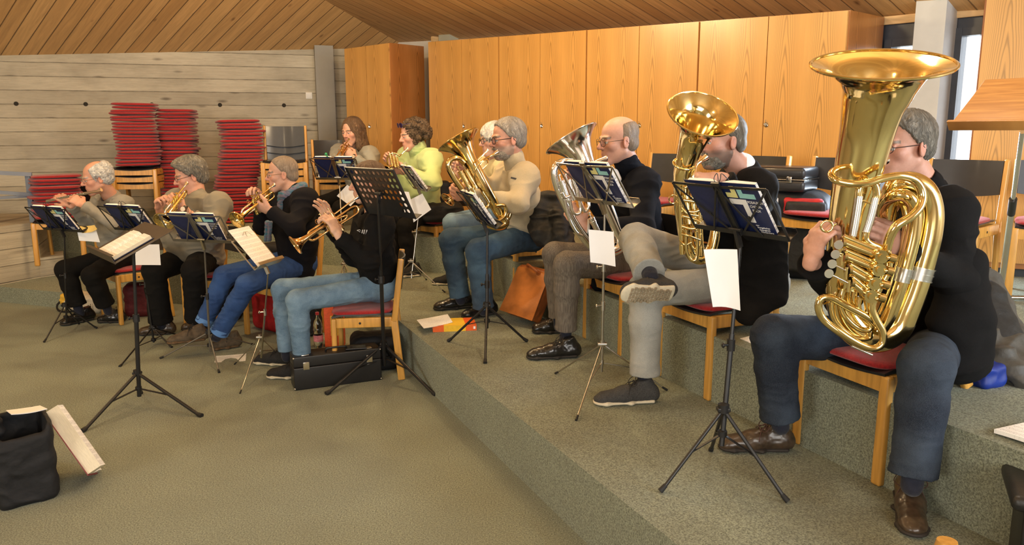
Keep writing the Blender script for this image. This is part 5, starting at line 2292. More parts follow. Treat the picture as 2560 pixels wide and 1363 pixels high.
# 5 -- long haired woman
p_girl, W5, R5 = person('young woman with long brown hair playing a trumpet, in a pale grey jumper', dict(
    J=dict(head=D(881, 327, 8.28), shL=D(926, 386, 8.22), shR=D(848, 382, 8.58), elL=D(930, 428, 8.02), wrL=D(888, 394, 8.00),
           elR=D(838, 420, 8.36), wrR=D(858, 386, 8.18), hip=D(902, 480, 8.55), knR=D(806, 508, 8.16), knL=D(850, 520, 7.98),
           anR=D(796, 618, 8.10), anL=D(822, 622, 8.02)),
    face=(-0.50, -0.82, -0.22), front=(-0.55, -0.83, 0), hs=1.14, hair='long', hairm=HG_BROWN, nose=.8, beard=None,
    handL=dict(d=(-0.6, 0.0, 0.45), n=(-0.5, 0.4, 0.2), curl=0.9), handR=dict(d=(0.1, -0.2, 0.7), n=(0.5, -0.4, 0.1), curl=0.9),
    skin=(0.66, 0.38, 0.27), top=dict(m=F_LIGHTG, name='jumper', w=.155, d=.12, arm=.06, fold=.008, fs=9),
    legs=dict(m=F_BLACKT, len=.98, thigh=.088, knee=.068, ankle=.058), shoeR=(G(826, 652, H1), G(772, 660, H1)), shoeL=(G(842, 640, H1), G(800, 648, H1)), shoem=SH_WHITE, vox=.008))
# 6 -- lime hoodie
p_lime, W6, R6 = person('woman with curly brown hair playing a small round horn, in a lime green hoodie', dict(
    J=dict(head=D(1031, 338, 7.55), shL=D(1078, 398, 7.46), shR=D(1018, 394, 7.80), elL=D(1084, 458, 7.26), wrL=D(1016, 428, 7.22),
           elR=D(995, 452, 7.66), wrR=D(985, 414, 7.50), hip=D(1064, 520, 7.82), knR=D(984, 556, 7.62), knL=D(1012, 566, 7.36),
           anR=D(998, 664, 7.62), anL=D(1024, 672, 7.38)),
    face=(-0.86, -0.46, -0.18), front=(-0.80, -0.60, 0), hs=1.14, hair='curly', hairm=HG_CURL, nose=.9,
    handL=dict(d=(-0.85, 0.1, 0.1), n=(-0.1, 0.8, 0.3), curl=1.0), handR=dict(d=(-0.4, -0.1, 0.5), n=(0.2, -0.6, 0.0), curl=0.9),
    skin=(0.66, 0.37, 0.27), top=dict(m=F_LIME, name='hoodie', w=.19, d=.14, fat=1.15, belly=.03, arm=.074, fold=.010, fs=8, collar=True, collar_r=1.25),
    glasses=mat('blue_sunglass_frame', (0.02, 0.03, 0.16), 0.3), glasses_up=True,
    legs=dict(m=F_BLACKT, len=.98, thigh=.095, knee=.07, ankle=.06), shoeR=(G(1028, 684, H1), G(984, 682, H1)), shoeL=(G(1050, 690, H1), G(1000, 694, H1)), shoem=SH_BLKW, vox=.008))
# 7 -- white haired woman
p_white, W7, R7 = person('woman with a white bob half hidden behind the man in the cream jumper', dict(
    J=dict(head=D(1235, 348, 6.58), shL=D(1262, 420, 6.48), shR=D(1218, 414, 6.80), elL=D(1240, 485, 6.26), wrL=D(1172, 448, 6.30),
           elR=D(1190, 470, 6.62), wrR=D(1165, 430, 6.50), hip=D(1262, 540, 6.80), knR=D(1130, 556, 6.50), knL=D(1132, 562, 6.24),
           anR=D(1130, 680, 6.50), anL=D(1140, 690, 6.26)),
    face=(-0.93, -0.34, -0.14), front=(-0.90, -0.42, 0), hs=1.10, hair='bob', hairm=HG_WHITE, glasses=M_GLASSF, nose=.9, gthick=.0022,
    handL=dict(d=(-0.8, 0.1, 0.2), n=(-0.1, 0.8, 0.3), curl=0.9), handR=dict(d=(-0.6, -0.1, 0.4), n=(0.1, -0.6, 0.0), curl=0.8),
    skin=(0.66, 0.42, 0.32), top=dict(m=F_CREAM2, name='cardigan', w=.16, d=.12, arm=.06),
    legs=dict(m=F_DEN2, len=.98, thigh=.09, knee=.068, ankle=.06), shoeR=(G(1176, 700, H1), G(1112, 700, H1)), shoeL=(G(1160, 712, H1), G(1080, 712, H1)), shoem=SH_BLKW, vox=.008))
# 8 -- cream jumper with euphonium
p_cream, W8, R8 = person('bearded man with glasses playing a brass euphonium, in a cream jumper', dict(
    J=dict(head=D(1270, 346, 5.62), shL=D(1312, 442, 5.54), shR=D(1276, 434, 5.92), elL=D(1296, 508, 5.36), wrL=D(1180, 492, 5.42),
           elR=D(1225, 476, 5.90), wrR=D(1186, 432, 5.74), hip=D(1318, 588, 5.98), knR=D(1126, 600, 5.78), knL=D(1194, 628, 5.48),
           anR=D(1150, 742, 5.78), anL=D(1208, 768, 5.52)),
    face=(-0.94, -0.32, -0.12), front=(-0.90, -0.44, 0), hs=1.17, hair='short', hairm=HG_GREY, glasses=M_GLASSF, gthick=.0022,
    beard=(0.36, 0.31, 0.27), beardm=HG_GREY, beard3d=True,
    handL=dict(d=(-0.88, 0.0, 0.12), n=(-0.1, 0.8, 0.3), curl=0.75, sc=1.15), handR=dict(d=(-0.55, -0.15, 0.35), n=(0.1, -0.75, -0.2), curl=0.7, sc=1.15),
    skin=(0.66, 0.36, 0.26), top=dict(m=F_CREAM, name='zip_jumper', w=.175, d=.135, arm=.072, fold=.009, fs=8, belly=.01, collar=True),
    legs=dict(m=F_DEN3, len=1.0, thigh=.098, knee=.078, ankle=.072, fold=.007, fs=13), shoeR=(G(1182, 768, H1), G(1084, 776, H1)), shoeL=(G(1240, 784, H1), G(1156, 798, H1)), shoem=SH_BLACK))
# 9 -- bald man
p_bald, W9, R9 = person('bald man with dark round glasses playing a silver euphonium, in a dark zip fleece', dict(
    J=dict(head=D(1546, 350, 4.86), shL=D(1608, 462, 4.80), shR=D(1568, 452, 5.16), elL=D(1606, 572, 4.56), wrL=D(1462, 566, 4.54),
           elR=D(1505, 515, 5.12), wrR=D(1456, 458, 5.02), hip=D(1610, 655, 5.18), knR=D(1388, 636, 4.98), knL=D(1418, 662, 4.66),
           anR=D(1398, 806, 4.98), anL=D(1414, 838, 4.70)),
    face=(-0.95, -0.28, -0.12), front=(-0.92, -0.38, 0), hs=1.17, hair='bald_sides', hairm=HG_FAIR, glasses=M_GLASSF,
    handL=dict(d=(-0.62, 0.02, 0.62), n=(-0.1, 0.85, 0.3), curl=0.85, sc=1.15), handR=dict(d=(-0.6, -0.15, 0.35), n=(0.1, -0.75, -0.1), curl=0.75, sc=1.15),
    skin=(0.68, 0.39, 0.29), top=dict(m=F_NAVYF, name='zip_fleece', w=.175, d=.135, arm=.074, fold=.008, fs=8, hem=-.01, collar=True),
    legs=dict(m=F_TWEED, len=.92, thigh=.092, knee=.074, ankle=.062, fold=.005, fs=12), shoeR=(G(1412, 832, H1), G(1330, 832, H1)), shoeL=(G(1450, 892, H1), G(1316, 898, H1)), shoem=SH_BLACK, vox=.0058))
# 10 -- light grey jeans
p_grey, W10, R10 = person('man with a goatee behind a gold bell, light grey jeans, legs crossed', dict(
    J=dict(head=D(1806, 350, 4.04), shL=D(1890, 468, 3.92), shR=D(1842, 452, 4.28), elL=D(1882, 560, 3.74), wrL=D(1802, 444, 3.70),
           elR=D(1800, 580, 4.24), wrR=D(1722, 566, 4.04), hip=D(1896, 700, 4.24), knR=D(1590, 600, 4.02), knL=D(1614, 724, 3.86),
           anR=D(1624, 686, 3.66), anL=D(1612, 940, 3.84)),
    face=(-0.95, -0.26, -0.10), front=(-0.92, -0.38, 0), hs=1.14, hair='buzz', hairm=HG_SALT, beard=(0.13, 0.11, 0.09), beard_a=.8, beardm=HG_SALT, beard3d=True,
    handL=dict(d=(-0.95, 0.05, 0.02), n=(-0.1, 0.3, -0.85), curl=0.55, sc=1.15), handR=dict(d=(-0.42, -0.12, 0.70), n=(0.65, -0.2, 0.3), curl=1.05, sc=1.15),
    skin=(0.64, 0.36, 0.27), top=dict(m=F_HOOD, name='jacket', w=.185, d=.14, arm=.07, fold=.008, fs=8, hem=-.07),
    legs=dict(m=F_DEN4, len=.98, thigh=.095, knee=.078, ankle=.072, fold=.006, fs=13), shoeR=(D(1694, 738, 3.58), D(1556, 738, 3.50), (0.10, 0.90, 0.42)), shoeL=(G(1644, 1004, H1), G(1484, 1012, H1)), shoem=SH_SNEAK,
    vox=.0055))
# 11 -- tuba player
p_tuba, W11, R11 = person('tuba player in black jumper and indigo jeans, face hidden behind the huge brass bell', dict(
    J=dict(head=D(2262, 362, 3.20), shL=D(2366, 532, 3.04), shR=D(2285, 512, 3.44), elL=D(2392, 700, 2.98), wrL=D(2252, 618, 2.83),
           elR=D(2105, 745, 3.30), wrR=D(2028, 650, 2.76), hip=D(2300, 860, 3.30), knR=D(1934, 842, 3.12), knL=D(2316, 915, 2.66),
           anR=D(1950, 1050, 3.14), anL=D(2282, 1195, 2.60)),
    face=(-0.95, -0.26, -0.12), front=(-0.88, -0.47, 0), hs=1.10, hair='short', hairm=HG_SALT, glasses=M_GLASSF, round=False,
    handL=dict(d=(-0.80, -0.38, 0.42), n=(-0.25, 0.85, -0.10), curl=0.85, sc=1.10), handR=dict(d=(0.16, -0.10, 0.80), n=(0.80, 0.40, -0.12), curl=0.95, sc=1.08),
    skin=(0.62, 0.34, 0.25), top=dict(m=F_HOOD, name='jumper', w=.18, d=.14, arm=.074, fold=.008, fs=8, hem=-.02, collar=True, collar_h=.40, collar_r=1.12),
    legs=dict(m=F_DEN5, len=.97, thigh=.098, knee=.082, ankle=.076, fold=.006, fs=12), shoeR=(G(1980, 1126, H1), G(1796, 1124, H1)), shoeL=(G(2262, 1232, H1), G(2284, 1350, H1)), shoem=SH_BROWN,
    vox=.0052, bvox=.0042))
# ------------------------------------------------------------------ instruments
def mono(xs, ys, q):
    """monotone cubic through the points"""
    xs, ys, q = map(np.asarray, (xs, ys, q))
    h = np.diff(xs)
    d = np.diff(ys) / h
    m = np.zeros(len(xs))
    m[0], m[-1] = d[0], d[-1]
    for i in range(1, len(xs) - 1):
        m[i] = 0 if d[i - 1] * d[i] <= 0 else 2 * d[i - 1] * d[i] / (d[i - 1] + d[i])
    i = np.clip(np.searchsorted(xs, q) - 1, 0, len(h) - 1)
    t = (q - xs[i]) / h[i]
    return (ys[i] * (1 + 2 * t) * (1 - t) ** 2 + m[i] * h[i] * t * (1 - t) ** 2 + ys[i + 1] * t * t * (3 - 2 * t) + m[i + 1] * h[i] * t * t * (t - 1))


def bell_mesh(b, pts, n=40, rim=0.004, wall=0.0016):
    """pts: (point, radius) from the rim down. The flare is turned about one straight axis, the rest follows the bent tube"""
    P0 = [V(p) for p, r in pts]
    r0 = [r for p, r in pts]
    k = next((i for i, r in enumerate(r0) if r < 0.6 * r0[0]), len(r0) - 1)
    k = max(1, min(k, len(r0) - 2))
    ax = (P0[k] - P0[0]).normalized()
    for i in range(1, k):
        P0[i] = P0[0] + ax * (P0[i] - P0[0]).dot(ax)
    cum = [0.0]
    for i in range(1, len(P0)):
        cum.append(cum[-1] + max(1e-5, (P0[i] - P0[i - 1]).length))
    total = cum[-1]
    q = sorted(set([total * (i / 40) ** 1.6 for i in range(41)]))
    P, Rr = [], []
    rs = mono(cum, r0, q)
    cs = [mono(cum, [p[j] for p in P0], q) for j in range(3)]
    for i in range(len(q)):
        P.append(V((float(cs[0][i]), float(cs[1][i]), float(cs[2][i]))))
        Rr.append(float(rs[i]))
    b.tube(P, Rr, n, cap=False)
    kk = max(3, int(len(P) * 0.80))
    b.tube([p + ax * 0.0004 for p in P[:kk]], [max(0.001, r - wall) for r in Rr[:kk]], n, cap=False)
    nn = ax.orthogonal().normalized()
    bb = ax.cross(nn)
    b.tube([P[0] + (nn * math.cos(2 * math.pi * i / 48) + bb * math.sin(2 * math.pi * i / 48)) * Rr[0] for i in range(48)], rim, 8, closed=True)
    return b


def pipe(b, pts, n=6, seg=14):
    return spipe(b, [(*V(p), r) for p, r in pts], n, seg)


def valve(b, a, c, r):
    """piston or rotor casing with ribbed caps from a to c"""
    a, c = V(a), V(c)
    d = (c - a).normalized()
    L = (c - a).length
    b.tube([a, a + d * L], r, 18)
    for q in (0.0, 0.16, 0.84):
        b.tube([a + d * L * q, a + d * (L * q + L * .10)], r * 1.16, 18)
    return b


def trumpet(label, p0, p1, up, m, fat=1.0, bell=0.061, name='trumpet', cat='trumpet', sc=None):
    p0, p1 = V(p0), V(p1)
    x = (p1 - p0).normalized()
    L = (p1 - p0).length
    s = L / 0.50
    z = (V(up) - V(up).dot(x) * x).normalized()
    y = z.cross(x)
    t = thing(name, label, cat, p0)
    W = lambda a, b_, c: (x * a + y * b_ + z * c) * s
    b = MB()
    b.tube([W(0, 0, 0), W(.004, 0, 0), W(.020, 0, 0), (W(.045, 0, 0)), W(.075, 0, 0)], [.0135, .0138, .0085, .0050, .0055], 16)
    b.build('mouthpiece', M_SILVER, t)
    b = MB()
    bell_mesh(b, [(W(.50, .018, -.030), bell), (W(.492, .018, -.030), bell * .80), (W(.478, .018, -.030), bell * .58), (W(.45, .018, -.030), bell * .38),
                  (W(.40, .018, -.030), .0155 * fat), (W(.33, .018, -.030), .0105 * fat), (W(.24, .018, -.030), .0078 * fat), (W(.12, .018, -.030), .0065 * fat)])
    pipe(b, [(W(.13, .018, -.030), .0064 * fat), (W(.075, .018, -.030), .006), (W(.050, .018, -.045), .006), (W(.060, .018, -.075), .006), (W(.10, .018, -.080), .006), (W(.19, .012, -.078), .006)])
    b.build('bell', m, t)
    b = MB()
    pipe(b, [(W(.07, 0, 0), .0058), (W(.20, -.012, -.008), .0058), (W(.36, -.018, -.012), .006)])
    b.build('leadpipe', m, t)
    b = MB()
    pipe(b, [(W(.34, -.018, -.012), .0070), (W(.385, -.018, -.014), .0068), (W(.405, -.018, -.042), .0068), (W(.385, -.018, -.070), .0068), (W(.30, -.014, -.072), .0068), (W(.27, -.006, -.07), .0066)])
    b.cyl(W(.30, -.016, -.0125), W(.335, -.018, -.0125), .0082)
    b.build('tuning_slide', M_SILVER if m is M_BRASS else m, t)
    for i in range(3):
        b = MB()
        cx = .205 + .031 * i
        valve(b, W(cx, 0, -.118), W(cx, 0, .010), .0125 * s)
        b.cyl(W(cx, 0, .010), W(cx, 0, .042 - .012 * (i == 1)), .0030)
        b.cyl(W(cx, 0, .042 - .012 * (i == 1)), W(cx, 0, .047 - .012 * (i == 1)), .0085)
        b.build('valve', m, t)
    b = MB()
    b.tube([W(.30 + .013 * math.cos(a * .628), -.024, .012 + .013 * math.sin(a * .628)) for a in range(10)], .002, 6, closed=True)
    b.build('finger_ring', m, t)
    b = MB()
    pipe(b, [(W(.21, .012, -.04), .005), (W(.16, .03, -.045), .005), (W(.135, .03, -.055), .005), (W(.16, .03, -.066), .005), (W(.21, .012, -.066), .005)])
    b.build('valve_slide', m, t)
    return t


# flute
def flute():
    a, c = D(250, 476, 6.50), D(117, 503, 6.80)
    t = thing('flute', 'silver concert flute held to the lips of the white haired man', 'flute', a)
    d = (c - a).normalized()
    L = (c - a).length
    MB().tube([V((0, 0, 0)) - d * .02, d * .21], .0115, 16).build('head_joint', M_SILVER, t)
    b = MB()
    b.tube([d * .20, d * (L - .11)], .0100, 16)
    b.tube([d * .195, d * .225], .0122, 16)
    b.build('body_joint', M_SILVER, t)
    MB().tube([d * (L - .12), d * L], .0108, 16).build('foot_joint', M_SILVER, t)
    up = V((0, 0, 1))
    b = MB()
    b.tube([V((0, 0, .002)) - d * .015 + up * .009, d * .012 + up * .009], .010, 12)
    b.build('lip_plate', M_SILVER, t)
    for i in range(11):
        p = d * (.25 + i * (L - .28) / 11) + up * .011
        b = MB()
        b.cyl(p, p + up * .003, .0075)
        b.build('key', M_SILVER, t)
    b = MB()
    b.tube([d * .24 + V((.0, -.011, .006)), d * (L - .03) + V((0, -.011, .006))], .002, 6)
    b.build('key_rod', M_SILVER, t)


flute()
trumpet('brass flugelhorn held low by the stout man in the beige grey jumper', D(467, 458, 6.07), D(404, 546, 5.72), (0.3, 0, 1), M_BRASS, 1.5, .075, 'flugelhorn', 'flugelhorn')
trumpet('brass trumpet of the man in the black coat, bell open to the front', D(686, 462, 5.79), D(585, 541, 5.42), (0.1, 0, 1), M_BRASS, 1.0, .062)
trumpet('rose brass trumpet of the hooded player pointing down to the left', D(897, 492, 5.06), D(730, 603, 4.84), (-0.35, 0, 1), M_BRASSD, 1.0, .062)
trumpet('brass trumpet of the long haired woman pointing at the floor', D(872, 348, 8.12), D(838, 400, 7.74), (0.2, 0.3, 1), M_BRASSD, 1.0, .06)
trumpet('brass trumpet of the white haired woman, its bell left of the euphonium', D(1220, 375, 6.42), D(1112, 490, 6.12), (0.3, 0, 1), M_BRASSD, 1.0, .06)


def small_horn():
    p0 = D(1019, 371, 7.38)
    t = thing('small_horn', 'small coiled brass horn held by the woman in the lime hoodie', 'horn', p0)
    L = lambda px, py, y: D(px, py, y) - p0
    b = MB()
    b.tube([L(1019, 371, 7.38), L(1017, 373, 7.37), L(1012, 378, 7.35), L(1004, 386, 7.33)], [.013, .009, .005, .006], 14)
    b.build('mouthpiece', M_SILVER, t)
    b = MB()
    cx, cy = 985, 400
    pts = []
    for i in range(22):
        a = -0.6 - i / 21 * 5.4
        r = 17 + (1.5 if i > 11 else 0)
        pts.append((L(cx + r * math.cos(a), cy + r * math.sin(a), 7.28 + .002 * i), .008))
    pipe(b, [(L(1004, 386, 7.33), .006)] + pts, 3, 12)
    b.build('coil', M_BRASS, t)
    for i in range(3):
        b = MB()
        valve(b, L(975 + 8 * i, 388 + 3 * i, 7.22), L(981 + 8 * i, 416 + 3 * i, 7.20), .012)
        b.cyl(L(975 + 8 * i, 388 + 3 * i, 7.22), L(973 + 8 * i, 381 + 3 * i, 7.22), .004)
        b.build('valve', M_BRASS, t)
    b = MB()
    bell_mesh(b, [(L(962, 428, 7.05), .055), (L(964, 426, 7.07), .038), (L(969, 421, 7.12), .022), (L(978, 415, 7.22), .012), (L(990, 412, 7.28), .009)], 28)
    b.build('bell', M_BRASS, t)


small_horn()


def euphonium(label, m, Y, K, bellpts, loop, valves, extra, lead, name='euphonium', mp=M_SILVER):
    """K maps (px, py, extra depth) to a point; all tubes are real pipes in the plane of the instrument"""
    o = K(*bellpts[-1][:2])
    t = thing(name, label, name, o)
    L = lambda q: K(q[0], q[1], q[2] if len(q) > 3 else 0.0) - o
    b = MB()
    bell_mesh(b, [(L(q), q[-1]) for q in bellpts], 48, .0045)
    b.build('bell', m, t)
    b = MB()
    pipe(b, [(L(q), q[-1]) for q in loop], 8, 20)
    b.build('main_branch', m, t)
    for e in extra:
        b = MB()
        pipe(b, [(L(q), q[-1]) for q in e], 6, 12)
        b.build('slide', m, t)
    for (a, c, r) in valves:
        b = MB()
        A, C = L(a + (0,) if len(a) == 3 else a), L(c + (0,) if len(c) == 3 else c)
        valve(b, A, C, r)
        d = (A - C).normalized()
        b.cyl(A, A + d * .030, .003)
        b.cyl(A + d * .030, A + d * .036, .009)
        b.build('valve', m, t)
    b = MB()
    pipe(b, [(L(q), q[-1]) for q in lead[1:]], 6, 12)
    b.build('leadpipe', m, t)
    b = MB()
    pts = [L(q) for q in lead[:4]]
    d = (pts[0] - pts[1]).normalized()
    b.tube([pts[0], pts[0] - d * .006, pts[0] - d * .03, pts[0] - d * .07], [.0165, .0165, .010, .0065], 16)
    b.build('mouthpiece', mp, t)
    return t


K8 = lambda px, py, e=0.0: D(px, py, 5.30 + (px - 1200) * .0011 + e)
euphonium('brass euphonium on the lap of the man in the cream jumper', M_BRASS, 5.3, K8,
          [(1146, 350, .085, .148), (1149, 355, .078, .125), (1154, 364, .067, .094), (1163, 380, .050, .067), (1178, 408, .025, .050), (1203, 452, .005, .041), (1232, 503, .035), (1256, 545, .031)],
          [(1250, 535, 0, .032), (1262, 552, 0, .031), (1258, 563, 0, .031), (1240, 566, 0, .030), (1215, 558, 0, .028), (1190, 528, -.02, .025), (1160, 480, -.03, .022), (1132, 440, -.03, .020),
           (1121, 415, -.03, .019), (1128, 399, -.03, .018), (1145, 396, -.03, .017), (1160, 408, -.02, .016)],
          [((1150, 428, -.04, 0), (1176, 476, -.05, 0), .0165), ((1163, 424, -.02, 0), (1189, 472, -.03, 0), .0165), ((1176, 420, 0, 0), (1202, 468, -.01, 0), .0165), ((1196, 500, -.07, 0), (1222, 540, -.07, 0), .0165)],
          [[(1268, 480, .03, .014), (1277, 510, .03, .014), (1272, 545, .03, .014), (1250, 548, .02, .014), (1222, 505, -.02, .012)],
           [(1180, 470, -.07, .009), (1195, 500, -.07, .009), (1212, 520, -.07, .009), (1222, 508, -.07, .009), (1205, 480, -.07, .009)],
           [(1170, 470, -.09, .009), (1185, 505, -.09, .009), (1200, 535, -.09, .009), (1212, 530, -.09, .009), (1196, 495, -.09, .009)],
           [(1235, 560, -.05, .013), (1262, 540, -.05, .013), (1262, 515, -.05, .013), (1240, 515, -.05, .013)]],
          [(1245, 380, -.02, .007), (1238, 384, -.02, .007), (1222, 392, -.05, .0065), (1205, 402, -.10, .0068), (1192, 418, -.12, .007), (1186, 440, -.10, .0075), (1192, 462, -.06, .008)])
K9 = lambda px, py, e=0.0: D(px, py, 4.42 + (px - 1450) * .0010 + e)
euphonium('silver plated euphonium held by the bald man', M_SILVER, 4.4, K9,
          [(1428, 346, .095, .160), (1432, 352, .087, .136), (1438, 362, .075, .105), (1448, 380, .056, .077), (1464, 412, .028, .056), (1490, 462, .005, .045), (1520, 525, .039), (1545, 585, .035)],
          [(1538, 568, 0, .036), (1552, 600, 0, .035), (1543, 622, 0, .034), (1515, 630, 0, .032), (1482, 618, 0, .029), (1452, 582, -.02, .025), (1424, 535, -.03, .022), (1398, 480, -.03, .021),
           (1386, 440, -.03, .020), (1390, 415, -.03, .019), (1408, 404, -.03, .018), (1430, 404, -.02, .017)],
          [((1402, 452, -.05, 0), (1420, 505, -.06, 0), .0165), ((1418, 450, -.03, 0), (1436, 500, -.04, 0), .0165), ((1433, 446, -.01, 0), (1451, 498, -.02, 0), .0165), ((1478, 545, -.05, 0), (1500, 590, -.05, 0), .0165)],
          [[(1424, 500, -.08, .010), (1432, 530, -.08, .010), (1446, 534, -.08, .010), (1452, 518, -.08, .010), (1444, 480, -.08, .010)],
           [(1444, 470, -.08, .010), (1450, 505, -.08, .010), (1462, 528, -.08, .010), (1472, 512, -.08, .010), (1462, 480, -.06, .010)],
           [(1412, 500, -.09, .008), (1422, 545, -.09, .008), (1440, 580, -.09, .008), (1456, 590, -.09, .008)],
           [(1404, 482, -.1, .008), (1412, 494, -.1, .008), (1424, 490, -.1, .008)]],
          [(1516, 396, -.02, .007), (1508, 398, -.02, .007), (1494, 404, -.04, .0065), (1480, 416, -.08, .0068), (1462, 432, -.09, .007), (1448, 450, -.06, .0075), (1446, 470, -.05, .008)])
K10 = lambda px, py, e=0.0: D(px, py, 3.66 + e)
tb = euphonium('golden oval horn whose upturned bell hides the face above grey jeans', M_BRASS, 3.66, K10,
               [(1757, 284, -.105, .158), (1754, 292, -.095, .134), (1750, 303, -.080, .108), (1744, 319, -.058, .085), (1734, 346, -.030, .066), (1721, 386, -.008, .052), (1707, 440, 0, .043), (1704, 500, .01, .037), (1710, 560, .02, .034)],
               [(1708, 545, .02, .035), (1716, 600, .02, .033), (1732, 638, .02, .031), (1756, 646, .02, .029), (1778, 624, .03, .027), (1790, 570, .04, .025), (1792, 510, .05, .022), (1786, 470, .06, .02)],
               [((1700, 490, -.06, 0), (1706, 636, -.06, 0), .0125), ((1714, 486, -.04, 0), (1722, 560, -.05, 0), .0135), ((1730, 490, -.02, 0), (1738, 575, -.03, 0), .0135), ((1746, 496, 0, 0), (1754, 640, -.01, 0), .0125)],
               [[(1708, 500, -.07, .008), (1740, 506, -.07, .008), (1754, 520, -.07, .008), (1735, 530, -.07, .008), (1706, 526, -.07, .008)],
                [(1706, 540, -.07, .008), (1736, 548, -.07, .008), (1752, 560, -.07, .008), (1732, 572, -.07, .008), (1704, 566, -.07, .008)],
                [(1716, 575, -.08, .009), (1716, 620, -.08, .009), (1726, 648, -.08, .009), (1740, 648, -.08, .009), (1744, 615, -.08, .009), (1740, 578, -.08, .009)],
                [(1728, 580, -.07, .007), (1728, 610, -.07, .007), (1736, 622, -.07, .007), (1750, 612, -.07, .007), (1752, 585, -.07, .007)],
                [(1700, 600, -.06, .007), (1712, 612, -.08, .007), (1728, 606, -.08, .007)],
                [(1712, 470, -.07, .007), (1728, 462, -.07, .007), (1744, 470, -.06, .007), (1748, 490, -.04, .007)],
                [(1704, 520, -.085, .006), (1720, 535, -.09, .006), (1745, 540, -.08, .006)],
                [(1704, 585, -.085, .006), (1722, 590, -.09, .006), (1750, 600, -.08, .006)],
                [(1690, 398, -.05, .006), (1684, 406, -.07, .006), (1690, 416, -.09, .006), (1704, 423, -.09, .006), (1722, 424, -.08, .006), (1736, 418, -.06, .006)]],
               [(1768, 392, .1, .007), (1762, 396, .1, .007), (1750, 404, .05, .0065), (1738, 416, -.02, .007), (1732, 440, -.05, .0075), (1738, 470, -.04, .008)], name='baritone_horn')
b = MB()
c0 = K10(1683, 498, -.05)
b.tube([c0 + V((math.cos(a * .524) * .020, -.004 * math.sin(a * .524), math.sin(a * .524) * .020)) for a in range(12)], .0032, 8, closed=True)
o = b.build('finger_ring', M_BRASS, tb)
o.location = -tb.location


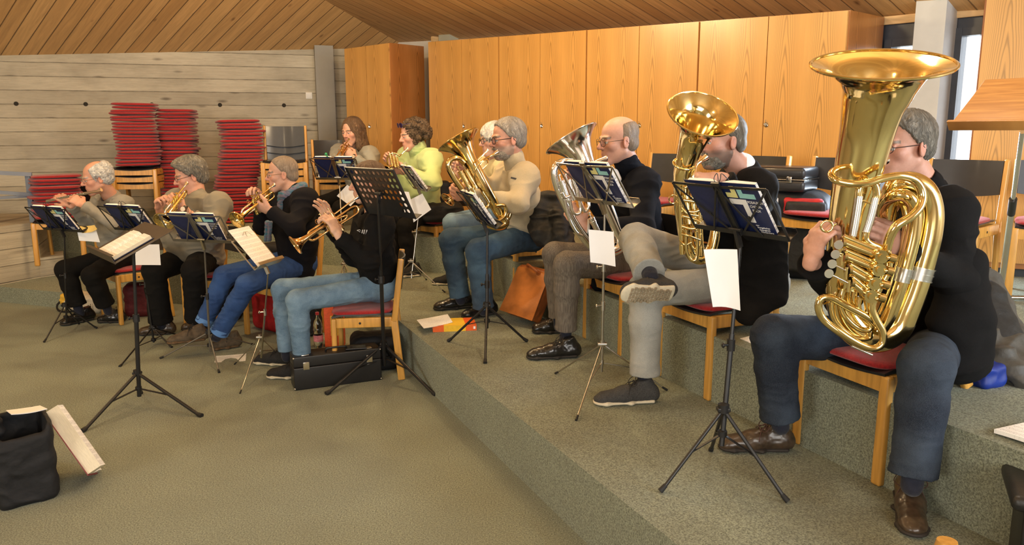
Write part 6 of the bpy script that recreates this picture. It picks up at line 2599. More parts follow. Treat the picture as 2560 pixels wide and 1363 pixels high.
# the big tuba
def tuba():
    o = D(2120, 760, 2.82)
    t = thing('tuba', 'huge lacquered brass tuba with rotary valves standing on the red seat pad', 'tuba', o)
    Y = 2.80
    L = lambda q: D(q[0], q[1], Y + (q[2] if len(q) > 3 else 0)) - o

    def part(name, paths, m=M_BRASS, seg=16, n=8):
        b = MB()
        for p in paths:
            pipe(b, [(L(q), q[-1]) for q in p], n, seg)
        return b.build(name, m, t)
    b = MB()
    bp = [(x_, y_, (-.070 + .00037 * (y_ - 162)) if y_ < 350 else .0001 * (y_ - 350), r_) for x_, y_, r_ in
          ((2205, 160, .226), (2204, 163, .216), (2204, 168, .197), (2203, 175, .174), (2202, 187, .152), (2199, 206, .130), (2194, 230, .115), (2184, 262, .102), (2168, 330, .0905),
           (2152, 400, .084), (2137, 466, .0765), (2122, 551, .068), (2108, 650, .061), (2104, 710, .058))]
    bell_mesh(b, [(L(q), q[-1]) for q in bp], 72, .0058, .002)
    b.build('bell', M_BRASS, t)
    b = MB()
    for (px, py, e, r) in ((2189, 228, -.025, .1245), (2133, 500, .03, .0745)):
        pass
    # bottom bow and the big outer branch
    part('bottom_bow', [[(2105, 700, .05, .0585), (2106, 750, .05, .058), (2122, 805, .04, .058), (2160, 840, .03, .057), (2205, 842, .03, .056), (2242, 818, .03, .054), (2262, 775, .03, .053)]], seg=24)
    part('outer_branch', [[(2258, 785, .03, .053), (2282, 725, .03, .051), (2305, 650, .03, .049), (2322, 580, .03, .047), (2326, 524, .03, .045), (2312, 480, .03, .043), (2280, 458, .03, .041),
                           (2246, 462, .04, .039), (2225, 496, .06, .037), (2214, 560, .08, .035), (2204, 640, .09, .033)]], seg=24)
    part('inner_branch', [[(2206, 580, .09, .018), (2208, 520, .06, .020), (2230, 492, .0, .022), (2264, 490, -.03, .023), (2286, 520, -.03, .024), (2284, 580, -.03, .025), (2268, 650, -.03, .026),
                           (2246, 725, -.03, .026), (2222, 790, -.02, .027), (2196, 828, -.01, .027)]], seg=18)
    part('inner_branch', [[(2222, 620, .11, .015), (2230, 560, .09, .016), (2244, 516, .05, .017), (2262, 512, .02, .018), (2270, 560, .0, .018), (2256, 640, .0, .018), (2232, 720, .0, .019), (2206, 786, .01, .02)]], seg=16)
    # ferrules
    for (pa, pb, r) in (((2300, 668, .03), (2291, 697, .03), .0515), ((2262, 672, -.03), (2253, 703, -.03), .0278)):
        b = MB()
        A, B = D(pa[0], pa[1], Y + pa[2]) - o, D(pb[0], pb[1], Y + pb[2]) - o
        b.tube([A, B], r, 24, cap=False)
        d = (B - A).normalized()
        for k in (0, .5, 1):
            q = A + (B - A) * k
            b.tube([q - d * .002, q + d * .002], r * 1.05, 24)
        b.build('ferrule', M_NICKEL, t)
    part('leadpipe', [[(2205, 402, .10, .008), (2160, 410, .04, .009), (2100, 420, -.06, .010), (2078, 434, -.10, .0115), (2088, 450, -.13, .0125), (2120, 459, -.14, .013), (2165, 459, -.14, .013), (2205, 447, -.13, .0135),
                       (2250, 440, -.12, .014), (2288, 452, -.11, .0145), (2305, 482, -.11, .015), (2300, 516, -.12, .015), (2276, 543, -.13, .015), (2244, 563, -.13, .0155), (2226, 590, -.12, .016), (2216, 625, -.11, .016)]], seg=18)
    b = MB()
    pipe(b, [(L((2212, 400, .12, 0)), .018), (L((2206, 402, .10, 0)), .012), (L((2190, 405, .07, 0)), .0085)], 4, 16)
    b.build('mouthpiece', M_SILVER, t)
    # hand slide
    part('slide', [[(2146, 500, -.10, .0125), (2150, 470, -.10, .0125), (2166, 456, -.10, .0125), (2186, 462, -.10, .0125), (2192, 486, -.10, .0125), (2188, 510, -.10, .0125)]])
    part('slide_leg', [[(2148, 490, -.10, .0135), (2140, 545, -.10, .0135), (2132, 590, -.10, .0135)], [(2189, 495, -.10, .0135), (2176, 548, -.10, .0135), (2164, 585, -.10, .0135)]], M_NICKEL)
    part('slide', [[(2132, 585, -.10, .0125), (2130, 604, -.10, .0125), (2142, 618, -.10, .0125), (2175, 630, -.09, .0125), (2205, 640, -.09, .0125)]])
    part('slide', [[(2165, 580, -.11, .0125), (2164, 598, -.11, .0125), (2176, 610, -.11, .0125), (2206, 622, -.10, .0125)]])
    # four rotary valves
    V4 = [((2108, 606), (2196, 640)), ((2112, 640), (2190, 672)), ((2124, 674), (2180, 706)), ((2130, 706), (2170, 738))]
    for i, (a, c) in enumerate(V4):
        b = MB()
        A, C = D(a[0], a[1], Y - .12) - o, D(c[0], c[1], Y - .13) - o
        b.tube([A, C], .0135, 16)
        up = V((0, 0, 1))
        b.tube([A + up * .020, C + up * .018], .0095, 12)
        d = (C - A).normalized()
        rot = C + V((0, -.01, 0))
        b.tube([rot + V((0, -.016, 0)), rot + V((0, .030, 0))], .0235, 22)
        b.tube([rot + V((0, -.024, 0)), rot + V((0, -.015, 0))], .012, 14)
        for s_ in (-1, 1):
            b.ball(rot + d * .020 * s_ + V((0, -.020, .006)), .0065, 6)
        b.tube([rot + V((0.03, 0, -.004)) - d * 0.0, rot + V((.052, 0.0, -.01))], .016, 14)
        b.build('rotary_valve', M_BRASS, t)
        b = MB()
        b.tube([A + V((-.006, 0, 0)), A + V((.004, 0, 0))], .020, 18)
        b.cyl(A + V((-.02, -.02, .012)), A + V((-.02, -.02, -.03)), .0055)
        b.build('lever_cap', M_BRASS, t)
        b = MB()
        q = D(2096 - 8 * i, 612 + 24 * i, Y - .17) - o
        b.tube([q, q + V((0, -.003, 0))], .0155, 18)
        b.tube([q, A + V((-.02, -.02, 0))], .0028, 8)
        b.build('lever', M_SILVER, t)
    part('valve_bow', [[(2214, 620, -.10, .014), (2222, 650, -.09, .014), (2218, 680, -.09, .014), (2206, 704, -.09, .014), (2192, 730, -.09, .014), (2182, 756, -.09, .014)]])
    part('slide', [[(2182, 748, -.09, .0135), (2180, 775, -.09, .0135), (2190, 800, -.09, .0135), (2206, 830, -.09, .0135), (2206, 858, -.09, .0135), (2184, 872, -.09, .0135), (2150, 862, -.09, .0135),
                    (2100, 832, -.09, .0135), (2060, 800, -.08, .0135), (2046, 770, -.08, .0135), (2054, 746, -.08, .0135), (2080, 746, -.08, .0135), (2120, 768, -.08, .0135), (2168, 794, -.08, .0135), (2188, 812, -.07, .0135)]], seg=18)
    part('slide', [[(2108, 724, -.05, .011), (2102, 756, -.05, .011), (2112, 790, -.05, .011), (2140, 818, -.05, .011), (2168, 826, -.05, .011), (2176, 812, -.05, .011), (2150, 788, -.05, .011), (2134, 756, -.05, .011), (2136, 728, -.05, .011)]])
    part('slide', [[(2090, 730, -.02, .011), (2080, 766, -.02, .011), (2090, 806, -.02, .011), (2130, 842, -.02, .011), (2170, 846, -.02, .011), (2176, 830, -.02, .011)]])
    part('slide', [[(2150, 742, -.07, .010), (2146, 768, -.07, .010), (2154, 786, -.07, .010), (2168, 780, -.07, .010), (2166, 750, -.07, .010)]])
    b = MB()
    c0 = D(2067, 566, Y - .13) - o
    b.tube([c0 + V((math.cos(a * .45) * .020, 0, math.sin(a * .45) * .019)) for a in range(14)], .0042, 10, closed=True)
    b.cyl(c0 + V((.02, 0, 0)), c0 + V((.05, .05, 0)), .004)
    b.build('thumb_ring', M_BRASS, t)
    # stays and the foot guard
    b = MB()
    b.cyl(L((2240, 690, .0, 0)), L((2290, 700, .03, 0)), .004)
    b.cyl(L((2150, 500, -.1, 0)), L((2186, 512, -.1, 0)), .0035)
    b.cyl(L((2110, 740, .0, 0)), L((2060, 760, -.08, 0)), .0035)
    b.build('stay', M_BRASS, t)
    b = MB()
    b.cyl(L((2130, 866, -.09, 0)), L((2180, 888, -.09, 0)), .004)
    b.build('foot_guard', M_SILVER, t)
    # engraved emblem on the bell
    b = MB()
    for (x0, y0, x1, y1) in ((2128, 262, 2120, 290), (2120, 290, 2136, 292), (2136, 292, 2128, 262), (2114, 318, 2132, 330), (2132, 318, 2116, 332), (2112, 326, 2138, 324), (2116, 338, 2134, 342), (2124, 300, 2126, 345)):
        b.tube([L((x0, y0, -.080, 0)), L((x1, y1, -.080, 0))], .0009, 5)
    return t


TUBA = tuba()
# ------------------------------------------------------------------ loose paper
def frame_pts(o, xdir, ydir):
    x = V(xdir).normalized()
    y = V(ydir)
    y = (y - y.dot(x) * x).normalized()
    z = x.cross(y)
    M = Matrix((x, y, z)).transposed().to_4x4()
    M.translation = V(o)
    return M


def quad_sheet(label, tl, tr, br, bl, n=1, m=None, curl=0.004, name='sheet_music', cat='sheet music', group=None):
    """paper through four corner points, slightly bowed"""
    tl, tr, br, bl = V(tl), V(tr), V(br), V(bl)
    nn = (tr - tl).cross(bl - tl).normalized()
    b = MB()
    for k in range(n):
        g = []
        for i in range(7):
            v = i / 6
            r = []
            for j in range(7):
                u = j / 6
                p = (tl * (1 - u) + tr * u) * (1 - v) + (bl * (1 - u) + br * u) * v
                r.append(p + nn * (curl * math.sin(u * math.pi) * (0.4 + v) + 0.0012 * k) )
            g.append(r)
        b.sheet(g, 0.0006)
    o = b.build(name, m or M_PAPER)
    return tag(o, label, cat, group)


quad_sheet('white sheet hanging below the flute player\'s stand', D(193, 578, 6.24), D(240, 574, 6.22), D(250, 606, 6.22), D(198, 602, 6.24))
quad_sheet('crumpled yellow envelope on the flute player\'s stand', D(198, 566, 6.20), D(236, 563, 6.18), D(243, 573, 6.14), D(205, 583, 6.16), m=mat('yellow_paper', (0.72, 0.52, 0.16), 0.7, noise=0.1, nscale=30), curl=.012, name='envelope', cat='envelope')
quad_sheet('white sheet hanging beside the second black stand', D(330, 612, 5.9), D(398, 611, 5.88), D(402, 663, 5.88), D(331, 663, 5.9))
quad_sheet('white sheets hanging tilted from the silver wire stand', D(868, 462, 7.12), D(902, 488, 7.1), D(876, 516, 7.1), D(842, 490, 7.12), 2)
quad_sheet('narrow white sheet hanging from the stand of the woman in lime', D(998, 478, 6.6), D(1022, 480, 6.6), D(1040, 548, 6.6), D(1014, 540, 6.6))
quad_sheet('wide white sheet hanging tilted from the stand of the woman in lime', D(1024, 500, 6.65), D(1056, 484, 6.65), D(1078, 524, 6.65), D(1034, 556, 6.65), 2)
quad_sheet('white sheet hanging below the bald man\'s nickel stand', D(1471, 574, 3.92), D(1534, 580, 3.90), D(1539, 667, 3.90), D(1476, 656, 3.92), 2, curl=.008)
quad_sheet('large white sheet hanging from the nearest stand', D(1759, 624, 2.95), D(1843, 624, 2.93), D(1851, 777, 2.93), D(1782, 768, 2.95), 2, curl=.02)
zz = 0.003
quad_sheet('white sheet lying on the floor by the grey metallic stand', G(540, 890, zz), G(616, 884, zz), G(614, 902, zz), G(536, 906, zz), 2, m=M_NOTES)
quad_sheet('white papers on the upper platform behind the nearest stand', G(1850, 846, H2 + zz), G(1880, 838, H2 + zz), G(1925, 845, H2 + zz), G(1895, 866, H2 + zz), 6, m=M_NOTES)
quad_sheet('papers on the upper platform beside the tuba player\'s knee', G(1965, 878, H2 + zz), G(2010, 868, H2 + zz), G(2040, 884, H2 + zz), G(1985, 896, H2 + zz), 4, m=M_NOTES)
b = MB()
M = frame_pts(G(2485, 1078, H2 + 0.012), G(2600, 1120, H2 + 0.012) - G(2485, 1078, H2 + 0.012), G(2560, 1032, H2 + 0.012) - G(2485, 1078, H2 + 0.012))
g = [[(0.25 * i / 8, 0.19 * j / 4, 0.006 * math.sin(i / 8 * math.pi)) for i in range(9)] for j in range(5)]
b.sheet(g, 0.014)
o = b.build('music_booklet', M_NOTES)
o.matrix_world = M
tag(o, 'thick stack of printed music at the right edge of the upper platform', 'booklet')


# book on the conductor's desk
def plain_open_book(label, M, w, h, th=0.02, cover=None, name='open_book', split=0.5):
    t = thing(name, label, 'book')
    t.matrix_world = M
    MB().box((0, h / 2, 0.0015), (2 * w + 0.02, h + 0.008, 0.003), bev=0.001).build('cover', cover or M_NAVY, t)
    for s, tt in ((-1, th * split * 2), (1, th * (1 - split) * 2)):
        b = MB()
        vs, fs = [], []
        prof = []
        for j in range(13):
            u = j / 12
            prof.append((s * w * u, 0.003 + tt * (math.sin(min(1, u * 3.0) * math.pi / 2)) * (1 - 0.15 * u)))
        for x, z in prof:
            vs += [(x, 0.004, z), (x, h - 0.004, z), (x, 0.004, 0.003), (x, h - 0.004, 0.003)]
        for j in range(12):
            a, c = j * 4, (j + 1) * 4
            fs += [(a, c, c + 1, a + 1), (a, a + 2, c + 2, c), (a + 1, c + 1, c + 3, a + 3)]
        fs += [(48, 50, 51, 49)]
        b.add(vs, fs)
        # page faces carry print, the edges are cream
        b.m = [0 if i % 3 == 0 else 1 for i in range(36)] + [1]
        b.build('pages', [M_NOTES, M_CREAM], t)
    return t


plain_open_book('open song book on the solid brown desk at the front left', DESK5 @ Matrix.Translation((0.05, 0.012, 0.004)), 0.165, 0.24, 0.022)
quad_sheet('white sheet beside the song book on the brown desk', DESK5 @ V((-0.20, 0.25, 0.010)), DESK5 @ V((-0.125, 0.25, 0.010)), DESK5 @ V((-0.125, 0.02, 0.010)), DESK5 @ V((-0.20, 0.02, 0.010)), 2, m=M_NOTES, curl=.002)

# ------------------------------------------------------------------ front left: black bag and leaning book
M_NYLON = mat('black_nylon', (0.003, 0.003, 0.004), 0.75, noise=0.3, nscale=30, bump=0.5, bscale=60)


def soft_box(name, label, cat, c, half, R, m, rad=.03, amp=.006, sc=10, vox=.007, holes=(), parent=None, extra=None, group=None):
    S = Solid(vox)
    S.boxr((0, 0, 0), half, None, rad)
    for hc, hh in holes:
        S.boxr(hc, hh, None, .01, .004, 's')
    if extra:
        extra(S)
    o = build_solid(name, S, m, parent, folds(amp, sc, seed=c[0] * 3 + c[1], fine=.3), 1)
    o.location = c
    o.rotation_euler = R
    if label:
        tag(o, label, cat, group)
    return o


bl, br = G(8, 1272, 0), G(138, 1240, 0)
t = thing('bag', 'open black bag at the lower left corner, a yellow strap inside', 'bag', (bl + br) / 2, math.atan2(br.y - bl.y, br.x - bl.x))
bx = (br - bl).length
S = Solid(.007)
S.boxr((0, .10, .185), (bx / 2 + .02, .14, .195), None, .04)
S.boxr((0, .09, .26), (bx / 2 - .012, .105, .16), None, .02, .004, 's')
S.boxr((0, .02, .40), (bx / 2 - .012, .10, .07), None, .02, .03, 's')
S.cone((-bx / 2 + .015, .06, .34), (-bx / 2 + .02, .02, .47), .032, .008, .02)
build_solid('body', S, M_NYLON, t, folds(.008, 9, seed=2), 1)
b = MB()
b.bar((-.085, .02, .12), (-.085, .03, .29), .014, .004, up=(0, 1, 0))
b.build('yellow_strap', mat('yellow_webbing', (0.62, 0.36, 0.02), 0.7, noise=0.1), t)
soft_box('inner_pocket', None, None, (0.03, .14, .12), (.05, .04, .07), (0, 0, 0), mat('grey_lining', (0.10, 0.10, 0.10), 0.8, noise=0.2), .02, .003, parent=t)
quad_sheet('white booklet lying across the black bag at the lower left', D(15, 1026, 3.52), D(100, 1014, 3.55), D(118, 1022, 3.42), D(28, 1036, 3.36), 3, m=M_PAPER, curl=.004)
o0 = G(238, 1203, 0.0)
M = frame_pts(D(232, 1186, 3.58) + V((0, 0, -0.0)), D(262, 1180, 3.80) - D(212, 1190, 3.38), D(140, 1035, 3.72) - D(240, 1192, 3.58))
plain_open_book('open hymnal leaning on the black bag, red cover and cream page block', M @ Matrix.Translation((0.0, 0, 0)), 0.115, 0.36, 0.05, mat('dark_red_cover', (0.20, 0.02, 0.03), 0.5, noise=0.1), 'hymnal', split=0.75)

# ------------------------------------------------------------------ hooded player's case, phone, bottle
a, c = G(737, 978, 0), G(955, 950, 0)
L = (c - a).length
t = thing('instrument_case', 'long black trumpet case with chrome latches on the floor by the orchestra stand', 'case', (a + c) / 2, math.atan2(c.y - a.y, c.x - a.x))
MB().box((0, .085, .075), (L, .17, .150), bev=.008).build('case_bottom', M_BLACKM, t)
MB().box((0, .085, .188), (L, .17, .072), bev=.008).build('case_lid', M_BLACKM, t)
b = MB()
for s in (-1, 1):
    b = MB()
    b.box((s * L * .36, .085 - .045, .2255), (.05, .035, .005), bev=.002)
    b.box((s * L * .36, -.003, .160), (.04, .008, .05), bev=.002)
    b.build('latch', M_CHROME, t)
b = MB()
spipe(b, [(-.07, .06, .226), (-.06, .05, .248), (0, .045, .252), (.06, .05, .248), (.07, .06, .226)], r=.007, seg=10)
b.build('handle', M_BLACKM, t)
b = MB()
for s in (-1, 1):
    for z in (.01, .215):
        b.ball((s * (L / 2 - .004), .006, z), .008, 6)
b.build('corner_cap', M_NICKEL, t)
ph = thing('phone', 'black mobile phone lying on the trumpet case', 'phone', t.matrix_world.to_translation() if False else (a + c) / 2 + V((.10, .10, .232)), .25)
MB().box((0, 0, 0), (.14, .072, .009), bev=.004).build('phone_body', M_BLACKPLY, ph)
MB().box((0, 0, .0052), (.128, .064, .001)).build('screen', mat('phone_screen', (0.005, 0.005, 0.007), 0.05), ph, smooth=False)

q = G(797, 868, 0)
t = thing('water_bottle', 'clear plastic water bottle with a red cap under the hooded player\'s chair', 'bottle', q)
MB().tube([(0, 0, 0), (0, 0, .01), (0, 0, .10), (0, 0, .12), (0, 0, .14), (0, 0, .20), (0, 0, .235), (0, 0, .26)], [.030, .036, .036, .031, .036, .036, .018, .013], 24).build('bottle_body', mat('clear_plastic', (0.9, 0.93, 0.95), 0.05, trans=1.0), t)
MB().cyl((0, 0, .26), (0, 0, .28), .015).build('cap', M_RED, t)
MB().tube([(0, 0, .05), (0, 0, .10)], [.0368, .0368], 24, cap=False).build('bottle_label', mat('pink_label', (0.6, 0.2, 0.25), 0.5, noise=0.3, nscale=30), t)
q = G(822, 872, 0) + V((.03, .10, 0))
t = thing('paper_bag', 'orange red printed bag standing under the hooded player\'s chair', 'bag', q, .1)
MB().box((0, 0, .17), (.15, .10, .34), bev=.008).build('bag_body', mat('orange_red_print', (0.75, 0.10, 0.02), 0.5, noise=0.1), t)
MB().box((.02, -.051, .17), (.09, .002, .16)).build('yellow_panel', mat('yellow_orange_print', (0.85, 0.45, 0.05), 0.5, noise=0.1), t)
t = thing('rucksack', 'dark bag lying under the hooded player\'s chair', 'bag', (-0.98, 5.45, 0), 0.2)
soft_box('body', None, None, (0, 0, .12), (.17, .14, .12), (0, 0, 0), M_NYLON, .05, .01, 8, parent=t)

# red case and black bag under the coat player's chair
t = thing('soft_case', 'red soft instrument case standing under the chair of the man in the coat', 'case', (-2.02, 6.52, 0), math.atan2(0.5, -0.6))
M_REDN = mat('red_nylon', (0.42, 0.010, 0.015), 0.55, noise=0.2, nscale=20, bump=0.3)
soft_box('body', None, None, (0, 0, .17), (.20, .10, .17), (0, 0, 0), M_REDN, .05, .005, 8, parent=t)
MB().tube([(.203 * math.cos(k * .314) * .93, -.060, .17 + .16 * math.sin(k * .314)) for k in range(20)], .004, 6, closed=True).build('zip', M_BLACKM, t)
t = thing('shoulder_bag', 'small black bag beside the red soft case', 'bag', (-1.70, 6.33, 0), 0.4)
soft_box('body', None, None, (0, 0, .13), (.12, .08, .13), (0, 0, 0), M_NYLON, .04, .008, 9, parent=t)
b = MB()
spipe(b, [(-.1, -.05, .24), (-.02, -.10, .27), (.08, -.11, .20), (.05, -.14, .06), (-.06, -.16, .02)], r=.006, seg=8)
b.build('strap', M_NYLON, t)
t = thing('black_bag', 'black bag under the chair of the stout man', 'bag', (-2.62, 6.90, 0), 0.3)
soft_box('body', None, None, (0, 0, .15), (.19, .13, .15), (0, 0, 0), M_NYLON, .05, .01, 8, parent=t)
t = thing('black_bag', 'dark red bag in the shade under the flute player\'s chair', 'bag', (-3.38, 7.06, 0), 0.3)
soft_box('body', None, None, (0, 0, .15), (.15, .10, .15), (0, 0, 0), mat('dark_red_nylon', (0.10, 0.006, 0.01), 0.7, noise=0.2), .05, .008, 8, parent=t)
# tote bag
tq = G(185, 790, 0) + V((0, .22, 0))
t = thing('tote_bag', 'cream and yellow cloth tote bag with black letters behind the flute player\'s shoes', 'bag', tq, -0.25)
M_CLOTH = mat('cream_canvas', (0.62, 0.54, 0.40), 0.85, noise=0.1, nscale=60, bump=0.4)
soft_box('body', None, None, (0, 0, .085), (.21, .09, .085), (0, 0, 0), M_CLOTH, .05, .016, 7, parent=t)
soft_box('yellow_panel', None, None, (-.15, -.035, .10), (.07, .06, .055), (0, .35, 0), mat('yellow_canvas', (0.70, 0.42, 0.04), 0.8, noise=0.1), .03, .008, 9, parent=t)
b = MB()
spipe(b, [(-.19, -.05, .12), (-.24, -.09, .06), (-.20, -.12, .015), (-.08, -.13, .012), (.0, -.11, .03)], r=.009, seg=8)
b.build('handle', M_NYLON, t)
text_obj('lettering', 'ti', .09, frame_pts(V((.12, -.115, .04)), (1, -.1, 0), (0, 0, 1)), M_NYLON, t)
# hanging bag behind the stout man
t = thing('rucksack', 'black rucksack hanging behind the stout man', 'bag', (-2.20, 6.95, .36), 0.4)
soft_box('body', None, None, (0, 0, .12), (.16, .09, .20), (0, 0, 0), M_NYLON, .06, .012, 8, parent=t)
b = MB()
spipe(b, [(-.08, -.08, .20), (-.12, -.13, .08), (-.06, -.14, -.05), (.05, -.12, -.02)], r=.006, seg=8)
b.build('strap', mat('grey_webbing', (0.35, 0.35, 0.34), 0.7), t)

# ------------------------------------------------------------------ things on the lower platform
# orange book with papers
a, c = G(1066, 828, H1), G(1175, 826, H1)
R = math.atan2(c.y - a.y, c.x - a.x) + 0.10
t = thing('song_book', 'thick orange and yellow song book lying on the lower platform', 'book', G(1108, 832, H1) + V((.06, .14, 0)), R)
M_OR = mat('orange_red_cover', (0.80, 0.13, 0.015), 0.4, noise=0.05)
MB().box((0, 0, .0015), (.30, .21, .003)).build('cover', M_OR, t, smooth=False)
MB().box((0, 0, .0405), (.30, .21, .003)).build('cover', M_OR, t, smooth=False)
MB().box((0, -.1045, .021), (.30, .003, .042)).build('spine', M_OR, t, smooth=False)
MB().box((0, .002, .021), (.294, .203, .036)).build('pages', M_CREAM, t, smooth=False)
MB().box((0.0, -.1063, .021), (.15, .001, .042)).build('spine_band', mat('yellow_cover_print', (0.88, 0.55, 0.03), 0.4, noise=0.05), t, smooth=False)
MB().box((0.0, 0, .0424), (.15, .21, .001)).build('cover_band', MATS['yellow_cover_print'], t, smooth=False)
MB().box((0.135, -.1065, .021), (.014, .001, .018)).build('spine_mark', M_PAPER, t, smooth=False)
quad_sheet('white printed sheet lying on the orange song book', G(1034, 818, H1) + V((0.02, .02, .047)), G(1112, 803, H1) + V((.02, .02, .047)), G(1132, 822, H1) + V((.0, .0, .047)), G(1060, 838, H1) + V((.0, .0, .047)), 2, m=M_NOTES, curl=.003)

# leather satchel
M_TAN = mat('tan_leather', (0.40, 0.135, 0.028), 0.4, noise=0.28, nscale=7, bump=0.35, bscale=40, coat=0.15)
M_TAN2 = mat('dark_tan_leather', (0.28, 0.08, 0.018), 0.45, noise=0.25, nscale=9, bump=0.35, bscale=40)
P0, P1 = D(1252, 778, 5.60), D(1352, 812, 5.30)      # lower edge of the flap
P2, P3 = D(1290, 668, 5.72), D(1372, 672, 5.50)      # upper edge
x = (P1 - P0).normalized()
y = ((P2 + P3) / 2 - (P0 + P1) / 2)
M = frame_pts((P0 + P1) / 2, x, y)
t = thing('satchel', 'tan leather satchel leaning on the upper platform between the two euphonium players', 'bag')
t.matrix_world = M
w, h = .33, y.length + .02
g = []
for i in range(14):
    v = i / 13
    r = []
    for j in range(11):
        u = j / 10 - .5
        fl = .06 * max(0, (v - .82) / .18) ** 2
        r.append((u * w * (1 - .04 * v), h * v - fl * .25, .055 + .012 * math.cos(u * 3.0) - fl * 1.2 + .003 * math.sin(9 * u + 6 * v)))
    g.append(r)
b = MB()
b.sheet(g, .004)
b.build('flap', M_TAN, t)
S = Solid(.006)
S.boxr((0, h * .47, 0), (w * .47, h * .46, .052), None, .02)
build_solid('body', S, M_TAN2, t, folds(.004, 10, seed=4), 1)
b = MB()
spipe(b, [(-.065, h * .90, .062), (-.05, h * .93, .085), (0, h * .90, .095), (.05, h * .86, .088), (.07, h * .84, .062)], r=.009, seg=8)
b.tube([(.062 + .018 * math.cos(k * .7), h * .84 + .016 * math.sin(k * .7), .068) for k in range(9)], .003, 6, closed=True)
b.build('handle', M_TAN2, t)
b = MB()
spipe(b, [(.02, .02, .056), (.03, -.00, .06), (.035, .03, .062)], r=.005, seg=6)
b.build('strap_end', M_TAN2, t)

# jackets on the chair behind the cream jumper
M_JACK = mat('dark_olive_black_nylon', (0.012, 0.012, 0.011), 0.7, noise=0.3, nscale=30, bump=0.4, bscale=80)
S = Solid(.009)
S.oval(D(1372, 500, 5.75), D(1375, 560, 5.70), (1, 0, 0), (.11, .06), (.15, .08), .03)
S.oval(D(1378, 560, 5.70), D(1405, 625, 5.55), (1, 0, 0), (.14, .08), (.10, .08), .05)
S.cone(D(1348, 520, 5.7), D(1350, 590, 5.6), .05, .06, .04)
S.cone(D(1395, 540, 5.6), D(1412, 650, 5.45), .05, .04, .04)
tag(build_solid('jacket', S, M_JACK, None, folds(.020, 8, seed=9, fine=.4), 1), 'black jackets heaped on the chair behind the man in the cream jumper', 'jacket')
S = Solid(.009)
S.oval(D(1535, 640, 5.05), D(1520, 722, 4.95), (1, 0, 0), (.10, .04), (.11, .035), .03)
tag(build_solid('coat', S, F_NAVYF, None, folds(.012, 7, seed=3), 1), 'dark coat hanging beside the bald man over the chair edge', 'coat')
b = soft_box('red_book', 'red book standing on the upper platform under the bald man\'s chair', 'book', G(1500, 722, H2) + V((0, .05, .03)), (.07, .05, .03), (0, 0, .5), mat('red_book_cover', (0.50, 0.02, 0.03), 0.5, noise=0.1), .006, .0005, vox=.005)
# bags by the woman in lime
t = thing('black_bag', 'black shoulder bag on the upper platform beside the woman in lime', 'bag', D(1105, 530, 7.6), 0.2)
soft_box('body', None, None, (0, 0, 0), (.20, .11, .085), (0, 0, 0), M_NYLON, .05, .012, 8, parent=t)
t = thing('rucksack', 'upright dark bag behind the elbow of the woman in lime', 'bag', D(1100, 488, 7.9), 0.2)
soft_box('body', None, None, (0, 0, 0), (.10, .09, .14), (0, 0, 0), M_NYLON, .05, .010, 8, parent=t)

# ------------------------------------------------------------------ upper platform: cases and bags
t = thing('instrument_case', 'closed black hard case with a chrome edge on the empty chair', 'case', D(1945, 462, 5.55) + V((0, 0, -.04)), math.atan2(-0.62, 0.80))
MB().box((0, 0, .045), (.46, .32, .085), bev=.028).build('case_bottom', M_BLACKPLY, t)
MB().box((0, 0, .130), (.46, .32, .080), bev=.028).build('case_lid', M_BLACKPLY, t)
MB().box((0, 0, .088), (.464, .324, .006), bev=.002).build('edge_strip', M_CHROME, t)
for s in (-1, 1):
    MB().box((s * .13, -.165, .088), (.035, .008, .04), bev=.002).build('latch', M_CHROME, t)
MB().box(D(1938, 505, 5.3), (.06, .05, .055), bev=.01)
o = MB().box((0, 0, 0), (.10, .10, .075), bev=.01).build('small_box', mat('white_box', (0.70, 0.69, 0.66), 0.4, noise=0.03))
o.location = D(1922, 507, 5.40)
tag(o, 'small white box hanging below the black hard case', 'box')

t = thing('gig_bag', 'large black gig bag with red lining standing on the upper platform', 'case', G(1985, 704, H2) + V((.05, .25, 0)), -0.55)
gx = lambda S: S.boxr((-.10, -.02, .22), (.10, .16, .17), None, .06, .03)
soft_box('body', None, None, (0, 0, .30), (.24, .19, .30), (0, 0, 0), M_NYLON, .10, .008, 6, parent=t)
soft_box('lining', None, None, (.10, -.165, .46), (.13, .03, .10), (0, 0, 0), M_REDN, .025, .004, 8, parent=t)
soft_box('front_pocket', None, None, (.12, -.185, .30), (.13, .03, .24), (0, 0, 0), M_JACK, .028, .004, 8, parent=t)
b = MB()
spipe(b, [(-.06, -.03, .59), (-.04, -.05, .63), (.06, -.06, .635), (.09, -.04, .595)], r=.010, seg=8)
b.build('handle', M_NYLON, t)
b = MB()
spipe(b, [(-.20, -.17, .50), (-.17, -.20, .47), (-.15, -.20, .50), (-.14, -.19, .45)], r=.006, seg=8)
b.build('carabiner', M_NICKEL, t)
b = MB()
spipe(b, [(-.22, -.15, .55), (-.25, -.19, .35), (-.24, -.19, .12), (-.18, -.2, .05)], r=.006, seg=8)
b.build('strap', M_NYLON, t)

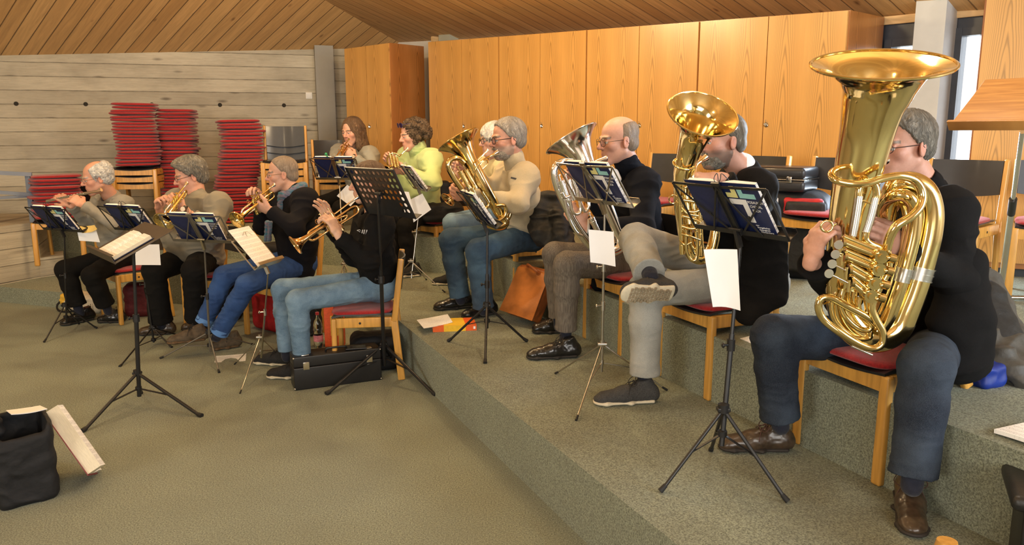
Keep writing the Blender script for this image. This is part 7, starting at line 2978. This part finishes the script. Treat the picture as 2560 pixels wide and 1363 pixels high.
# jacket over the chair beside the tuba player
t = thing('jacket', 'grey and black hiking jacket draped over a chair beside the tuba player', 'jacket', D(2480, 820, 3.45))
o_ = t.location
M_GREYN = mat('grey_brown_nylon', (0.060, 0.058, 0.050), 0.6, noise=0.2, nscale=30, bump=0.4, bscale=80)
S = Solid(.007)
S.oval(D(2430, 690, 3.62) - o_, D(2480, 840, 3.42) - o_, (1, .2, 0), (.14, .05), (.17, .06), .04)
S.oval(D(2475, 830, 3.36) - o_, D(2545, 930, 3.16) - o_, (1, .2, 0), (.16, .06), (.15, .05), .05)
S.cone(D(2500, 900, 3.15) - o_, D(2560, 960, 3.05) - o_, .07, .05, .05)
build_solid('shell', S, M_GREYN, t, folds(.012, 8, seed=6, fine=.4), 1)
S = Solid(.007)
S.oval(D(2470, 730, 3.48) - o_, D(2510, 860, 3.30) - o_, (1, .2, 0), (.075, .05), (.10, .05), .03)
build_solid('black_panel', S, M_JACK, t, folds(.008, 8, seed=7, fine=.4), 1)
S = Solid(.007)
S.cone(D(2420, 660, 3.6) - o_, D(2440, 770, 3.42) - o_, .055, .045, .03)
S.cone(D(2440, 770, 3.42) - o_, D(2445, 800, 3.40) - o_, .045, .038, .02)
build_solid('sleeve', S, mat('grey_green_fleece', (0.075, 0.082, 0.065), 0.9, noise=0.2, nscale=40), t, folds(.010, 12, seed=8), 1)
b = MB()
spipe(b, [D(2445, 830, 3.22) - o_, D(2470, 880, 3.16) - o_, D(2520, 945, 3.06) - o_, D(2560, 985, 3.02) - o_], r=.006, seg=6)
b.build('zip', M_BLACKM, t)
b = MB()
for k in range(2):
    for q in range(7):
        b.box((.008 * q, -.008 * k, 0), (.005, .005, .0015))
b.xf(frame_pts(D(2436, 838, 3.14) - o_, (1, -.25, .12), (0, 0, 1)))
b.build('print', M_COVERW, t, smooth=False)
S = Solid(.008)
S.oval(D(2405, 660, 3.00), D(2405, 800, 2.98), (1, .1, 0), (.085, .07), (.11, .09), .04)
S.oval(D(2405, 790, 2.98), D(2400, 905, 2.98), (1, .1, 0), (.115, .09), (.12, .08), .04)
tag(build_solid('coat', S, F_HOOD, None, folds(.012, 7, seed=13), 1), 'black coat hanging between the tuba player and the hiking jacket', 'coat')
S = Solid(.006)
S.boxr(G(2486, 974, H2) + V((0, .05, .045)), (.062, .04, .045), Matrix.Rotation(.4, 3, 'Z'), .02)
tag(build_solid('blue_bag', S, mat('bright_blue_plastic', (0.005, 0.028, 0.24), 0.5, noise=0.15, nscale=20), None, folds(.010, 12, seed=14), 1), 'bright blue bag under the hiking jacket beside a chair foot', 'bag')

# ------------------------------------------------------------------ wooden music desk on a metal pole
base = G(2498, 752, H2)
t = thing('wooden_music_desk', 'large wooden music desk on a chromed pole at the right edge', 'music stand', base)
M_TEAK = NT('teak_veneer_board', 0.4)
_c = M_TEAK.coords()
_x, _y, _z = M_TEAK.xyz(_c)
_n = M_TEAK.noise(M_TEAK.comb(M_TEAK.val('MULTIPLY', _x, 1.2), M_TEAK.val('MULTIPLY', _y, 22.0), 0.0), 2.5, 4, 0.6, 0.8)
M_TEAK.base(M_TEAK.mix(M_TEAK.rng(_n, 0.3, 0.7), (0.62, 0.33, 0.10), (0.38, 0.17, 0.045)))
M_TEAK = M_TEAK.m
e0, e1 = D(2374, 318, 3.30), D(2700, 316, 2.92)
tl = D(2424, 200, 3.52)
M = frame_pts(e0 - base, e1 - e0, tl - e0)
o = MB().box((.30, .165, 0), (.60, .33, .016), bev=.003).build('board', M_TEAK, t)
o.matrix_local = M
o = MB().box((.30, -.006, .014 if True else 0), (.60, .014, .045), bev=.003).build('ledge', M_TEAK, t)
o.matrix_local = M
b = MB()
b.cyl((M @ V((.02, .07, .009))), (M @ V((.02, .07, .013))), .0)if False else None
for xx in (.33,):
    b.cyl(M @ V((xx, .09, .008)), M @ V((xx, .09, .012)), .006)
b.build('screw', M_CHROME, t)
pt = D(2556, 330, 3.42) - base
b = MB()
b.tube([V((0, 0, .02)), V((0, 0, .02)) + (pt - V((0, 0, .02))) * .62], .016, 16)
b.tube([(pt) * .60, pt], .010, 14)
b.build('pole', M_CHROME, t)
b = MB()
b.tube([pt * .60, pt * .68], .018, 16)
b.build('pole_collar', M_BLACKM, t)
b = MB()
b.tube([V((-.02, 0, .02)), V((.35, -.02, .02))], .012, 12)
b.tube([V((0, 0, .02)), V((-.1, .25, .02))], .012, 12)
b.build('foot', M_CHROME, t)

# black padded stool and chair corner at the lower right
t = thing('stool', 'black padded seat on a dark frame cut by the lower right corner', 'stool', D(2640, 1330, 2.25))
o_ = t.location
c0 = D(2612, 1275, 2.22) - o_
b = MB()
b.box(c0 + V((.10, .06, .03)), (.32, .34, .05), Matrix.Rotation(-.45, 3, 'Z'), bev=.024)
b.build('seat_pad', mat('black_vinyl', (0.013, 0.013, 0.013), 0.42, noise=0.15, nscale=60, bump=0.2), t)
b = MB()
b.box(c0 + V((.10, .06, -.14)), (.24, .26, .26), Matrix.Rotation(-.45, 3, 'Z'), bev=.01)
b.build('frame', M_BLACKM, t)
q = D(2368, 1352, 1.98)
b = MB()
b.tube([V((0, 0, 0)), V((0, 0, -.02)), V((0, 0, -.5))], [.026, .030, .030], 18)
o = b.build('wooden_post', M_BEECH)
o.location = q
tag(o, 'rounded beech post top at the bottom edge near the brown shoe', 'wooden post')

# ------------------------------------------------------------------ clothes details
def scarf():
    P = p_coat
    n0 = (D(764, 502, 5.76) + D(712, 498, 6.10)) / 2 + V((0, 0, .05))
    t = NT('blue_lilac_scarf', 0.9)
    c = t.coords()
    x, y, z = t.xyz(c)
    nz = t.noise(t.comb(t.val('MULTIPLY', x, 20.0), t.val('MULTIPLY', y, 20.0), t.val('MULTIPLY', z, 60.0)), 1.0, 3, 0.6)
    t.base(t.mix(t.rng(nz, 0.4, 0.6), (0.045, 0.17, 0.25), (0.20, 0.17, 0.24)))
    S = Solid(.0055)
    ring = []
    for k in range(13):
        a = k / 12 * 2 * math.pi
        ring.append((n0 + V((math.cos(a) * .078 - .01, math.sin(a) * .085, .008 - .035 * max(0, -math.cos(a)) + .05 * max(0, math.cos(a)))), .027))
    S.chain(ring, .012)
    S.cone(n0 + V((-.075, -.05, -.01)), n0 + V((-.095, -.05, -.11)), .032, .026, .02)
    build_solid('scarf', S, t.m, P, folds(.007, 30, seed=1), 0)
    S = Solid(.0055)
    for dx, dy in ((0, 0), (.028, -.02)):
        a_ = D(668, 556, 5.72) + V((dx, dy, 0))
        S.oval(a_, a_ + V((-.015, 0, -.13)), (0, 1, 0), (.030, .014), (.034, .012), .01)
    build_solid('scarf_end', S, t.m, P, folds(.004, 30, seed=2), 0)


scarf()
for P, px, py, Y, ax in ((p_girl, 885, 393, 7.98, (1, .2, -.1)), (p_flug, 462, 524, 5.94, (1, .1, -.3))):
    b = MB()
    c0 = D(px, py, Y)
    a = V(ax).normalized()
    b.cyl(c0 - a * .012, c0 + a * .012, .031)
    w = b.build('wristwatch', M_BLACKM, P)
    MB().cyl(c0 + V((0, -.030, .006)), c0 + V((0, -.038, .008)), .018).build('watch_face', M_CHROME, w)
# rolled denim cuffs of the man in the coat
for a_, k_ in ((D(508, 812, 5.86), D(562, 690, 5.88)), (D(545, 836, 5.66), D(618, 712, 5.60))):
    dd = (a_ - k_).normalized()
    e_ = k_ + (a_ - k_) * .93
    b = MB()
    b.tube([e_ - dd * .035, e_ - dd * .03, e_ + dd * .012, e_ + dd * .016], [.060, .068, .069, .060], 28)
    b.build('trouser_cuff', denim('light_blue_turnup', (0.07, 0.17, 0.42), (0.12, 0.26, 0.55)), p_coat)
# treads under the raised trainer
A, B_ = D(1694, 738, 3.58), D(1556, 738, 3.50)
f_, l_, u_ = frame3(B_ - A, (0.10, 0.90, 0.42))
Lx = (B_ - A).length
b = MB()
Rm = Matrix((f_, l_, u_)).transposed()
for i in range(13):
    for j in range(4):
        xx = .16 + .058 * i
        if xx > .90:
            continue
        wd = .075 if xx > .45 else .055
        yy = (j - 1.5) * wd / 3.4
        b.box(A + f_ * (xx * Lx) + l_ * (yy + (.003 if i % 2 else -.003)) + u_ * (-.001), (.012, wd / 4.2, .006), Rm, bev=.0015)
b.build('sole_tread', mat('tan_rubber', (0.30, 0.24, 0.16), 0.7, noise=0.1), p_grey)
# white shirt cuff and collar of the bald man
b = MB()
A, B_ = D(1606, 572, 4.56), D(1462, 566, 4.54)
d = (B_ - A).normalized()
b.tube([A + (B_ - A) * .84, A + (B_ - A) * .97], .047, 24)
b.build('shirt_cuff', M_PAPER, p_bald)
S = Solid(.005)
S.cone(D(1536, 432, 4.86), D(1546, 448, 4.84), .026, .020, .005)
build_solid('shirt_collar', S, M_PAPER, p_bald, None, 1)
# white shirt of the man in light grey jeans
S = Solid(.005)
n0 = (D(1893, 452, 3.92) + D(1842, 438, 4.28)) / 2 + V((0, 0, .035))
S.cone(n0 + V((-.02, -.01, -.03)), n0 + V((-.03, -.01, .025)), .078, .070, .0)
build_solid('shirt_collar', S, M_PAPER, p_grey, folds(.002, 20), 1)
# jacket hem of the man in light grey jeans hanging over the chair
S = Solid(.007)
S.oval(D(1900, 600, 3.98), D(1905, 740, 3.95), (1, -.3, 0), (.13, .07), (.13, .05), .04)
S.oval(D(1905, 735, 3.95), D(1860, 800, 3.86), (1, -.3, 0), (.11, .035), (.05, .02), .04)
build_solid('jacket_hem', S, F_HOOD, p_grey, folds(.008, 8, seed=5), 1)
# lettering and mark on the hooded sweatshirt
o_ = V((0, 0, 0))
Mh = frame_pts(D(906, 578, 4.955), (.35, -.6, 1.0), (-.8, -.3, .3))
b = MB()
for k, (w_, y_) in enumerate(((.030, 0), (.036, -.012), (.040, -.026))):
    for q in range(5):
        b.box((w_ * (q / 5 - .5), y_, 0), (w_ / 8, .006, .002))
b.tube([V((-.01, .012, 0)), V((0, .034, 0)), V((.008, .018, 0)), V((.002, .012, 0))], .0016, 6)
b.xf(Mh)
b.build('print', M_COVERW, p_hood, smooth=False)
n0 = (D(950, 562, 5.06) + D(920, 554, 5.42)) / 2
S = Solid(.006)
S.ell(n0 + V((.085, .03, .035)), [.075, .12, .065], None, 0)
S.ell(n0 + V((.03, .01, .055)), [.09, .12, .05], None, .03)
S.ell(n0 + V((.02, .01, .10)), [.075, .085, .07], None, .01, 's')
build_solid('hood', S, F_HOOD, p_hood, folds(.008, 12, seed=2), 1)
# badge on the sleeve of the cream jumper
b = MB()
b.box(D(1284, 446, 5.43), (.040, .004, .012), Matrix.Rotation(.25, 3, 'Y'))
b.build('sleeve_badge', mat('dark_badge', (0.05, 0.045, 0.04), 0.6), p_cream)

# ------------------------------------------------------------------ lettering becomes plain mesh
dg = bpy.context.evaluated_depsgraph_get()
for o in [o for o in bpy.data.objects if o.type == 'FONT']:
    me = bpy.data.meshes.new_from_object(o.evaluated_get(dg))
    n = bpy.data.objects.new(o.name, me)
    nm = o.name.split('.')[0]
    COL.objects.link(n)
    n.parent = o.parent
    n.matrix_local = o.matrix_local.copy()
    bpy.data.objects.remove(o)
    n.name = nm

# ------------------------------------------------------------------ origins at the base of each thing
bpy.context.view_layer.update()
for o in list(bpy.data.objects):
    if o.parent is not None or o.get('kind') == 'structure' or not o.get('category'):
        continue
    if o.type == 'EMPTY' and o.name.startswith('person'):
        body = next(c for c in o.children if c.name.startswith('body'))
        shoes = [c for c in o.children if c.name.startswith('shoe')]
        zs = min((v.co.z for c in shoes for v in c.data.vertices), default=0)
        n = len(body.data.vertices)
        c = sum((body.data.vertices[i].co for i in range(0, n, 37)), V((0, 0, 0))) / len(range(0, n, 37))
        base = V((c.x, c.y, zs))
        for ch in o.children:
            ch.location = ch.location - base
        o.location = base
    elif o.type == 'MESH' and o.location.length < 1e-6 and o.rotation_euler.to_quaternion().angle < 1e-6:
        vs = o.data.vertices
        lo = V([min(v.co[k] for v in vs) for k in range(3)])
        hi = V([max(v.co[k] for v in vs) for k in range(3)])
        c = V(((lo.x + hi.x) / 2, (lo.y + hi.y) / 2, lo.z))
        o.data.transform(Matrix.Translation(-c))
        o.location = c
